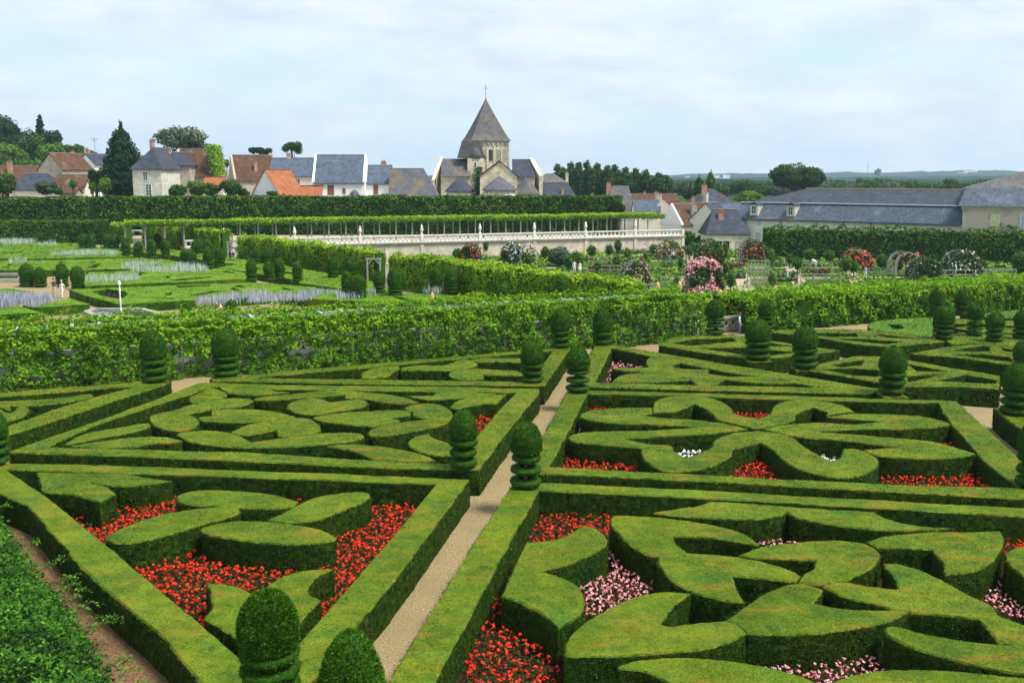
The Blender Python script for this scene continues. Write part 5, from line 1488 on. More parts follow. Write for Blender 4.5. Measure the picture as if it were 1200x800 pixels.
# ================================================================== KITCHEN GARDEN
def kpos(px, pb): return at(px, pb, KZ)
def ball_tree(px, pb, pt, wpx, label, shape=1.0, mat=None, seed=0, trunk=True, group='small clipped trees of the kitchen garden', tonelo=.66):
    c = kpos(px, pb); k = ppm(c[1], KZ); w = wpx / k; H = atY(px, pt, c[1])[2] - KZ
    ch = H * (.72 if trunk else 1.0)
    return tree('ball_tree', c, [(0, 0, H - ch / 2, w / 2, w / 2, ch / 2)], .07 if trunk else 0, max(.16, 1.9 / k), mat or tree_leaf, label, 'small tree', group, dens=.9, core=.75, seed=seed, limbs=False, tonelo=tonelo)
kt = [(501, 297, 280, 13), (537, 306, 291, 14), (569, 300, 281, 7), (590, 298, 279, 6), (618, 314, 295, 11), (639, 307, 288, 11), (657, 293, 277, 8), (664, 290.5, 276.5, 10), (666, 319, 299, 11), (676, 315, 293, 15), (693, 305, 287, 12), (697, 293, 277, 7), (704, 293, 276, 8),
      (714, 304, 286, 10), (724, 296, 280, 9), (722, 318, 298, 9), (735, 308, 290, 8), (740, 326, 300, 12), (733, 328, 309, 9), (752, 292, 274, 11), (767, 291, 274, 11), (766, 300, 286, 12), (756, 307, 295, 6), (797, 320, 301, 6), (792, 347, 322, 8), (808, 305, 288, 9), (800, 299, 288, 13),
      (828, 282, 273, 6), (821, 283, 271, 8), (849, 302, 284, 8), (850, 326, 306, 9), (856, 344, 318, 11), (895, 306, 286, 11), (905, 295, 280, 13), (904, 310, 291, 8), (925, 315, 297, 8), (934, 322, 301, 12), (938, 302, 284, 10), (949, 311, 291, 13), (955, 300, 284, 9), (963, 297, 279, 12), (971, 312, 292, 13), (991, 327, 300, 12), (1000, 326, 304, 12), (1033, 315, 297, 13), (1052, 322, 304, 12), (1107, 322, 306, 11), (1150, 320, 304, 12), (1193, 324, 294, 18), (905, 337, 316, 10), (700, 322, 306, 8), (873, 300, 282, 10), (1025, 295, 281, 12), (1072, 296, 283, 13)]
def side(px, pb):
    hz = 'far left' if px < 560 else 'left' if px < 700 else 'centre left' if px < 790 else 'centre' if px < 880 else 'centre right' if px < 980 else 'right' if px < 1080 else 'far right'
    return hz
refs = [(501, 'the bare terrace wall'), (550, 'the red rose bush by the terrace wall'), (610, 'the white rose arbour with the pale hoop'), (680, 'the large grey green bush'), (716, 'the fenced beet bed'), (745, 'the grey lattice arbour'), (786, 'the visitors by the climbing roses'), (823, 'the pink rose arbour'), (860, 'the porch with the arched window'),
        (887, 'the square lattice panel'), (925, 'the black dressed visitor'), (955, 'the bending visitor in white'), (1005, 'the orange rose arbour'), (1014, 'the visitor in a blue shirt'), (1060, 'the bare hooped arch'), (1120, 'the white rose arbour at the right'), (1193, 'the right edge')]
used = {}
for i, (px, pb, pt, w) in enumerate(kt):
    r = min(refs, key=lambda q: abs(q[0] - px))
    sz = 'tiny' if w < 8 else 'small' if w < 10.5 else 'medium' if w < 12.5 else 'large'
    shp = 'slender' if (pb - pt) > w * 1.9 else 'egg shaped' if (pb - pt) > w * 1.45 else 'round'
    rel_ = 'just left of' if px < r[0] - 3 else 'just right of' if px > r[0] + 3 else 'in line with'
    dep = 'near the back wall' if pb < 294 else 'in the back half' if pb < 303 else 'in the middle depth' if pb < 314 else 'in the front half' if pb < 324 else 'at the front'
    lab = '%s %s clipped tree %s %s, %s' % (sz, shp, rel_, r[1], dep)
    if len(lab.split()) > 16: lab = '%s %s tree %s %s, %s' % (sz, shp, rel_.replace('just ', ''), r[1], dep.replace('in the ', ''))
    used[lab] = used.get(lab, 0) + 1
    ball_tree(px, pb, pt, w, lab, seed=i, mat=(tree_leaf_light if px in (905, 664, 904) else tree_leaf), trunk=(i % 5 != 4))

def hoop_arbour(px, pb, pt, wpx, label, hoop=wood_grey, roses=pink_petal, leafm=None, rose_n=700, depth=2.6, fill=.95, frame=True, seed=0, rsz=.2, cover=(0, 1), hoopw=.12, lattice=False):
    """wooden hooped arbour, overgrown with climbing roses"""
    c = kpos(px, pb); k = ppm(c[1], KZ); w = wpx / k; H = atY(px, pt, c[1])[2] - KZ
    rng = np.random.default_rng(seed + 400)
    root = empty('rose_arbour', c, 0, label, 'rose arbour', 'hooped rose arbours of the kitchen garden')
    r = w / 2; hs = H - r
    if frame:
        mb = None
        for y in (-depth / 2, depth / 2):
            pts = [(-r, y, 0), (-r, y, hs * .5)] + [(-r * math.cos(a), y, hs + r * math.sin(a)) for a in np.linspace(0, math.pi, 11)] + [(r, y, hs * .5), (r, y, 0)]
            m = MB()
            for a, b in zip(pts[:-1], pts[1:]): m.bar(a, b, hoopw, hoopw * 1.8)
            m.build('hoop', hoop, root)
        m = MB()
        for a in np.linspace(0.3, math.pi - .3, 5): m.bar((-r * math.cos(a), -depth / 2, hs + r * math.sin(a)), (-r * math.cos(a), depth / 2, hs + r * math.sin(a)), .07, .07)
        for z in np.arange(.3, hs, .5):
            for sx in (-1, 1): m.bar((sx * r, -depth / 2, z), (sx * r, depth / 2, z), .07, .07)
        o = m.build('lattice_bar', hoop, root); o['kind'] = 'stuff'
    # foliage shell over the hoop
    n = int(2600 * fill)
    t = rng.uniform(cover[0], cover[1], n); L1, L2_ = hs, math.pi * r
    s = t * (2 * L1 + L2_)
    x = np.where(s < L1, -r, np.where(s > L1 + L2_, r, -r * np.cos((s - L1) / r))); z = np.where(s < L1, s, np.where(s > L1 + L2_, 2 * L1 + L2_ - s, hs + r * np.sin((s - L1) / r)))
    y = rng.uniform(-depth / 2 - .15, depth / 2 + .15, n)
    front = rng.uniform(0, 1, n) < .62
    q = rng.uniform(.0, 1, n) ** .5
    x = np.where(front, x * q, x); z = np.where(front, hs * .5 + (z - hs * .5) * q, z); y = np.where(front, -depth / 2 - .25 + .25 * vnoise(np.c_[x, z, x * 0], 1.5, seed), y)
    C = np.c_[x, y, np.maximum(z, .1)] + rng.normal(0, .13, (n, 3))
    Nn = np.c_[np.where(front, 0, x / r), np.where(front, -1.0, 0), np.where(front, .3, .7)]
    link('rose_foliage', foliage_mesh('rose_foliage', C, Nn, .3, leafm or rose_leaf, rng, np.clip(.4 + .3 * vnoise(C, 1.2, seed) + rng.normal(0, .2, n), 0, 1)), root)
    m_ = rng.uniform(0, 1, n) < rose_n / n
    Cr = C[m_] + np.c_[np.zeros(m_.sum()), -.12 * np.ones(m_.sum()), np.zeros(m_.sum())]
    pk = vnoise(Cr, .9, seed + 3) > -.35
    Cr = np.repeat(Cr[pk], 3, 0); Cr += rng.normal(0, rsz * .3, Cr.shape)
    if len(Cr): 
        o = link('blossom', foliage_mesh('blossom', Cr, np.tile([0, -.9, .5], (len(Cr), 1)), rsz, roses, rng, np.clip(rng.normal(.5, .28, len(Cr)), 0, 1), aspect=.9, spread=.5), root)
        o['kind'] = 'stuff'
    return root
hoop_arbour(824, 346, 304, 37, 'large arbour covered in bright pink roses in the middle of the kitchen garden', hoop=stone_white, roses=pink_petal, rose_n=1300, seed=1, rsz=.22, fill=1.1)
hoop_arbour(830, 310, 281.5, 30, 'green leafy rose dome with a few red blooms behind the pink arbour', roses=orange_petal, rose_n=60, seed=2, leafm=tree_leaf)
hoop_arbour(880, 307, 282, 24, 'dark leafed arbour with scattered red roses near the porch', roses=orange_petal, rose_n=130, seed=3)
hoop_arbour(600, 309, 286, 24, 'arbour thick with white roses below the church', roses=white_petal, rose_n=240, seed=4, rsz=.17)
hoop_arbour(619, 310, 286.5, 17, 'pale wooden hoop leaning against the white rose arbour', hoop=stone_white, roses=orange_petal, rose_n=50, seed=5, fill=.12, hoopw=.18, depth=1)
hoop_arbour(552, 306, 287, 20, 'arbour with red and yellow roses by the terrace wall', roses=orange_petal, rose_n=150, seed=6, rsz=.24)
hoop_arbour(784, 304, 283, 28, 'loose climbing rose with pale and red blooms above the visitors', roses=pink_petal, rose_n=150, seed=7, rsz=.22, leafm=tree_leaf_light)
hoop_arbour(1003, 316, 293, 30, 'arbour overflowing with orange red roses at the right', roses=orange_petal, rose_n=330, seed=8, rsz=.24)
hoop_arbour(1058, 323, 296, 26, 'bare hooped wooden arch standing open at the right', hoop=wood_grey, roses=orange_petal, rose_n=30, seed=9, fill=.25, cover=(.35, .8), hoopw=.2)
hoop_arbour(1081, 328, 303, 32, 'green arbour with a few pale roses in front of the open hooped arch', roses=white_petal, rose_n=40, seed=10, rsz=.15)
hoop_arbour(1125, 324, 294, 36, 'arbour dotted with white roses at the far right', roses=white_petal, rose_n=170, seed=11, rsz=.17)
hoop_arbour(745, 342, 306, 28, 'grey lattice arbour with sparse roses right of the vine row', hoop=wood_grey, roses=pink_petal, rose_n=60, seed=12, fill=.45, hoopw=.16)
hoop_arbour(1070, 306, 297, 18, 'low tangle of orange roses behind the open hooped arch', roses=orange_petal, rose_n=200, seed=13, frame=False, rsz=.3)
def lattice(label, x0, x1, yb, yt, z=KZ, nx=6, nz=5, mat=wood_grey):
    a, b = at(x0, yb, z), at(x1, yb, z); H = atY(x0, yt, a[1])[2] - z; W = b[0] - a[0]
    root = empty('lattice_panel', a, 0, label, 'trellis panel')
    for i in range(nx + 1): MB().box(W * i / nx - .05, W * i / nx + .05, -.04, .04, 0, H).build('upright', mat, root)
    for j in range(1, nz + 1): MB().box(-.05, W + .05, -.07, .07, H * j / nz - .05, H * j / nz + .04).build('crossbar', mat, root)
    return root
lattice('square grey lattice panel with a rose bloom on top', 875.5, 900, 337, 305.5)
lattice('narrow weathered lattice by the dark leafed arbour', 866, 873, 308, 284, nx=3, nz=6)
lattice('low grey lattice fence at the foot of the lattice arbour', 741, 768, 352, 333, nx=8, nz=3)
# low post-and-rail fences round the beds
def pfence(label, a, b, h=1.1, step=1.3, z=KZ):
    A, B = at(*a, z), at(*b, z); L_ = np.linalg.norm(B - A); ang = math.atan2(B[1] - A[1], B[0] - A[0])
    r = empty('rail_fence', A, ang, label, 'fence', 'low wooden fences of the kitchen garden')
    n = max(1, int(L_ / step)); pm = MB().box(-.05, .05, -.05, .05, 0, h).mesh('post', wood_grey)
    for i in range(n + 1):
        o = link('post', pm, r); o.location = (L_ * i / n, 0, 0)
    for z_ in (.4, .95): MB().box(0, L_, -.03, .03, h * z_ - .05, h * z_ + .05).build('rail', wood_grey, r)
for lab, a, b in [('wooden fence before the beet bed left of centre', (688, 320), (728, 320)), ('wooden fence behind the beet bed left of centre', (690, 309), (722, 309)),
                  ('wooden fence in front of the beet bed at the right', (938, 331), (985, 331)), ('wooden fence behind the beet bed at the right', (938, 317), (975, 317)),
                  ('wooden fence left of the open hooped arch', (1018, 323), (1045, 324)), ('wooden fence along the lawn strip at the far right', (1090, 307), (1200, 309)),
                  ('wooden fence at the back near the pear hedge', (910, 296), (935, 296)), ('wooden fence below the lawn strip left of the pink arbour', (775, 334), (806, 334)),
                  ('long wooden fence below the hooped arches', (1095, 326), (1190, 325))]:
    pfence(lab, a, b)
# sandy paths between the beds
def kpath(a, b, w):
    A, B = at(*a, KZ)[:2], at(*b, KZ)[:2]; d = (B - A) / np.linalg.norm(B - A); n = np.array([-d[1], d[0]]) * w / 2
    return [A + n, B + n, B - n, A - n]
for i, (a, b, w) in enumerate([((470, 340), (1230, 334), 3.2), ((640, 327), (1230, 324), 1.6), ((600, 314), (1230, 313.5), 1.7), ((500, 305.5), (1230, 306), 1.5), ((500, 299.5), (1230, 299), 1.6), ((560, 292), (1210, 292), 1.6),
                               ((812, 350), (806, 292), 2.6), ((738, 350), (756, 292), 1.8), ((655, 330), (690, 292), 1.6), ((875, 342), (858, 290), 1.8), ((940, 338), (915, 290), 1.8), ((1010, 338), (975, 290), 1.8), ((1090, 334), (1045, 292), 1.8), ((1165, 334), (1110, 292), 1.8), ((580, 320), (625, 292), 1.6)]):
    sheet('path', kpath(a, b, w), KZ + .004 * (i + 1), kitchen_gravel)
# vegetable beds
def kbed(pts, mat, label, seed, dens=6.0, hmax=.4, size=.4, name='vegetable_bed'):
    rng = np.random.default_rng(seed + 900)
    poly = np.array([at(x, y, KZ)[:2] for x, y in pts])
    mn, mx_ = poly.min(0), poly.max(0)
    n = int(np.prod(mx_ - mn) * dens)
    X = rng.uniform(mn, mx_, (n, 2)); X = X[inside(poly, X)]
    C = np.c_[X, KZ + hmax * rng.uniform(.3, 1, len(X))]
    c0 = np.r_[poly.mean(0), KZ]
    co = [(p[0] - c0[0], p[1] - c0[1], hmax * .3) for p in poly]
    me = foliage_mesh(name, C - c0, np.tile([0, 0, 1.0], (len(C), 1)), size, mat, rng, aspect=.8, spread=.45)
    root = link(name, me, loc=c0)
    tag(root, label, 'vegetable bed', 'planted beds of the kitchen garden', 'stuff')
    m = MB().add(co, [list(range(len(co)))]).build('bed_soil', soil, root)
beds = [((500, 299, 570, 304), lettuce_leaf, 'light green bed below the terrace wall at the left'), ((572, 303, 596, 309), lettuce_leaf, 'light green bed left of the white rose arbour'), ((624, 300, 645, 312), lettuce_leaf, 'light green bed right of the pale hoop'),
        ((680, 298, 712, 306), lettuce_leaf, 'light green bed left of centre'), ((690, 312, 728, 318), beet_leaf, 'dark red beet bed left of centre'), ((700, 309, 720, 311), cabbage_leaf, 'cabbage strip behind the beets'), ((716, 301, 762, 307), lettuce_leaf, 'light green strip right of the beets'),
        ((722, 290, 790, 297), cabbage_leaf, 'dark green bed under the terrace wall at right'), ((776, 308, 812, 314.5), cabbage_leaf, 'blue green leek bed before the visitors'), ((776, 316, 812, 323), lettuce_leaf, 'bright lettuce bed below the leeks'), ((845, 310, 872, 316), beet_leaf, 'red bed right of the green dome'),
        ((845, 296, 868, 302), lettuce_leaf, 'very bright lettuce bed before the porch'), ((847, 290, 868, 295), cabbage_leaf, 'clipped dark bed under the porch'), ((848, 318, 874, 327), cabbage_leaf, 'blue green bed left of the square lattice'), ((905, 297, 935, 304), lettuce_leaf, 'bright bed before the pear hedge'),
        ((900, 306, 932, 312), cabbage_leaf, 'dark bed right of the dark leafed arbour'), ((942, 307, 972, 313), lettuce_leaf, 'bright lettuce bed by the bending visitor'), ((943, 318, 972, 323), beet_leaf, 'dark red beet bed at the right'), ((905, 320, 935, 330), cabbage_leaf, 'blue green bed by the black dressed visitor'),
        ((962, 304, 990, 311), lettuce_leaf, 'bright lettuce bed left of the orange arbour'), ((1020, 305, 1032, 316), lettuce_leaf, 'bright bed right of the orange arbour'), ((1020, 309, 1045, 316), cabbage_leaf, 'dark bed left of the open hoop'), ((1094, 309, 1108, 315), lettuce_leaf, 'bright bed left of the far right arbour'),
        ((1142, 308, 1190, 314), lettuce_leaf, 'bright bed at the right edge'), ((1090, 296, 1200, 304), cabbage_leaf, 'dark bed under the pear hedge at the right'), ((1150, 316, 1200, 323), cabbage_leaf, 'green bed along the right edge'), ((955, 291, 1010, 297), cabbage_leaf, 'dark bed under the pear hedge'),
        ((470, 300, 500, 306), cabbage_leaf, 'dark bed at the left end under the terrace wall'), ((655, 300, 680, 318), cabbage_leaf, 'dark planted patch round the grey green bush'), ((730, 318, 742, 330), cabbage_leaf, 'dark patch left of the lattice arbour'), ((560, 308, 640, 318), lettuce_leaf, 'green strip behind the vine row below the church'), ((776, 336, 812, 342), cabbage_leaf, 'thin strip at the front left of the pink arbour')]
for i, ((x0, y0, x1, y1), m, lab) in enumerate(beds):
    kbed([(x0, y0), (x1, y0), (x1, y1), (x0, y1)], m, lab, i, hmax=.45)
# mixed low crops over the plots
rng = np.random.default_rng(55)
poly = np.array([at(x, y, KZ)[:2] for x, y in [(470, 296), (1230, 293), (1230, 338), (780, 345), (600, 330), (470, 312)]])
mn, mx_ = poly.min(0), poly.max(0)
X = rng.uniform(mn, mx_, (30000, 2)); X = X[inside(poly, X)]
X = X[vnoise(np.c_[X, X[:, 0] * 0], .35, 8) > -.15]
C = np.c_[X, KZ + .45 * rng.uniform(.1, 1, len(X)) ** 1.5]
tag(link('low_crops', foliage_mesh('low_crops', C, np.tile([0, -.2, 1.0], (len(C), 1)), .42, tree_leaf_light, rng, np.clip(.28 + .4 * vnoise(C, .4, 9) + rng.normal(0, .15, len(C)), 0, 1), aspect=.8, spread=.6)), 'mixed low green crops covering the plots of the kitchen garden', 'vegetables', None, 'stuff')
# larger bushes
def bush(label, px, pb, pt, wpx, mat=tree_leaf, z=KZ, seed=0, roses=None, group=None, n=3, size=None, tonelo=.45):
    c = at(px, pb, z); k = ppm(c[1], z); w = wpx / k; H = atY(px, pt, c[1])[2] - z
    rng = np.random.default_rng(seed)
    bl = [(0, 0, H * .5, w * .5, w * .4, H * .5)] + [(rng.uniform(-.3, .3) * w, rng.uniform(-.2, .2) * w, H * rng.uniform(.35, .6), w * .3, w * .3, H * .38) for _ in range(n)]
    return tree('bush', c, bl, 0, size or max(.2, 2.4 / k), mat, label, 'bush', group, seed=seed, tonelo=tonelo)
bush('large grey green bush in the kitchen garden below the church', 656, 312, 289, 26, tree_leaf_grey, seed=3, tonelo=.3)
bush('grey shrub against the terrace wall at the left', 484, 300, 284, 14, tree_leaf_grey, seed=4, tonelo=.3)
bush('dark bush under the terrace wall below the balustrade with ring openings', 645, 292, 279, 22, rose_leaf, seed=5)
bush('dark bush right of the two light trees under the terrace', 676, 291, 280, 14, rose_leaf, seed=6)
bush('dark green bushes left of the porch', 806, 290, 270, 18, hornbeam_leaf, seed=7)
bush('dark green bush right beside the porch bushes', 819, 291, 276, 12, hornbeam_leaf, seed=8)
bush('clipped low green bush before the porch', 857, 293, 287, 20, tree_leaf, seed=9)
bush('dark laurel at the corner of the house with the porch', 890, 288, 281, 12, hornbeam_leaf, seed=10)
for i, (px, pb, pt, w, m) in enumerate([(440, 297, 284, 10, rose_leaf), (455, 298, 286, 12, tree_leaf_grey), (470, 299, 287, 14, tree_leaf), (492, 299, 286, 9, rose_leaf), (515, 299, 290, 10, tree_leaf), (527, 300, 292, 8, tree_leaf_light), (604, 299, 289, 10, tree_leaf), (632, 294, 284, 8, tree_leaf_grey), (812, 296, 284, 12, tree_leaf), (780, 290, 278, 8, rose_leaf), (735, 291, 279, 9, tree_leaf_grey)]):
    bush(['small dark bush at the left end under the terrace wall', 'grey bush second from the left under the terrace wall', 'green bush third from the left under the terrace wall', 'dark small bush beside the grey shrub at the terrace wall', 'low green bush before the bare terrace wall', 'low light green bush before the bare terrace wall', 'green bush behind the white rose arbour', 'grey small bush right of the pale hoop at the wall', 'green bush between the three visitors and the porch', 'dark bush at the right end of the terrace wall', 'grey bush under the balustrade before the rounded hedge end'][i], px, pb, pt, w, m, seed=40 + i, n=2)
bush('green bush at the pergola opening', 790, 345, 330, 8, tree_leaf, seed=12)
bush('round green bush at the right edge of the kitchen garden', 1196, 322, 303, 16, tree_leaf, seed=13)
# ================================================================== VILLAGE
def PX(px, Y, z=5): return (px - CX) / ppm(Y, z)
def ZY(py, Y): return atY(600, py, Y)[2]
def chimney(parent, x, y, z0, z1, w=.8, d=.6, mat=None, pots=1):
    o = MB().box(x - w / 2, x + w / 2, y - d / 2, y + d / 2, z0, z1).box(x - w / 2 - .06, x + w / 2 + .06, y - d / 2 - .06, y + d / 2 + .06, z1, z1 + .12).build('chimney', mat or brick, parent)
    for i in range(pots):
        q = MB().lathe([(.13, 0), (.11, .35)], 7).build('chimney_pot', tile_orange, o)
        q.location = (x + (i - (pots - 1) / 2) * .35, y, z1 + .12)
    return o
def window(parent, x, y, z, w, h, frame=None, pane=None, bars=1, rz=0.0, shutter=None):
    """window on a wall facing -Y (local); frame proud of the wall, pane set in it"""
    m = MB()
    t = .09
    for b in ((-w / 2 - t, -w / 2, -t, h + t), (w / 2, w / 2 + t, -t, h + t)): m.box(b[0], b[1], -.05, .06, b[2], b[3])
    m.box(-w / 2, w / 2, -.05, .06, -t, 0); m.box(-w / 2, w / 2, -.05, .06, h, h + t)
    if bars:
        m.box(-.03, .03, -.03, .05, .001, h - .001)
        for k in range(1, bars + 1): m.box(-w / 2 + .001, w / 2 - .001, -.028, .052, h * k / (bars + 1) - .02, h * k / (bars + 1) + .02)
    f = m.build('window', frame or paint_white, parent)
    f.location = (x, y, z); f.rotation_euler = (0, 0, rz)
    MB().box(-w / 2, w / 2, -.012, .03, 0, h).build('pane', pane or glass_dark, f)
    return f
def house(label, px, Y, W, L_, rot, base_py, eave_py, ridge_py, wallm=None, roofm=None, hip=0.0, z0=TZ, parapet=False, windows=(), chimneys=(), over=.35, name='village_house', hip2=None, mats_gable=None):
    """W across the ridge, L_ along it (local x). rot about z in degrees. windows: (side, u, z_py_bottom, w, h, kind)"""
    ze, zr = ZY(eave_py, Y), ZY(ridge_py, Y)
    root = empty(name, (PX(px, Y), Y, z0), R(rot), label, 'house', 'houses of the village')
    e, r = ze - z0, zr - z0
    h2 = hip if hip2 is None else hip2
    a, b = L_ / 2, W / 2
    m = MB()
    # walls with gable tops where not hipped
    m.box(-a, a, -b, b, 0, e)
    m.build('wall', wallm or render_cream, root)
    for s, hp in ((-1, hip), (1, h2)):
        if hp == 0:
            t = .35 if parapet else .12
            up = .28 if parapet else -.05
            g = MB().prism([(s * (a - t), -b - (.12 if parapet else 0), e + .002), (s * (a - t), b + (.12 if parapet else 0), e + .002), (s * (a - t), 0, r + up)], (s * (t + (.06 if parapet else -.002)), 0, 0))
            if parapet: g = MB().prism([(s * (a - t), -b - .3, e - .15), (s * (a - t), -b - .3, e + .15), (s * (a - t), 0, r + up), (s * (a - t), b + .3, e + .15), (s * (a - t), b + .3, e - .15)], (s * (t + .06), 0, 0))
            g.build('gable', mats_gable or wallm or render_cream, root)
    o = over; k = (r - e) / b; th = .16
    ex = -.2 if parapet else .15
    la, ra = -a - (ex if hip == 0 else o), a + (ex if h2 == 0 else o)
    zl = e - o * k
    v = [(la, -b - o, zl), (ra, -b - o, zl), (ra - (ra - a + h2 if h2 else 0), 0, r), (la + (hip + (a + la) * -1 if hip else 0), 0, r), (la, b + o, zl), (ra, b + o, zl)]
    m = MB()
    vt = [(x, y, z + th) for x, y, z in v]
    m.add(v + vt, [(0, 3, 2, 1), (4, 5, 2, 3), (6, 7, 8, 9), (11, 10, 9, 8), (0, 1, 7, 6), (5, 4, 10, 11)] + ([(0, 4, 3), (6, 9, 10), (4, 0, 6, 10)] if hip else [(0, 6, 9, 3), (3, 9, 10, 4)]) + ([(1, 2, 5), (7, 11, 8), (1, 5, 11, 7)] if h2 else [(1, 2, 8, 7), (2, 5, 11, 8)]))
    roof = m.build('roof', roofm or slate, root)
    MB().box(v[3][0], v[2][0], -.12, .12, r + th - .03, r + th + .09).build('ridge', stone_grey if roofm is not tile_orange else tile_orange, roof)
    for side, u, zpy, w, h, kind in windows:
        z = ZY(zpy, Y) - z0
        fr, pa, bars = {'white': (paint_white, glass_dark, 2), 'brown': (stone_pale, wood_brown, 0), 'grey': (stone_pale, glass_pale, 1), 'stone': (stone_pale, glass_dark, 1), 'door': (paint_white, glass_dark, 3)}[kind]
        if side == 'front': window(root, u, -b - .003, z, w, h, fr, pa, bars)
        elif side == 'gableL': window(root, -a - .063 if parapet else -a - .003, u, z, w, h, fr, pa, bars, rz=-math.pi / 2)
        elif side == 'gableR': window(root, a + .063 if parapet else a + .003, u, z, w, h, fr, pa, bars, rz=math.pi / 2)
    for (cx_, cy_, top_py, w, mt) in chimneys:
        chimney(root, cx_, cy_, e, ZY(top_py, Y) - z0, w, .6, mt, 1 if w < .9 else 2)
    return root
H = house
H('long low brown tiled house behind the slate hip roof at the far left', 27, 222, 7, 11.5, 0, 224, 209, 195, gable_stone, tile_brown, chimneys=[(-1.2, -2, 190, .9, brick)])
H('stone gabled house with a half slate half brown roof above the low roofs at left', 80, 217, 7.5, 7.5, 62, 222, 198, 180.5, gable_stone, tile_brown)
H('slate hip roofed outbuilding at the far left with pale ridge lines', 47, 205, 7, 10.5, 4, 229, 221.5, 204, render_cream, slate, hip=3.2)
H('brown tiled outbuilding joined to the slate hip roof at the left', 90, 206, 6, 6.5, 0, 229, 218.5, 205.5, render_cream, tile_brown, windows=[('front', 2.2, 226, .8, .8, 'brown')])
H('low brick roofed shed in front of the brown outbuilding', 85, 198, 3, 3.0, 0, 231, 226, 221.5, gable_stone, tile_brown)
H('small white gabled house half hidden left of the dark conifer', 116, 238, 5, 6.5, 70, 222, 193, 181, render_white, slate, windows=[('gableL', 0, 199, .8, 1.2, 'white')], chimneys=[(-1.0, 1.3, 176, .7, brick)])
H('narrow chimneyed house peeping over the trees at the left', 97, 245, 5, 4.5, 20, 222, 190, 181, gable_stone, tile_brown, chimneys=[(1.6, 0, 175, .8, gable_stone), (-1.4, 0, 178, .8, brick)])
H('pale ashlar house with a slate hipped end and white edges, right of the conifer', 186, 192, 5.6, 8, 84, 232, 196.5, 174, ashlar, slate, hip=3.0, hip2=0, windows=[('gableL', .3, 211, .8, 1.5, 'white'), ('gableL', -.2, 228.5, 1.0, 2.0, 'door')], chimneys=[(1.4, 1.2, 165.5, 1.0, brick)])
H('cream house with a dormer in its slate roof, beside the ashlar house', 212, 203, 5.5, 5.6, 4, 225, 193, 179.5, gable_stone, slate, hip=1.6, windows=[('front', -.8, 209.5, .9, 1.3, 'white'), ('front', -.8, 196, .8, 1.1, 'white')], chimneys=[(-2.2, .6, 175.5, 1.0, brick)])
H('large brown tiled roof house with an ivy covered stone gable', 237, 209, 9, 8.6, 2, 222, 206, 175.5, gable_stone, tile_brown, parapet=True)
H('small orange tiled lean-to among roses', 254, 200, 3, 3.8, 0, 219, 216, 208.5, render_cream, tile_orange)
H('old stone gabled house with brown roof and a thin orange chimney', 298, 220, 8, 9.2, 24, 224, 210, 182.5, gable_stone, tile_brown, parapet=True, windows=[('gableL', 0, 211, .6, .9, 'stone')], chimneys=[(0.2, -2.6, 191.5, .7, brick), (4.2, 0, 183, .8, gable_stone)])
H('long grey slate house with a stone chimney behind the orange roof', 347, 218, 7.5, 9.4, 0, 224, 205.5, 186, render_cream, slate_light, windows=[('front', -1.0, 216, .9, 1.1, 'white'), ('front', 1.3, 216, .9, 1.1, 'white')], chimneys=[(-1.2, 0, 181.5, .9, gable_stone)])
H('white gabled barn with an orange tiled roof', 327, 196, 6.4, 7.5, 64, 232, 227, 200, render_white, tile_orange)
H('low orange tiled lean-to between the white barn and the white house', 362, 199, 3.5, 5.8, 0, 232, 229.5, 218.5, render_white, tile_orange)
H('tall white house with dark slate roof between white parapet gables', 401, 204, 9.5, 10.2, 3, 234, 213, 182.5, render_white, slate_light, parapet=True, windows=[('front', -1.6, 228, 1.2, 1.9, 'brown'), ('front', 1.0, 226.5, .6, 1.0, 'brown'), ('front', -.1, 215.5, .3, .3, 'stone')])
H('lower white house with slate roof and brick chimney, joined to the tall white one', 441, 207, 8, 6.6, 3, 234, 214.5, 194.5, render_white, slate_light, windows=[('front', .3, 227.5, .9, 1.8, 'brown')], chimneys=[(1.6, 1.2, 190, 1.1, brick)])
H('slate roof blotched with orange lichen beside the church', 486, 203, 9, 9.4, 2, 234, 229.5, 198.5, render_white, slate_lichen, hip=0, hip2=2.8)
H('grey roofed house right behind the church', 644, 245, 6, 7, 10, 222, 214, 204.5, gable_stone, slate_old, hip=2.4)
H('house with tan wall and dark slate roof right of the church, orange chimney in front', 655, 216, 5.5, 6.6, 0, 234, 230, 214.5, gable_stone, slate, hip=0, hip2=1.5, chimneys=[(1.7, .5, 203.5, .6, stone_pale), (.6, -2.2, 222.5, .5, brick)])
H('tall old house with a steep mossy roof at the end of the long hedge', 726, 214, 8.5, 6.0, 0, 262, 250, 219, render_white, slate_old, hip=1.2, z0=KZ, chimneys=[(-2.4, 0, 215.5, .9, brick)])
H('brown roofed row behind the small slate house', 760, 236, 6, 13, 0, 262, 240, 228, render_cream, tile_brown, z0=KZ, chimneys=[(-1.0, 0, 226, .7, brick), (1.6, 0, 226, .7, brick)])
H('small slate roofed house with two windows behind the terrace end', 757, 206, 5.0, 5.2, 0, 262, 247, 235.5, render_cream, slate_light, z0=KZ, windows=[('front', -.7, 256, .6, .9, 'stone'), ('front', .8, 256, .6, .9, 'stone')])
H('cream gabled house with stone chimneys behind the terrace end', 776, 207, 5.0, 5.0, 78, 264, 250, 236.5, render_cream, tile_brown, z0=KZ, parapet=True, chimneys=[(-1, .4, 228.5, .8, stone_pale), (1.4, 1.2, 227, .6, stone_pale)])
H('white gabled house with mossy roof at the end of the terrace', 799, 196, 6.5, 5.2, 28, 271, 262, 240, render_white, tile_brown, z0=KZ, parapet=True, chimneys=[(1.2, -2.0, 239.5, 1.2, stone_grey)])
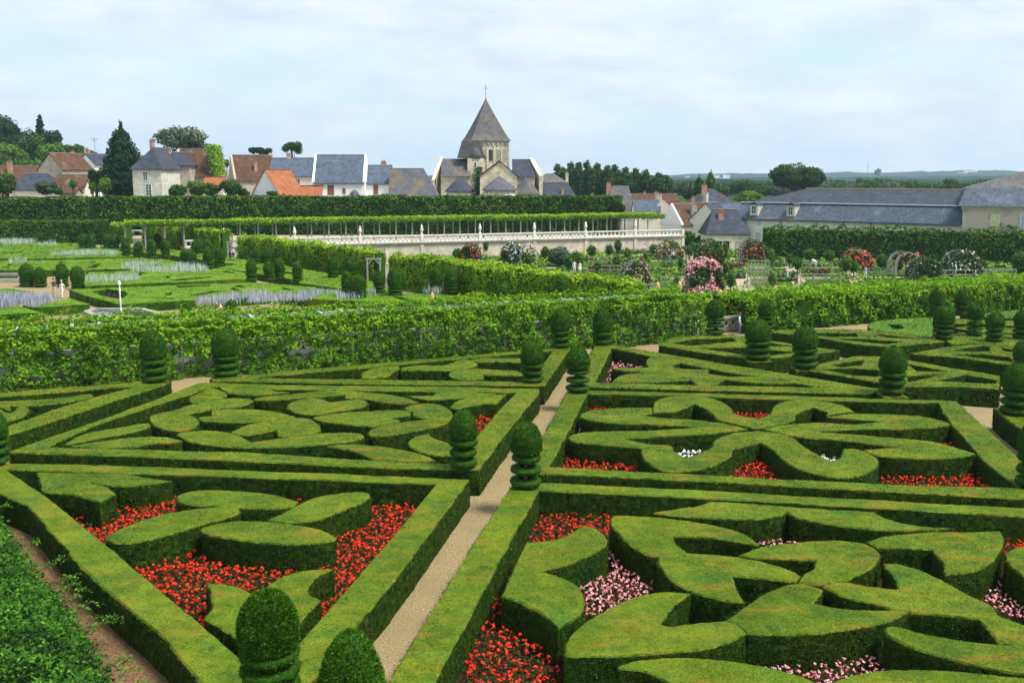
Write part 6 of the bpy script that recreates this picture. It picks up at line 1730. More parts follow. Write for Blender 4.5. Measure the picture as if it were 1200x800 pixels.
H('brown tiled roof between the white gable and the cream gable', 812, 215, 6, 5.0, 0, 262, 250, 238, render_cream, tile_brown, z0=KZ, chimneys=[(0, 0, 231.5, .8, brick)])
H('cream house with a long slanting slate roof left of the porch house', 834, 195, 8.0, 7.5, 60, 272, 262, 238, render_cream, slate, z0=KZ, chimneys=[(1.6, 1.8, 227, 1.1, stone_pale)])
H('dark slate hip roof with brick chimneys behind the cream house', 832, 226, 8, 7.4, 10, 262, 236, 222.5, render_cream, slate, hip=3.0, z0=KZ, chimneys=[(-2.2, -1.8, 217.5, 1.1, brick), (1.8, -2.4, 229.5, 1.4, brick)])
H('low slate roof band behind the porch house', 862, 205, 5, 7.5, 0, 262, 248, 239, render_cream, slate_light, z0=KZ)
# house with the porch
ph = H('cream house with an open porch, arched window and slate roof', 849, 183, 7, 7.4, 0, 287, 271.5, 246, render_cream, slate, hip=1.6, z0=KZ, chimneys=[(-.9, -1.4, 248, 1.0, brick)])
MB().box(-2.6, .4, -3.52, -3.46, .3, 1.75).build('porch_opening', dark_inside, ph)
for x in (-2.6, -.9, .4): MB().box(x - .12, x + .12, -3.64, -3.4, 0, 1.75).build('porch_post', stone_pale, ph)
MB().box(-2.9, .7, -3.72, -3.4, 1.75, 1.95).build('lintel', stone_pale, ph)
window(ph, 1.9, -3.53, .5, .8, 1.1, terracotta, glass_pale, 1)
# ivy on the brown tiled house
rng = np.random.default_rng(4)
g = PX(259, 209); n = 2600
zz = rng.uniform(0, 1, n); zt, zb_ = ZY(168, 204), ZY(206, 204)
C = np.c_[g + rng.normal(0, .5, n) + (1 - zz) * 1.2 - .3, 204 + rng.uniform(-.3, 5.5, n), zb_ + (zt - zb_) * zz * (1 - .1 * rng.uniform(0, 1, n))]
c0 = np.array([g, 204, zb_])
tag(link('ivy', foliage_mesh('ivy', C - c0, np.tile([0, -1.0, .3], (n, 1)), .42, ivy_leaf, rng), loc=c0), 'bright green ivy climbing the gable of the large brown tiled house', 'ivy', kind='stuff')
# small slate cone in front of the white house
cz = ZY(231, 200)
tag(MB().lathe([(1.25, 0), (.7, 1.0), (.02, 1.5)], 4, smooth=False).build('turret_roof', slate_light, loc=(PX(416, 199), 199, ZY(231, 199))), 'little slate pyramid roof in front of the white house', 'roof')
for px, Y, b, t in ((115.5, 240, 182, 162), (205.5, 205, 180, 163)):
    o = MB().bar((0, 0, 0), (0, 0, ZY(t, Y) - ZY(b, Y)), .06, .06)
    hgt = ZY(t, Y) - ZY(b, Y)
    for k in range(3): o.bar((-.9 + .2 * k, 0, hgt - .3 * k), (.9 - .2 * k, 0, hgt - .3 * k), .06, .06)
    tag(o.build('antenna', iron, loc=(PX(px, Y), Y, ZY(b, Y))), 'thin roof aerial left of the dark conifer' if px < 150 else 'thin roof aerial right of the dark conifer', 'antenna')

# ------------------------------------------------------------------ CHURCH
CHY = 222.0
ch = empty('stone_church', (PX(570, CHY), CHY, TZ), 0, 'old stone church with a tall slate pyramid spire and apse chapels', 'church')
cx0 = PX(570, CHY)
def cX(px, dy=0): return PX(px, CHY + dy, 10) - cx0
def cZ(py, dy=0): return ZY(py, CHY + dy) - TZ
# tower: square body turned, with cornice, and spire
def cpoly(name, pts, dy, depth, mat, parent=None):
    return MB().prism([(cX(x, dy), dy, cZ(y, dy)) for x, y in pts], (0, depth, 0)).build(name, mat, parent or ch)
tw = MB()
ty = 9.0
tc_x = cX(569, ty); hw = (cX(598.5, ty) - cX(541, ty)) / 2
def rotsq(c, r, a, z): return [(c[0] + r * math.cos(a + k * math.pi / 2 + math.pi / 4), c[1] + r * math.sin(a + k * math.pi / 2 + math.pi / 4), z) for k in range(4)]
ta_ = R(16)
rr = hw / max(abs(math.cos(ta_ + math.pi / 4)), abs(math.sin(ta_ + math.pi / 4)))
cc = (tc_x, ty + rr * .7)
body = MB().prism(rotsq(cc, rr * .95, ta_, 0), (0, 0, cZ(165, ty))).build('tower', church_stone, ch)
co = MB().prism(rotsq(cc, rr * .985, ta_, cZ(166.5, ty)), (0, 0, .5)).build('cornice', stone_pale, body)
# spire with swept edges
levels = [(0, 1.07), (.03, 1.0), (.12, .875), (.3, .68), (.5, .475), (.7, .275), (.85, .13), (.95, .045), (1.0, .012)]
zb0, zt0 = cZ(165, ty), cZ(113, ty)
sp = MB(); vs = []; fs = []
for t, r in levels: vs += rotsq(cc, rr * r, ta_, zb0 + (zt0 - zb0) * t)
for i in range(len(levels) - 1):
    for k in range(4): fs.append((i * 4 + k, i * 4 + (k + 1) % 4, (i + 1) * 4 + (k + 1) % 4, (i + 1) * 4 + k))
fs.append((3, 2, 1, 0)); sp.add(vs, fs)
spire = sp.build('spire', slate_old, ch)
fin = MB().bar((cc[0], cc[1], zt0 - .2), (cc[0], cc[1], cZ(97, ty)), .09, .09)
zc = cZ(101.5, ty); fin.bar((cc[0] - .5, cc[1], zc), (cc[0] + .5, cc[1], zc), .08, .08)
fin.build('weather_vane', iron, spire)
# blind arcade on the tower face toward the viewer
def facepts(a_from, a_to, u, z, out_=.0):
    p, q = np.array(a_from[:2]), np.array(a_to[:2]); d = (q - p) / np.linalg.norm(q - p); n = np.array([d[1], -d[0]])
    if n[1] > 0: n = -n
    r_ = p + (q - p) * u + n * out_
    return (r_[0], r_[1], z)
cor = rotsq(cc, rr * .95, ta_, 0)
front2 = sorted(cor, key=lambda p: p[1])[:2]; front2.sort(key=lambda p: p[0])
lowest = min(cor, key=lambda p: p[1]); right = max(cor, key=lambda p: p[0]); left = min(cor, key=lambda p: p[0])
for (A_, B_, us) in ((lowest, right, (.12, .3, .5, .7, .88)), (left, lowest, (.2, .5, .8))):
    dA = math.atan2(B_[1] - A_[1], B_[0] - A_[0])
    for u in us:
        w = window(body, *facepts(A_, B_, u, cZ(189, ty), .03), 1.0, 2.6, church_stone, (stone_grey if u not in (.5,) else dark_inside), 0, rz=dA)
    for u in np.linspace(.06, .94, 8):
        p = facepts(A_, B_, u, cZ(168.5, ty), .1)
        o = MB().box(-.16, .16, -.2, .2, -.3, .3).build('corbel', church_stone, body); o.location = p; o.rotation_euler = (0, 0, dA)
    for u in (.0, .21, .4, .6, .79, 1.0):
        p = facepts(A_, B_, u, 0, .06)
        o = MB().box(-.16, .16, -.12, .12, cZ(198, ty), cZ(171, ty)).build('pilaster', church_stone, body); o.location = (p[0], p[1], 0); o.rotation_euler = (0, 0, dA)
# slate clad stair turret on the left of the tower
tu = MB(); x0, x1, xc = cX(539, 3), cX(567, 3), cX(553, 3)
tu.prism([(x0 - .6, 3, cZ(185, 3)), (x1 + .1, 3, cZ(185, 3)), (x1 - .7, 3, cZ(167, 3)), (x0 + .5, 3, cZ(165.5, 3))], (0, 5, 0))
tu.build('turret_cladding', slate_old, ch)
MB().box(cX(548, 2), cX(567, 2), 2.2, 7, 0, cZ(185.5, 2)).build('stair_turret', church_stone, ch)
window(ch, cX(557, 2), 2.19, cZ(196, 2), .35, 1.0, church_stone, dark_inside, 0)
# slate hood over stair turret (half cone)
MB().lathe([(2.3, 0), (1.5, 1.6), (1.0, 3.4)], 10, c=(cX(558, 1), 4.2, cZ(186, 1))).build('turret_hood', slate_old, ch)
# left transept: gable wall at the left and roof to the right
gx0 = cX(504.5, 0)
MB().box(cX(516, 0), cX(548, 0), 1.5, 9.5, 0, cZ(206, 0)).build('left_transept_wall', church_stone, ch)
MB().add([(cX(516, 0), 1.0, cZ(206.5, 0)), (cX(551, 0), 1.0, cZ(206.5, 0)), (cX(551, 0), 5.5, cZ(186, 5)), (cX(516, 0), 5.5, cZ(186, 5)), (cX(516, 0), 10, cZ(206.5, 0)), (cX(551, 0), 10, cZ(206.5, 0)), (cX(516, 0), 5.5, cZ(188, 5)), (cX(551, 0), 5.5, cZ(188, 5))],
         [(0, 1, 2, 3), (3, 2, 5, 4), (0, 3, 4), (1, 5, 2), (0, 4, 5, 1)]).build('left_transept_roof', slate_lichen, ch)
lg = MB().prism([(cX(505, 0), 0, 0), (cX(505, 0), 0, cZ(213, 0)), (cX(516, 3), 5.5, cZ(184.5, 5)), (cX(519, 3), 10.5, cZ(204, 5)), (cX(519, 3), 10.5, 0)], (.5, -.1, 0)).build('left_gable', church_stone, ch)
MB().prism([(cX(505.8, 0), -.2, cZ(212, 0)), (cX(505.8, 0), -.2, cZ(210.7, 0)), (cX(515.4, 3), 5.5, cZ(183.8, 5)), (cX(515.4, 3), 5.5, cZ(185.6, 5))], (.7, -.1, 0)).build('coping', stone_pale, lg)
window(ch, cX(510.5, 0), .95, cZ(217, 0), .45, 1.4, church_stone, dark_inside, 0, rz=R(-60))
# gable facing the viewer (choir)
MB().prism([(cX(562.5, -4), -4, 0), (cX(562.5, -4), -4, cZ(206.5, -4)), (cX(585, -4), -4, cZ(190.5, -4)), (cX(606, -4), -4, cZ(206.5, -4)), (cX(606, -4), -4, 0)], (0, 11, 0)).build('choir', church_stone, ch)
for (xa, ya, xb, yb) in ((560.5, 208, 585, 189.3), (585, 189.3, 608, 208)):
    MB().prism([(cX(xa, -4), -4.3, cZ(ya, -4)), (cX(xb, -4), -4.3, cZ(yb, -4)), (cX(xb, -4), -4.3, cZ(yb - 1.4, -4)), (cX(xa, -4), -4.3, cZ(ya - 1.4, -4))], (0, 12, 0)).build('choir_roof', slate, ch)
def apse(xc, xw, ytop, yeave, dy, label, roofm, base_extra=.35, nwin=3):
    r = (cX(xc + xw / 2, dy) - cX(xc - xw / 2, dy)) / 2; c = (cX(xc, dy), dy, 0)
    a = MB().lathe([(r * .93, 0), (r * .93, cZ(yeave, dy))], 16, c=c).build('apse_wall', church_stone, ch)
    MB().lathe([(r * 1.06, cZ(yeave + .6, dy)), (r * 1.04, cZ(yeave - .6, dy)), (r * .55, cZ(yeave - (yeave - ytop) * .55, dy)), (.05, cZ(ytop, dy))], 16, c=c, smooth=False).build('apse_roof', roofm, ch)
    for an in np.linspace(-.7, .7, nwin):
        x = c[0] + r * .95 * math.sin(an); y = c[1] - r * .95 * math.cos(an)
        window(a, x, y, cZ(yeave + 7.5, dy), .5, .9, stone_pale, glass_pale, 0, rz=an)
apse(539, 34, 207.5, 224, -1, '', slate, nwin=2)
apse(585.5, 40, 206.5, 222.5, -6, '', slate_lichen, nwin=3)
apse(616, 32, 207.5, 227.5, -1, '', slate_lichen, nwin=2)
# right transept
MB().box(cX(600, 0), cX(627, 0), 1.5, 9, 0, cZ(207, 0)).build('right_transept_wall', church_stone, ch)
MB().add([(cX(600, 0), 1.0, cZ(207.3, 0)), (cX(628, 0), 1.0, cZ(207.3, 0)), (cX(621.5, 0), 5.5, cZ(186.5, 5)), (cX(600, 0), 5.5, cZ(186.5, 5)), (cX(600, 0), 10, cZ(207.3, 0)), (cX(628, 0), 10, cZ(207.3, 0))],
         [(0, 1, 2, 3), (3, 2, 5, 4), (0, 3, 4), (1, 5, 2), (0, 4, 5, 1)]).build('right_transept_roof', slate, ch)
MB().prism([(cX(632, 0), .6, 0), (cX(632, 0), .6, cZ(206, 0)), (cX(629.5, 0), 1.2, cZ(202, 0)), (cX(620.5, 3), 5.5, cZ(184.8, 5)), (cX(628, 3), 9.5, cZ(206, 5)), (cX(628, 3), 9.5, 0)], (.9, 0, 0)).build('right_gable', church_stone, ch)
for i, px in enumerate(np.linspace(602, 626, 6)):
    o = MB().box(-.15, .15, -.15, .15, -.2, .2).build('corbel', church_stone, ch); o.location = (cX(px, 0), 1.35, cZ(208, 0))
for px in (519, 524, 529, 534, 539, 544):
    o = MB().box(-.15, .15, -.15, .15, -.2, .2).build('corbel', church_stone, ch); o.location = (cX(px, 0), 1.35, cZ(207.5, 0))
rng = np.random.default_rng(8); n = 500
C = np.c_[rng.normal(0, .45, n), rng.normal(0, .25, n), rng.uniform(0, 6.5, n)]
c0 = (cX(560, -2) + cx0, CHY + 1.9, ZY(231, CHY))
tag(link('ivy', foliage_mesh('ivy', C, np.tile([0, -1.0, .2], (n, 1)), .5, tree_leaf, rng), loc=c0), 'dark ivy climbing the stair turret of the church', 'ivy', kind='stuff')

# ------------------------------------------------------------------ LONG SLATE ROOFED BUILDING
Ya, Yb = 183.0, 158.0        # left and right ends of its front wall
xa, xb = PX(864, Ya), PX(1128, Yb)
A2, B2 = np.array([xa, Ya]), np.array([xb, Yb]); L3 = np.linalg.norm(B2 - A2); an3 = math.atan2(B2[1] - A2[1], B2[0] - A2[0])
lb = empty('long_building', (xa, Ya, KZ), an3, 'very long cream building under a two stage blue grey slate roof with two dormers', 'building')
z1, z2, z3 = ZY(255.5, Ya) - KZ, ZY(237, Ya + 3) - KZ, ZY(220.5, Ya + 9) - KZ
MB().box(0, L3, 0, 16, 0, z1).build('wall', render_cream, lb)
MB().prism([(-.4, -.5, z1 - .1), (-.4, 2.6, z2), (-.4, 16, z2), (-.4, 16.5, z1 - .1)], (L3 + .2, 0, 0)).build('lower_roof', slate_streak, lb)
MB().add([(1.2, 2.4, z2 + .004), (L3 + 4, 2.4, z2 + .004), (L3 + 4, 9, z3), (9, 9, z3), (1.2, 16, z2 + .004), (L3 + 4, 16, z2 + .004)], [(0, 1, 2, 3), (3, 2, 5, 4), (0, 3, 4), (1, 5, 2), (0, 4, 5, 1)]).build('upper_roof', slate, lb)
MB().box(9, L3 + 4, 8.8, 9.2, z3 - .05, z3 + .16).build('ridge', terracotta, lb)
MB().box(-.5, L3 - .2, 2.25, 2.5, z2 - .02, z2 + .14).build('roof_break', paint_white, lb)
MB().box(-.5, L3 - .2, -.62, -.45, z1 - .22, z1 - .02).build('gutter', slate_light, lb)
for s in (.22, .63): MB().box(L3 * s - .07, L3 * s + .07, -.14, -.01, .1, z1 - .2).build('downpipe', iron, lb)
def along(px):   # distance along the building for a pixel column
    return min(np.linspace(0, L3, 3000), key=lambda s: abs(CX + (A2 + (B2 - A2) / L3 * s)[0] * ppm((A2 + (B2 - A2) / L3 * s)[1], 3) - px))
for px in (883, 926):
    s = along(px)
    d = MB().box(s - .75, s + .75, -.1, 2.2, z1 + .5, z1 + 2.5).build('dormer', stone_pale, lb)
    MB().prism([(s - .95, -.3, z1 + 2.5), (s + .95, -.3, z1 + 2.5), (s, -.3, z1 + 3.0)], (0, 2.6, 0)).build('dormer_roof', slate, d)
    window(d, s, -.12, z1 + .9, .8, 1.3, paint_white, glass_dark, 1)
for px, py, w, h in ((873, 263.5, .7, 1.1), (890, 264, .7, 1.1), (872, 284, 1.0, 1.7), (889, 283.5, 1.0, 1.7)):
    s = along(px); p = A2 + (B2 - A2) / L3 * s
    window(lb, s, -.003, ZY(py, p[1]) - KZ, w, h, paint_white, glass_pale, 1)
# pavilion at the right end
Yp = 157.0
pv = empty('end_pavilion', (PX(1128, Yp), Yp, KZ), an3 * .55, 'rose grey pavilion with quoined windows and a tall slate roof at the right edge', 'building')
e = ZY(241.5, Yp) - KZ; m_ = ZY(220.5, Yp + 2) - KZ; t_ = ZY(199.5, Yp + 9) - KZ
MB().box(0, 24, 0, 20, 0, e).build('wall', render_rose, pv)
MB().add([(-.8, -.8, e - .002), (25, -.8, e - .002), (25, 21, e - .002), (-.8, 21, e - .002), (.3, 3.0, m_), (24, 3.0, m_), (24, 18, m_), (.3, 18, m_)], [(0, 1, 5, 4), (1, 2, 6, 5), (2, 3, 7, 6), (3, 0, 4, 7), (3, 2, 1, 0), (4, 5, 6, 7)]).build('lower_roof', slate_streak, pv)
MB().add([(.5, 3.2, m_ + .003), (24, 3.2, m_ + .003), (24, 17.5, m_ + .003), (.5, 17.5, m_ + .003), (9.5, 10, t_), (20, 10, t_)], [(0, 1, 5, 4), (1, 2, 5), (2, 3, 4, 5), (3, 0, 4), (3, 2, 1, 0)]).build('upper_roof', slate_old, pv)
MB().box(9.5, 20, 9.8, 10.2, t_ - .05, t_ + .2).build('ridge', terracotta, pv)
MB().box(-.3, 24.2, -.3, 0, e - .45, e - .003).build('cornice', stone_pale, pv)
def quoins(parent, x, z0, z1, w0=.5, w1=.8, y=-.03, side=1):
    z = z0; k = 0
    me1 = {}
    while z < z1 - .3:
        w = w0 if k % 2 else w1
        xx = (x, x + w) if side > 0 else (x - w, x)
        MB().box(xx[0], xx[1], y, y + .029, z + .012, z + .40).build('quoin', stone_pale, parent)
        z += .42; k += 1
quoins(pv, 0, 0, e - .5)
for px, pm_ in ((1160, glass_yellow), (1188.5, glass_pale)):
    x = (PX(px, Yp) - PX(1128, Yp)) / math.cos(an3 * .55) * 1.0
    z = ZY(268.5, Yp) - KZ
    window(pv, x, -.003, z, 1.05, 2.3, paint_white, pm_, 2)
    quoins(pv, x + .62, z - .1, z + 2.9, .3, .5, side=1); quoins(pv, x - .62, z - .1, z + 2.9, .3, .5, side=-1)
    MB().box(x - .55, x + .55, -.04, -.005, z + 2.42, z + 2.85).build('lintel', stone_pale, pv)

# ================================================================== TREES AND HILLS
def gtree(label, px, Y, pt, pb, wpx, mat, seed=0, trunk=.4, z0=None, lumps=9, leaf=None, flat=1.0, kind='tree', dens=.8, shape='round', core=.78, group=None, tonelo=.45):
    """tree whose crown spans pixel rows pt..pb"""
    k = ppm(Y, 5); w = wpx / k
    zt, zb_ = ZY(pt, Y), ZY(pb, Y)
    z0 = (KZ if z0 is None else z0)
    rng = np.random.default_rng(seed)
    H_ = zt - zb_; bl = []
    lf = leaf or max(.35, 2.6 / k)
    if shape == 'round':
        bl.append((0, 0, (zt + zb_) / 2 - z0, w * .36, w * .3, H_ * .42))
        for i in range(lumps):
            a = rng.uniform(0, 2 * math.pi); zz = rng.uniform(-.5, .75)
            rad = w * .30 * math.sqrt(max(.1, 1 - zz * zz * .9))
            bl.append((math.cos(a) * rad, math.sin(a) * rad * .8, (zt + zb_) / 2 - z0 + zz * H_ * .36, w * rng.uniform(.15, .24), w * .2, H_ * rng.uniform(.14, .22)))
    elif shape == 'cone':
        n = 9
        for i in range(n):
            t = i / (n - 1)
            r = w * .5 * (1 - t ** 1.7) ** .8 * (1.0 if t > .1 else .9) + w * .04
            bl.append((rng.normal(0, w * .03), rng.normal(0, w * .03), zb_ - z0 + H_ * (.08 + .86 * t), r, r, H_ * .12))
    elif shape == 'poplar':
        n = 6
        for i in range(n):
            t = i / (n - 1)
            r = w * .5 * math.sin(.35 + 2.4 * t) ** .7
            bl.append((rng.normal(0, w * .08), 0, zb_ - z0 + H_ * (.1 + .8 * t), r, r, H_ * .14))
    elif shape == 'flat':
        for i in range(lumps):
            bl.append((rng.uniform(-.36, .36) * w, rng.uniform(-.2, .2) * w, zb_ - z0 + H_ * rng.uniform(.45, .8), w * .2, w * .18, H_ * .22))
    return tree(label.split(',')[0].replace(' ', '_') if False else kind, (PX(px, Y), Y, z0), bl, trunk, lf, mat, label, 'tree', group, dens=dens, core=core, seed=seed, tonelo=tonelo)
gtree('big dark green conifer rising among the houses left of the pale ashlar house', 147.5, 196, 146, 231, 52, tree_leaf_dark, 1, .5, TZ, shape='cone', leaf=.5, kind='conifer_tree', dens=1.1, tonelo=.5)
gtree('silvery poplar with airy twigs behind the ashlar house', 217, 262, 145, 186, 66, tree_leaf_grey, 2, .4, TZ, lumps=16, leaf=.75, core=.5, dens=.5, kind='grey_tree')
gtree('small dark pine behind the stone gabled house, left one', 308, 262, 172, 186, 28, tree_leaf_dark, 3, .3, TZ, shape='flat', lumps=7, leaf=.6, kind='pine_tree')
gtree('dark pine with a clear flat crown behind the slate house', 344, 262, 166, 186, 24, tree_leaf, 4, .3, TZ, shape='flat', lumps=8, leaf=.6, kind='pine_tree')
gtree('tiny distant dark tree above the ivy gable', 266, 262, 186, 198, 10, tree_leaf_dark, 5, .2, TZ, leaf=.6)
gtree('young yellow green tree in front of the conifer, right one', 124.5, 188, 207, 229, 16, tree_leaf_light, 6, .1, TZ, leaf=.3, core=.5, tonelo=.55)
gtree('young yellow green tree by the brown outbuilding', 110, 188, 212, 229, 9, tree_leaf_light, 7, .1, TZ, leaf=.3, core=.5)
gtree('pale green young tree before the brown roof', 87, 190, 209, 222, 11, tree_leaf_light, 8, .1, TZ, leaf=.3, core=.5)
gtree('dull green bushy tree before the slate hip roof', 55, 190, 212, 230, 30, tree_leaf_grey, 9, .1, TZ, leaf=.35, tonelo=.25)
gtree('dark small tree right of the dull bush', 71, 189, 220, 230, 12, tree_leaf, 10, .1, TZ, leaf=.3)
gtree('round bright green tree at the left edge of the village', 5, 186, 199, 232, 34, tree_leaf, 11, .2, TZ, leaf=.38, tonelo=.5)
gtree('dark green tree between the outbuildings and the conifer', 115, 200, 197, 228, 22, tree_leaf_dark, 12, .2, TZ, leaf=.45)
for i, (px, pt, w, m, l) in enumerate([(210, 214, 30, tree_leaf, 'green garden bushes before the cream house'), (232, 210, 30, tree_leaf_light, 'light green bush with white blooms below the brown roof'), (250, 214, 22, tree_leaf, 'garden bush in front of the small orange roof'), (272, 208, 28, tree_leaf, 'round green bush below the old stone gable'), (285, 219, 18, rose_leaf, 'pinkish garden bush left of the white barn'), (322, 223, 22, tree_leaf, 'small tree tips before the white barn'), (200, 222, 14, tree_leaf_light, 'pale bush beside the ashlar house')]):
    gtree(l, px, 192, pt, 232, w, m, 20 + i, .1, TZ, leaf=.36, kind='bush', lumps=5)
# hedge end, rounded
gtree('rounded dark green end of the long clipped hedge', 724, 189.5, 230.5, 258, 20, hornbeam_leaf, 30, .3, TZ, leaf=.38, kind='bush', lumps=6)
# wooded hill at the left
hl = [(8, 131, 200, 62, tree_leaf_dark, 'dark wooded crown at the very left of the hill', 330), (36, 147, 205, 46, tree_leaf_dark, 'dark crown right of the leftmost one on the hill', 335), (53, 135, 165, 9, tree_leaf_dark, 'slim dark cypress standing on the hill', 320), (66, 151, 180, 24, tree_leaf_dark, 'dark rounded crown right of the cypress', 325),
      (42, 154, 200, 40, tree_leaf, 'olive green crown below the cypress', 310), (18, 166, 205, 40, tree_leaf_light, 'bright yellow green crown low on the hill', 300), (8, 178, 206, 30, tree_leaf, 'mid green crown at the left edge of the hill', 296), (65, 165, 198, 36, tree_leaf_light, 'brightest green crown on the hill', 300),
      (90, 166, 200, 36, tree_leaf, 'green crown at the right foot of the hill', 305), (34, 187, 206, 60, hornbeam_leaf, 'low dark thicket behind the brown tiled house', 285), (80, 183, 205, 40, tree_leaf, 'green thicket behind the stone gable', 290), (107, 176, 200, 26, tree_leaf, 'grey green crown left of the aerial', 300), (-14, 150, 210, 40, tree_leaf_dark, 'dark crown cut by the left edge', 305)]
for i, (px, pt, pb, w, m, l, Y) in enumerate(hl):
    gtree(l, px, Y, pt, pb, w, m, 50 + i, .4, TZ, leaf=.9, shape='poplar' if w < 12 else 'round', group='trees on the wooded hill', lumps=12)
# hill under them
hx = np.linspace(-1, 1, 40); hy = np.linspace(-1, 1, 24)
gx, gy = np.meshgrid(hx, hy, indexing='ij')
hz = 15 * np.exp(-(gx ** 2 + gy ** 2) * 4) 
V = np.c_[(PX(-90, 340) + gx * 105).ravel(), (345 + gy * 75).ravel(), (-1.7 + hz + 0 * gx).ravel()]
id_ = np.arange(40 * 24).reshape(40, 24)
q = np.stack([id_[:-1, :-1], id_[1:, :-1], id_[1:, 1:], id_[:-1, 1:]], -1).reshape(-1, 4)
tag(link('wooded_hill', mesh_np('wooded_hill', V, q, None, [hill_forest], smooth=True)), kind='structure')
# poplar row behind the church
rng = np.random.default_rng(12)
prow_t = [655, 668, 679, 690, 700, 711, 722, 733, 745, 756, 768, 779, 660, 686, 716, 740]
top_t = [193, 191, 191, 190, 192, 195, 194, 197, 198, 200, 203, 206, 197, 198, 200, 203]
for i, (px, t) in enumerate(zip(prow_t, top_t)):
    nm = 'poplar of the row behind the church, number from the left: ' + str(i)
    wd = ['first, touching the church side house', 'second', 'third', 'fourth', 'fifth', 'sixth', 'seventh', 'eighth', 'ninth', 'tenth', 'eleventh', 'last and lowest'][i] if i < 12 else ['leftmost', 'second', 'third', 'rightmost'][i - 12]
    nm = ('%s poplar from the left in the tall front row right of the church' % wd) if 0 < i < 11 else ('leftmost poplar of the row, touching the house beside the church' if i == 0 else 'last and lowest poplar of the row, at its right end')
    if i >= 12: nm = '%s of the four lower trees filling in behind the poplar row' % wd
    gtree(nm, px, 330 + (20 if i > 11 else 0) + rng.uniform(-6, 6), t, 232, 17, tree_leaf, 70 + i, .4, KZ, leaf=.85, shape='poplar', group='poplars behind the church', kind='poplar_tree', tonelo=.36)
gtree('large round dark tree standing above the long slate roof', 934, 320, 189.5, 224, 66, tree_leaf, 90, .8, KZ, leaf=.8, lumps=22, tonelo=.35)
gtree('golden green conifer behind the brick chimneys, tallest of a pair', 832, 262, 200, 228, 15, tree_leaf_light, 91, .3, KZ, leaf=.6, shape='cone', kind='conifer_tree', tonelo=.2)
gtree('olive conifer left of the golden green one', 819, 262, 206, 232, 16, tree_leaf, 92, .3, KZ, leaf=.6, shape='cone', kind='conifer_tree')
gtree('olive broad tree at the foot of the conifers', 808, 262, 213, 236, 20, tree_leaf_grey, 95, .3, KZ, leaf=.6, tonelo=.3)
gtree('bright yellow green tree left of the long slate roof', 876, 235, 222, 240, 34, tree_leaf_light, 93, .3, KZ, leaf=.6, lumps=8, tonelo=.55)
gtree('dark small conifer beside the tall old house', 706, 225, 213, 232, 11, tree_leaf_dark, 94, .2, KZ, leaf=.5, shape='cone', kind='conifer_tree')
# mid distance trees, each its own crown
mid = []
rng = np.random.default_rng(33)
for k, px in enumerate(np.arange(772, 1190, 10.5)):
    Y = rng.uniform(380, 620); t = rng.uniform(206, 214) + (1.5 if px < 860 else 0)
    mid.append((px + rng.uniform(-5, 5), Y, t))
wh = ['farther', 'nearer', 'paler', 'darker', 'broader']
cnt_ = {}
ordn = ['first', 'second', 'third', 'fourth', 'fifth', 'sixth', 'seventh', 'eighth', 'ninth', 'tenth', 'eleventh', 'twelfth', 'thirteenth', 'fourteenth']
for i, (px, Y, t) in enumerate(sorted(mid)):
    lab = 'tree in the distant belt beyond the roofs, above the ' + ('village chimneys' if px < 870 else 'left part of the long roof' if px < 960 else 'middle of the long roof' if px < 1050 else 'right part of the long roof' if px < 1130 else 'pavilion roof')
    pl = 'the village chimneys' if px < 870 else 'the left third of the long roof' if px < 960 else 'the middle of the long roof' if px < 1050 else 'the right third of the long roof' if px < 1130 else 'the pavilion roof'
    cnt_[pl] = cnt_.get(pl, 0) + 1
    t_ = gtree('%s distant tree from the left above %s' % (ordn[cnt_[pl] - 1], pl), px, Y, t, 232, rng.uniform(22, 44), [tree_leaf, hornbeam_leaf, tree_leaf_grey, tree_leaf][i % 4], 120 + i, 0, KZ, leaf=2.6 / ppm(Y, 0), lumps=7, dens=.6, group='trees of the distant belt', tonelo=.4)
# far wooded plain and hills
def ridge(name, Y, x0, x1, f, base=-2.0, depth=500, n=260, mat=None):
    xs = np.linspace(x0, x1, n)
    V = []
    for j, (dy, s) in enumerate(((0, 0.0), (depth * .25, .72), (depth * .5, 1.0), (depth, .85), (depth * 2, 0))):
        for px in xs:
            X = (px - CX) / F * (Y + dy * .3); zt = ZY(f(px), Y + dy * .3)
            rough = vnoise(np.array([[X, Y + dy, 0]]), 1 / 45.0, 4)[0] * 5 + vnoise(np.array([[X, Y + dy, 0]]), 1 / 15.0, 5)[0] * 2.5
            V.append((X, Y + dy, base + (zt - base) * s + (rough * (Y / 3000) if s > 0 else 0)))
    V = np.array(V); id_ = np.arange(5 * n).reshape(5, n)
    q = np.stack([id_[:-1, :-1], id_[:-1, 1:], id_[1:, 1:], id_[1:, :-1]], -1).reshape(-1, 4)
    return tag(link(name, mesh_np(name, V, q, None, [mat or hill_forest], smooth=False)), kind='structure')
ridge('distant_woods', 900, -100, 1400, lambda p: 211.5 - .6 * math.sin(p / 60) - .5 * math.sin(p / 17), depth=300, n=420)
ridge('distant_hill', 1900, -200, 1500, lambda p: 207.5 - 1.2 * math.sin(p / 90 + 1), depth=500, n=420)
ridge('far_hill', 3400, -300, 1700, lambda p: 205.5 - (2.5 if p > 700 else 0) * min(1, (p - 700) / 100 if p > 700 else 0) - 1.5 * math.sin(p / 75) - 5.0 * math.exp(-((p - 1190) / 60) ** 2) - (1.6 * math.exp(-((p - 870) / 40) ** 2)), depth=900, n=420)
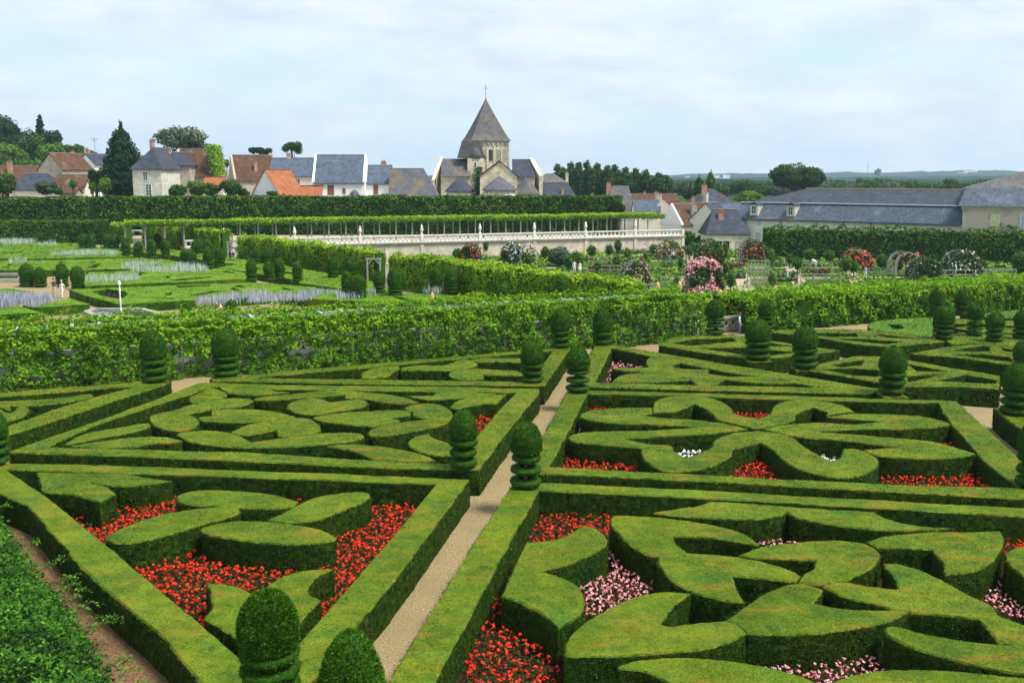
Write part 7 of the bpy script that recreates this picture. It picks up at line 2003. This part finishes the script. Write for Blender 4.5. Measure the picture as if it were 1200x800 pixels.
for i, (px, py, w, h) in enumerate([(803, 207, 3, 2.2), (836, 206, 5, 5), (848, 205.5, 5, 5), (842, 209, 7, 2.2), (1130, 200.5, 9, 1.6), (1121, 202, 5, 1.4)]):
    Y = 3350; k = ppm(Y, 30)
    z = ZY(py + h, Y)
    o = MB().box(-w / 2 / k, w / 2 / k, -20, 20, 0, h / k).box(-w / 2 / k - 1, w / 2 / k + 1, -21, 21, h / k, h / k + 1.5)
    ob = o.build('distant_block', render_white, loc=((px - CX) / F * Y, Y, z))
    tag(ob, ['small white house far off above the village chimneys', 'tall pale block of flats on the far hill, left one', 'tall pale block of flats on the far hill, right one', 'low pale building before the far blocks of flats', 'long white building on the far hill above the slate roof', 'small white building left of the long white one on the far hill'][i], 'building')
mt = MB(); Y = 3300; k = ppm(Y, 30); zb_ = ZY(203, Y); hh = ZY(190.5, Y) - zb_
mt.bar((0, 0, 0), (0, 0, hh), .9, .9); mt.bar((-4, 0, hh * .6), (4, 0, hh * .6), .7, .7)
tag(mt.build('radio_mast', iron, loc=((1011 - CX) / F * Y, Y, zb_)), 'thin radio mast on the far horizon above the long slate roof', 'mast')
hb = at(1028, 204, 0)
gtree('lone far tree sticking up on the horizon above the long roof', 1028, 2400, 197, 207, 9, tree_leaf, 300, 0, 20, leaf=5, lumps=4)
# ================================================================== PEOPLE
skin_m = flat_mat('skin', (0.55, 0.33, 0.23), rough=.6)
CLOTH = {}
def cloth(c):
    if c not in CLOTH:
        CLOTH[c] = flat_mat('cloth_%d' % len(CLOTH), c, rough=.9, spec=.1)
    return CLOTH[c]
def tube_body(joints, bones, h):
    """one continuous skinned body"""
    me = bpy.data.meshes.new('body')
    me.from_pydata([j[0] for j in joints], bones, [])
    o = bpy.data.objects.new('tmp', me); COL.objects.link(o)
    m = o.modifiers.new('s', 'SKIN'); m.use_smooth_shade = True
    sv = me.skin_vertices[0].data
    for i, j in enumerate(joints):
        sv[i].radius = j[1] if isinstance(j[1], tuple) else (j[1], j[1])
    sv[0].use_root = True
    s = o.modifiers.new('u', 'SUBSURF'); s.levels = 1; s.render_levels = 1
    dg = bpy.context.evaluated_depsgraph_get()
    out_ = bpy.data.meshes.new_from_object(o.evaluated_get(dg))
    bpy.data.objects.remove(o); 
    return out_
def person(label, px, pb, z, face=180, h=1.7, top=(.5, .5, .5), legs=(.1, .1, .15), hair=(.12, .07, .04), pose='stand', shorts=False, Y=None, hat=None, skirt=False, group='visitors in the gardens'):
    """pose: stand, walk, bend"""
    s = h / 1.7
    loc = at(px, pb, z) if Y is None else np.array([PX(px, Y), Y, z])
    st = {'stand': (.06, -.02, .0), 'walk': (.22, -.2, .0), 'bend': (.08, -.08, 1.0)}[pose]
    b = st[2]
    # local: +y is forward
    sh_y, sh_z = (.0, 1.38) if not b else (.42, 1.05)
    nk = (0, sh_y + .02 + b * .06, sh_z + .08); hd = (0, sh_y + .03 + b * .14, sh_z + .22 - b * .05)
    J = [((0, 0, .92), (.145, .10)), ((0, sh_y * .4, .92 + (sh_z - .92) * .45), (.125, .09)), ((0, sh_y * .9, sh_z - .08), (.165, .10)), ((0, nk[1] - .01, nk[2] - .02), .055), ((0, nk[1], nk[2] + .03), .055), (hd, (.075, .09)), ((0, hd[1] + .005, hd[2] + .1), (.065, .08))]
    B = [(0, 1), (1, 2), (2, 3), (3, 4), (4, 5), (5, 6)]
    for sx, f in ((-1, st[0]), (1, st[1])):
        i = len(J)
        J += [((sx * .09, f * .2, .80), (.095, .09)), ((sx * .10, f * .7 + .03, .48), .062), ((sx * .10, f, .10), .042), ((sx * .11, f + .12, .035), (.045, .03))]
        B += [(0, i), (i, i + 1), (i + 1, i + 2), (i + 2, i + 3)]
    for sx, f in ((-1, -.08), (1, .12)):
        i = len(J)
        if b: J += [((sx * .20, sh_y, sh_z - .06), .05), ((sx * .22, sh_y + .1, sh_z - .32), .042), ((sx * .16, sh_y + .22, sh_z - .55), .03), ((sx * .15, sh_y + .26, sh_z - .64), (.03, .02))]
        else: J += [((sx * .19, 0, 1.34), .052), ((sx * .25, f * .3 - .02, 1.08), .042), ((sx * .25, f + .08, .84), .031), ((sx * .25, f + .12, .75), (.032, .02))]
        B += [(2, i), (i, i + 1), (i + 1, i + 2), (i + 2, i + 3)]
    me = tube_body(J, B, h)
    me.transform(Matrix.Scale(s, 4))
    for m in (skin_m, cloth(top), cloth(legs), cloth((.05, .04, .035))): me.materials.append(m)
    for p in me.polygons:
        c = p.center / s
        arm = abs(c.x) > .175 + (0 if not b else -.02) and c.z > .66
        if c.z < .09: k = 3
        elif arm and not b: k = 1 if c.z > 1.12 else 0
        elif arm and b: k = 1 if c.z > .86 else 0
        elif c.z < .93: k = 2 if not (shorts and c.z < .50) else 0
        elif b and c.y > .55: k = 0
        elif not b and c.z > 1.43: k = 0
        else: k = 1
        if b and c.z < .93 and c.y > .3: k = 1 if not arm else k
        p.material_index = k
    root = empty('person', tuple(map(float, loc)), R(face), label, 'person', group)
    link('body', me, root)
    hc = Vector(hd) * s; hc.z += .07 * s
    hm = MB().lathe([(.02, -.10), (.082, -.07), (.10, 0), (.092, .06), (.06, .105), (.01, .12)], 12, c=(hc.x, hc.y - .018 * s, hc.z), m=0)
    hm.build('hair', cloth(hair), root)
    f = MB(); fy = hc.y + .088 * s
    f.box(-.012, .012, fy - .02, fy + .018, hc.z - .05, hc.z - .015)
    f.build('nose', skin_m, root)
    for sx in (-1, 1): MB().lathe([(.004, -.01), (.011, 0), (.004, .01)], 6, c=(sx * .03, fy - .004, hc.z)).build('eye', iron, root)
    if hat: MB().lathe([(.19, 0), (.19, .015), (.10, .02), (.095, .10), (.03, .12)], 12, c=(hc.x, hc.y, hc.z + .05)).build('hat', cloth(hat), root)
    if skirt: MB().lathe([(.24, .42), (.2, .7), (.15, .95)], 12, c=(0, 0, 0)).build('skirt', cloth(legs), root)
    return root
person('man in a dark shirt standing beside a ringed yew in the upper garden', 64, 347.5, 0, 190, 1.75, (.05, .045, .06), (.45, .4, .33), shorts=True)
person('blonde woman in a white top and white trousers with peach sleeves, beside the man', 73.5, 349, 0, 170, 1.66, (.8, .78, .76), (.75, .74, .72), (.55, .38, .18), pose='walk')
person('woman in a pale blue shirt and dark trousers at the grey gateway', 273.8, 303.5, 0, 185, 1.68, (.62, .68, .85), (.03, .03, .05))
person('darker figure left of the woman in pale blue at the gateway', 270.5, 303, 0, 175, 1.7, (.35, .2, .18), (.05, .05, .06))
person('visitor in white at the end of the tall hedge walk', 206.5, 268, TZ, 180, 1.75, (.8, .8, .82), (.3, .3, .4), Y=160)
person('visitor in a turquoise shirt on the terrace', 659, 0, TZ, 180, 1.72, (.02, .45, .65), (.1, .1, .2), Y=177.5)
person('visitor in orange and white on the terrace beside the turquoise shirt', 663, 0, TZ, 200, 1.68, (.8, .42, .3), (.7, .7, .7), Y=177.8)
person('visitor in black and white on the terrace left of an urn', 618, 0, TZ, 150, 1.7, (.7, .7, .72), (.04, .04, .05), Y=177)
person('visitor in white and black at the terrace pergola, right of an urn', 631.5, 0, TZ, 210, 1.7, (.75, .75, .75), (.04, .04, .05), Y=176.5)
person('visitor in a pink shirt behind the balustrade at the left', 482, 0, TZ, 170, 1.66, (.6, .3, .28), (.2, .2, .2), Y=167)
person('visitor with a reddish top leaning at the balustrade left of the church', 506, 0, TZ, 190, 1.66, (.55, .22, .2), (.2, .2, .25), Y=168)
person('visitor in pale blue under the terrace pergola above the vine row', 411.5, 0, TZ, 180, 1.7, (.5, .62, .85), (.1, .1, .15), Y=164.5)
person('visitor in grey under the terrace pergola above the vine row', 404.5, 0, TZ, 180, 1.7, (.35, .36, .4), (.1, .1, .12), Y=164.5)
person('visitor in a black top and blue jeans with a pale hat by the climbing roses', 783.5, 306, KZ, 180, 1.72, (.03, .03, .04), (.10, .22, .5), hat=(.7, .6, .5))
person('visitor in a white shirt and dark trousers, middle of the three by the roses', 788.5, 305.5, KZ, 170, 1.7, (.75, .8, .9), (.03, .03, .05))
person('visitor in a light shirt and navy trousers, right of the three by the roses', 792, 305, KZ, 190, 1.75, (.78, .78, .82), (.04, .05, .12))
person('visitor in white sitting on the path right of the three', 804.5, 308, KZ, 160, 1.2, (.8, .8, .78), (.6, .6, .58), pose='bend')
person('visitor in white with a red top half hidden by the roses', 755, 297, KZ, 180, 1.6, (.8, .8, .78), (.4, .05, .04))
person('visitor seen from behind in a blue shirt and white trousers at the right', 1014, 327, KZ, 0, 1.75, (.30, .36, .68), (.85, .85, .85), (.05, .04, .04))
person('gardener in white bending over a bed in the middle of the kitchen garden', 956, 313, KZ, 60, 1.7, (.8, .8, .78), (.72, .72, .7), pose='bend')
person('figure in pale grey by the pear hedge at the back', 979.5, 296, KZ, 120, 1.7, (.62, .62, .62), (.5, .5, .5), pose='bend')
person('figure in black and white crouching at the front of the kitchen garden', 923, 326.5, KZ, 80, 1.55, (.04, .04, .05), (.7, .7, .7), pose='bend')
person('visitor in black with a white bag near the terrace wall', 672, 292, KZ, 180, 1.6, (.04, .04, .05), (.75, .75, .75))
person('left one of two pale figures standing behind the vine row', 673, 319.5, KZ, 180, 1.72, (.82, .78, .74), (.8, .78, .76))
person('right one of two pale figures behind the vine row, in a cream dress', 679.5, 321, KZ, 180, 1.7, (.78, .72, .6), (.76, .7, .58), skirt=True)
person('visitor in pale clothes in the front half of the kitchen garden left of centre', 647, 312, KZ, 200, 1.6, (.7, .72, .74), (.6, .62, .66))
person('visitor in light blue at the balustrade of the pergola opening', 866, 392, 0, 250, 1.6, (.35, .55, .8), (.1, .12, .2))
person('visitor in pale pink seen through the pergola opening', 868, 379, KZ, 200, 1.6, (.75, .55, .5), (.3, .3, .3))
# low balustrade seen in the pergola opening
ob = empty('stone_balustrade', at(856, 384, 0), 0, 'grey stone balustrade closing the gap between the two pergolas', 'balustrade')
A_, B_ = at(838, 390, 0), at(886, 384, 0)
ring_balustrade(ob, A_, B_, 0.05, .34, stone_grey, .75)
# ================================================================== CLIPPINGS on the paths
rng = np.random.default_rng(66); P_ = []
for (a, b, w, n) in (((482, 800), (652, 440), .5, 1500), ((60, 640), (200, 800), .8, 900)):
    A_, B_ = at(*a, 0), at(*b, 0)
    tt = rng.uniform(-.2, 1, n)[:, None]; side_ = np.where(rng.uniform(0, 1, n) < .5, -1, 1) * (rng.uniform(0, 1, n) ** .5) * w
    P_.append(A_ + (B_ - A_) * tt + np.c_[side_, side_ * .3, np.full(n, .012)])
P_ = np.concatenate(P_); P_[:, 2] = .012
tag(link('fallen_clippings', foliage_mesh('fallen_clippings', P_, np.tile([0, 0, 3.0], (len(P_), 1)), .035, box_leaf, rng, spread=.3)), 'small fallen leaf clippings strewn along the gravel paths', 'leaves', None, 'stuff')
# ================================================================== HAZE
hz_m = bpy.data.materials.new('haze'); hz_m.use_nodes = True
t = hz_m.node_tree; t.nodes.clear()
mo = t.nodes.new('ShaderNodeOutputMaterial')
pvn = t.nodes.new('ShaderNodeVolumePrincipled')
pvn.inputs['Color'].default_value = (0.60, 0.80, 1.0, 1)
pvn.inputs['Density'].default_value = 0.00013
pvn.inputs['Anisotropy'].default_value = 0.2
t.links.new(pvn.outputs[0], mo.inputs['Volume'])
HAZE = True
if HAZE:
    hz = MB().box(-5100, 5100, -260, 5400, -2.8, 190).build('haze', hz_m)
    tag(hz, kind='stuff')
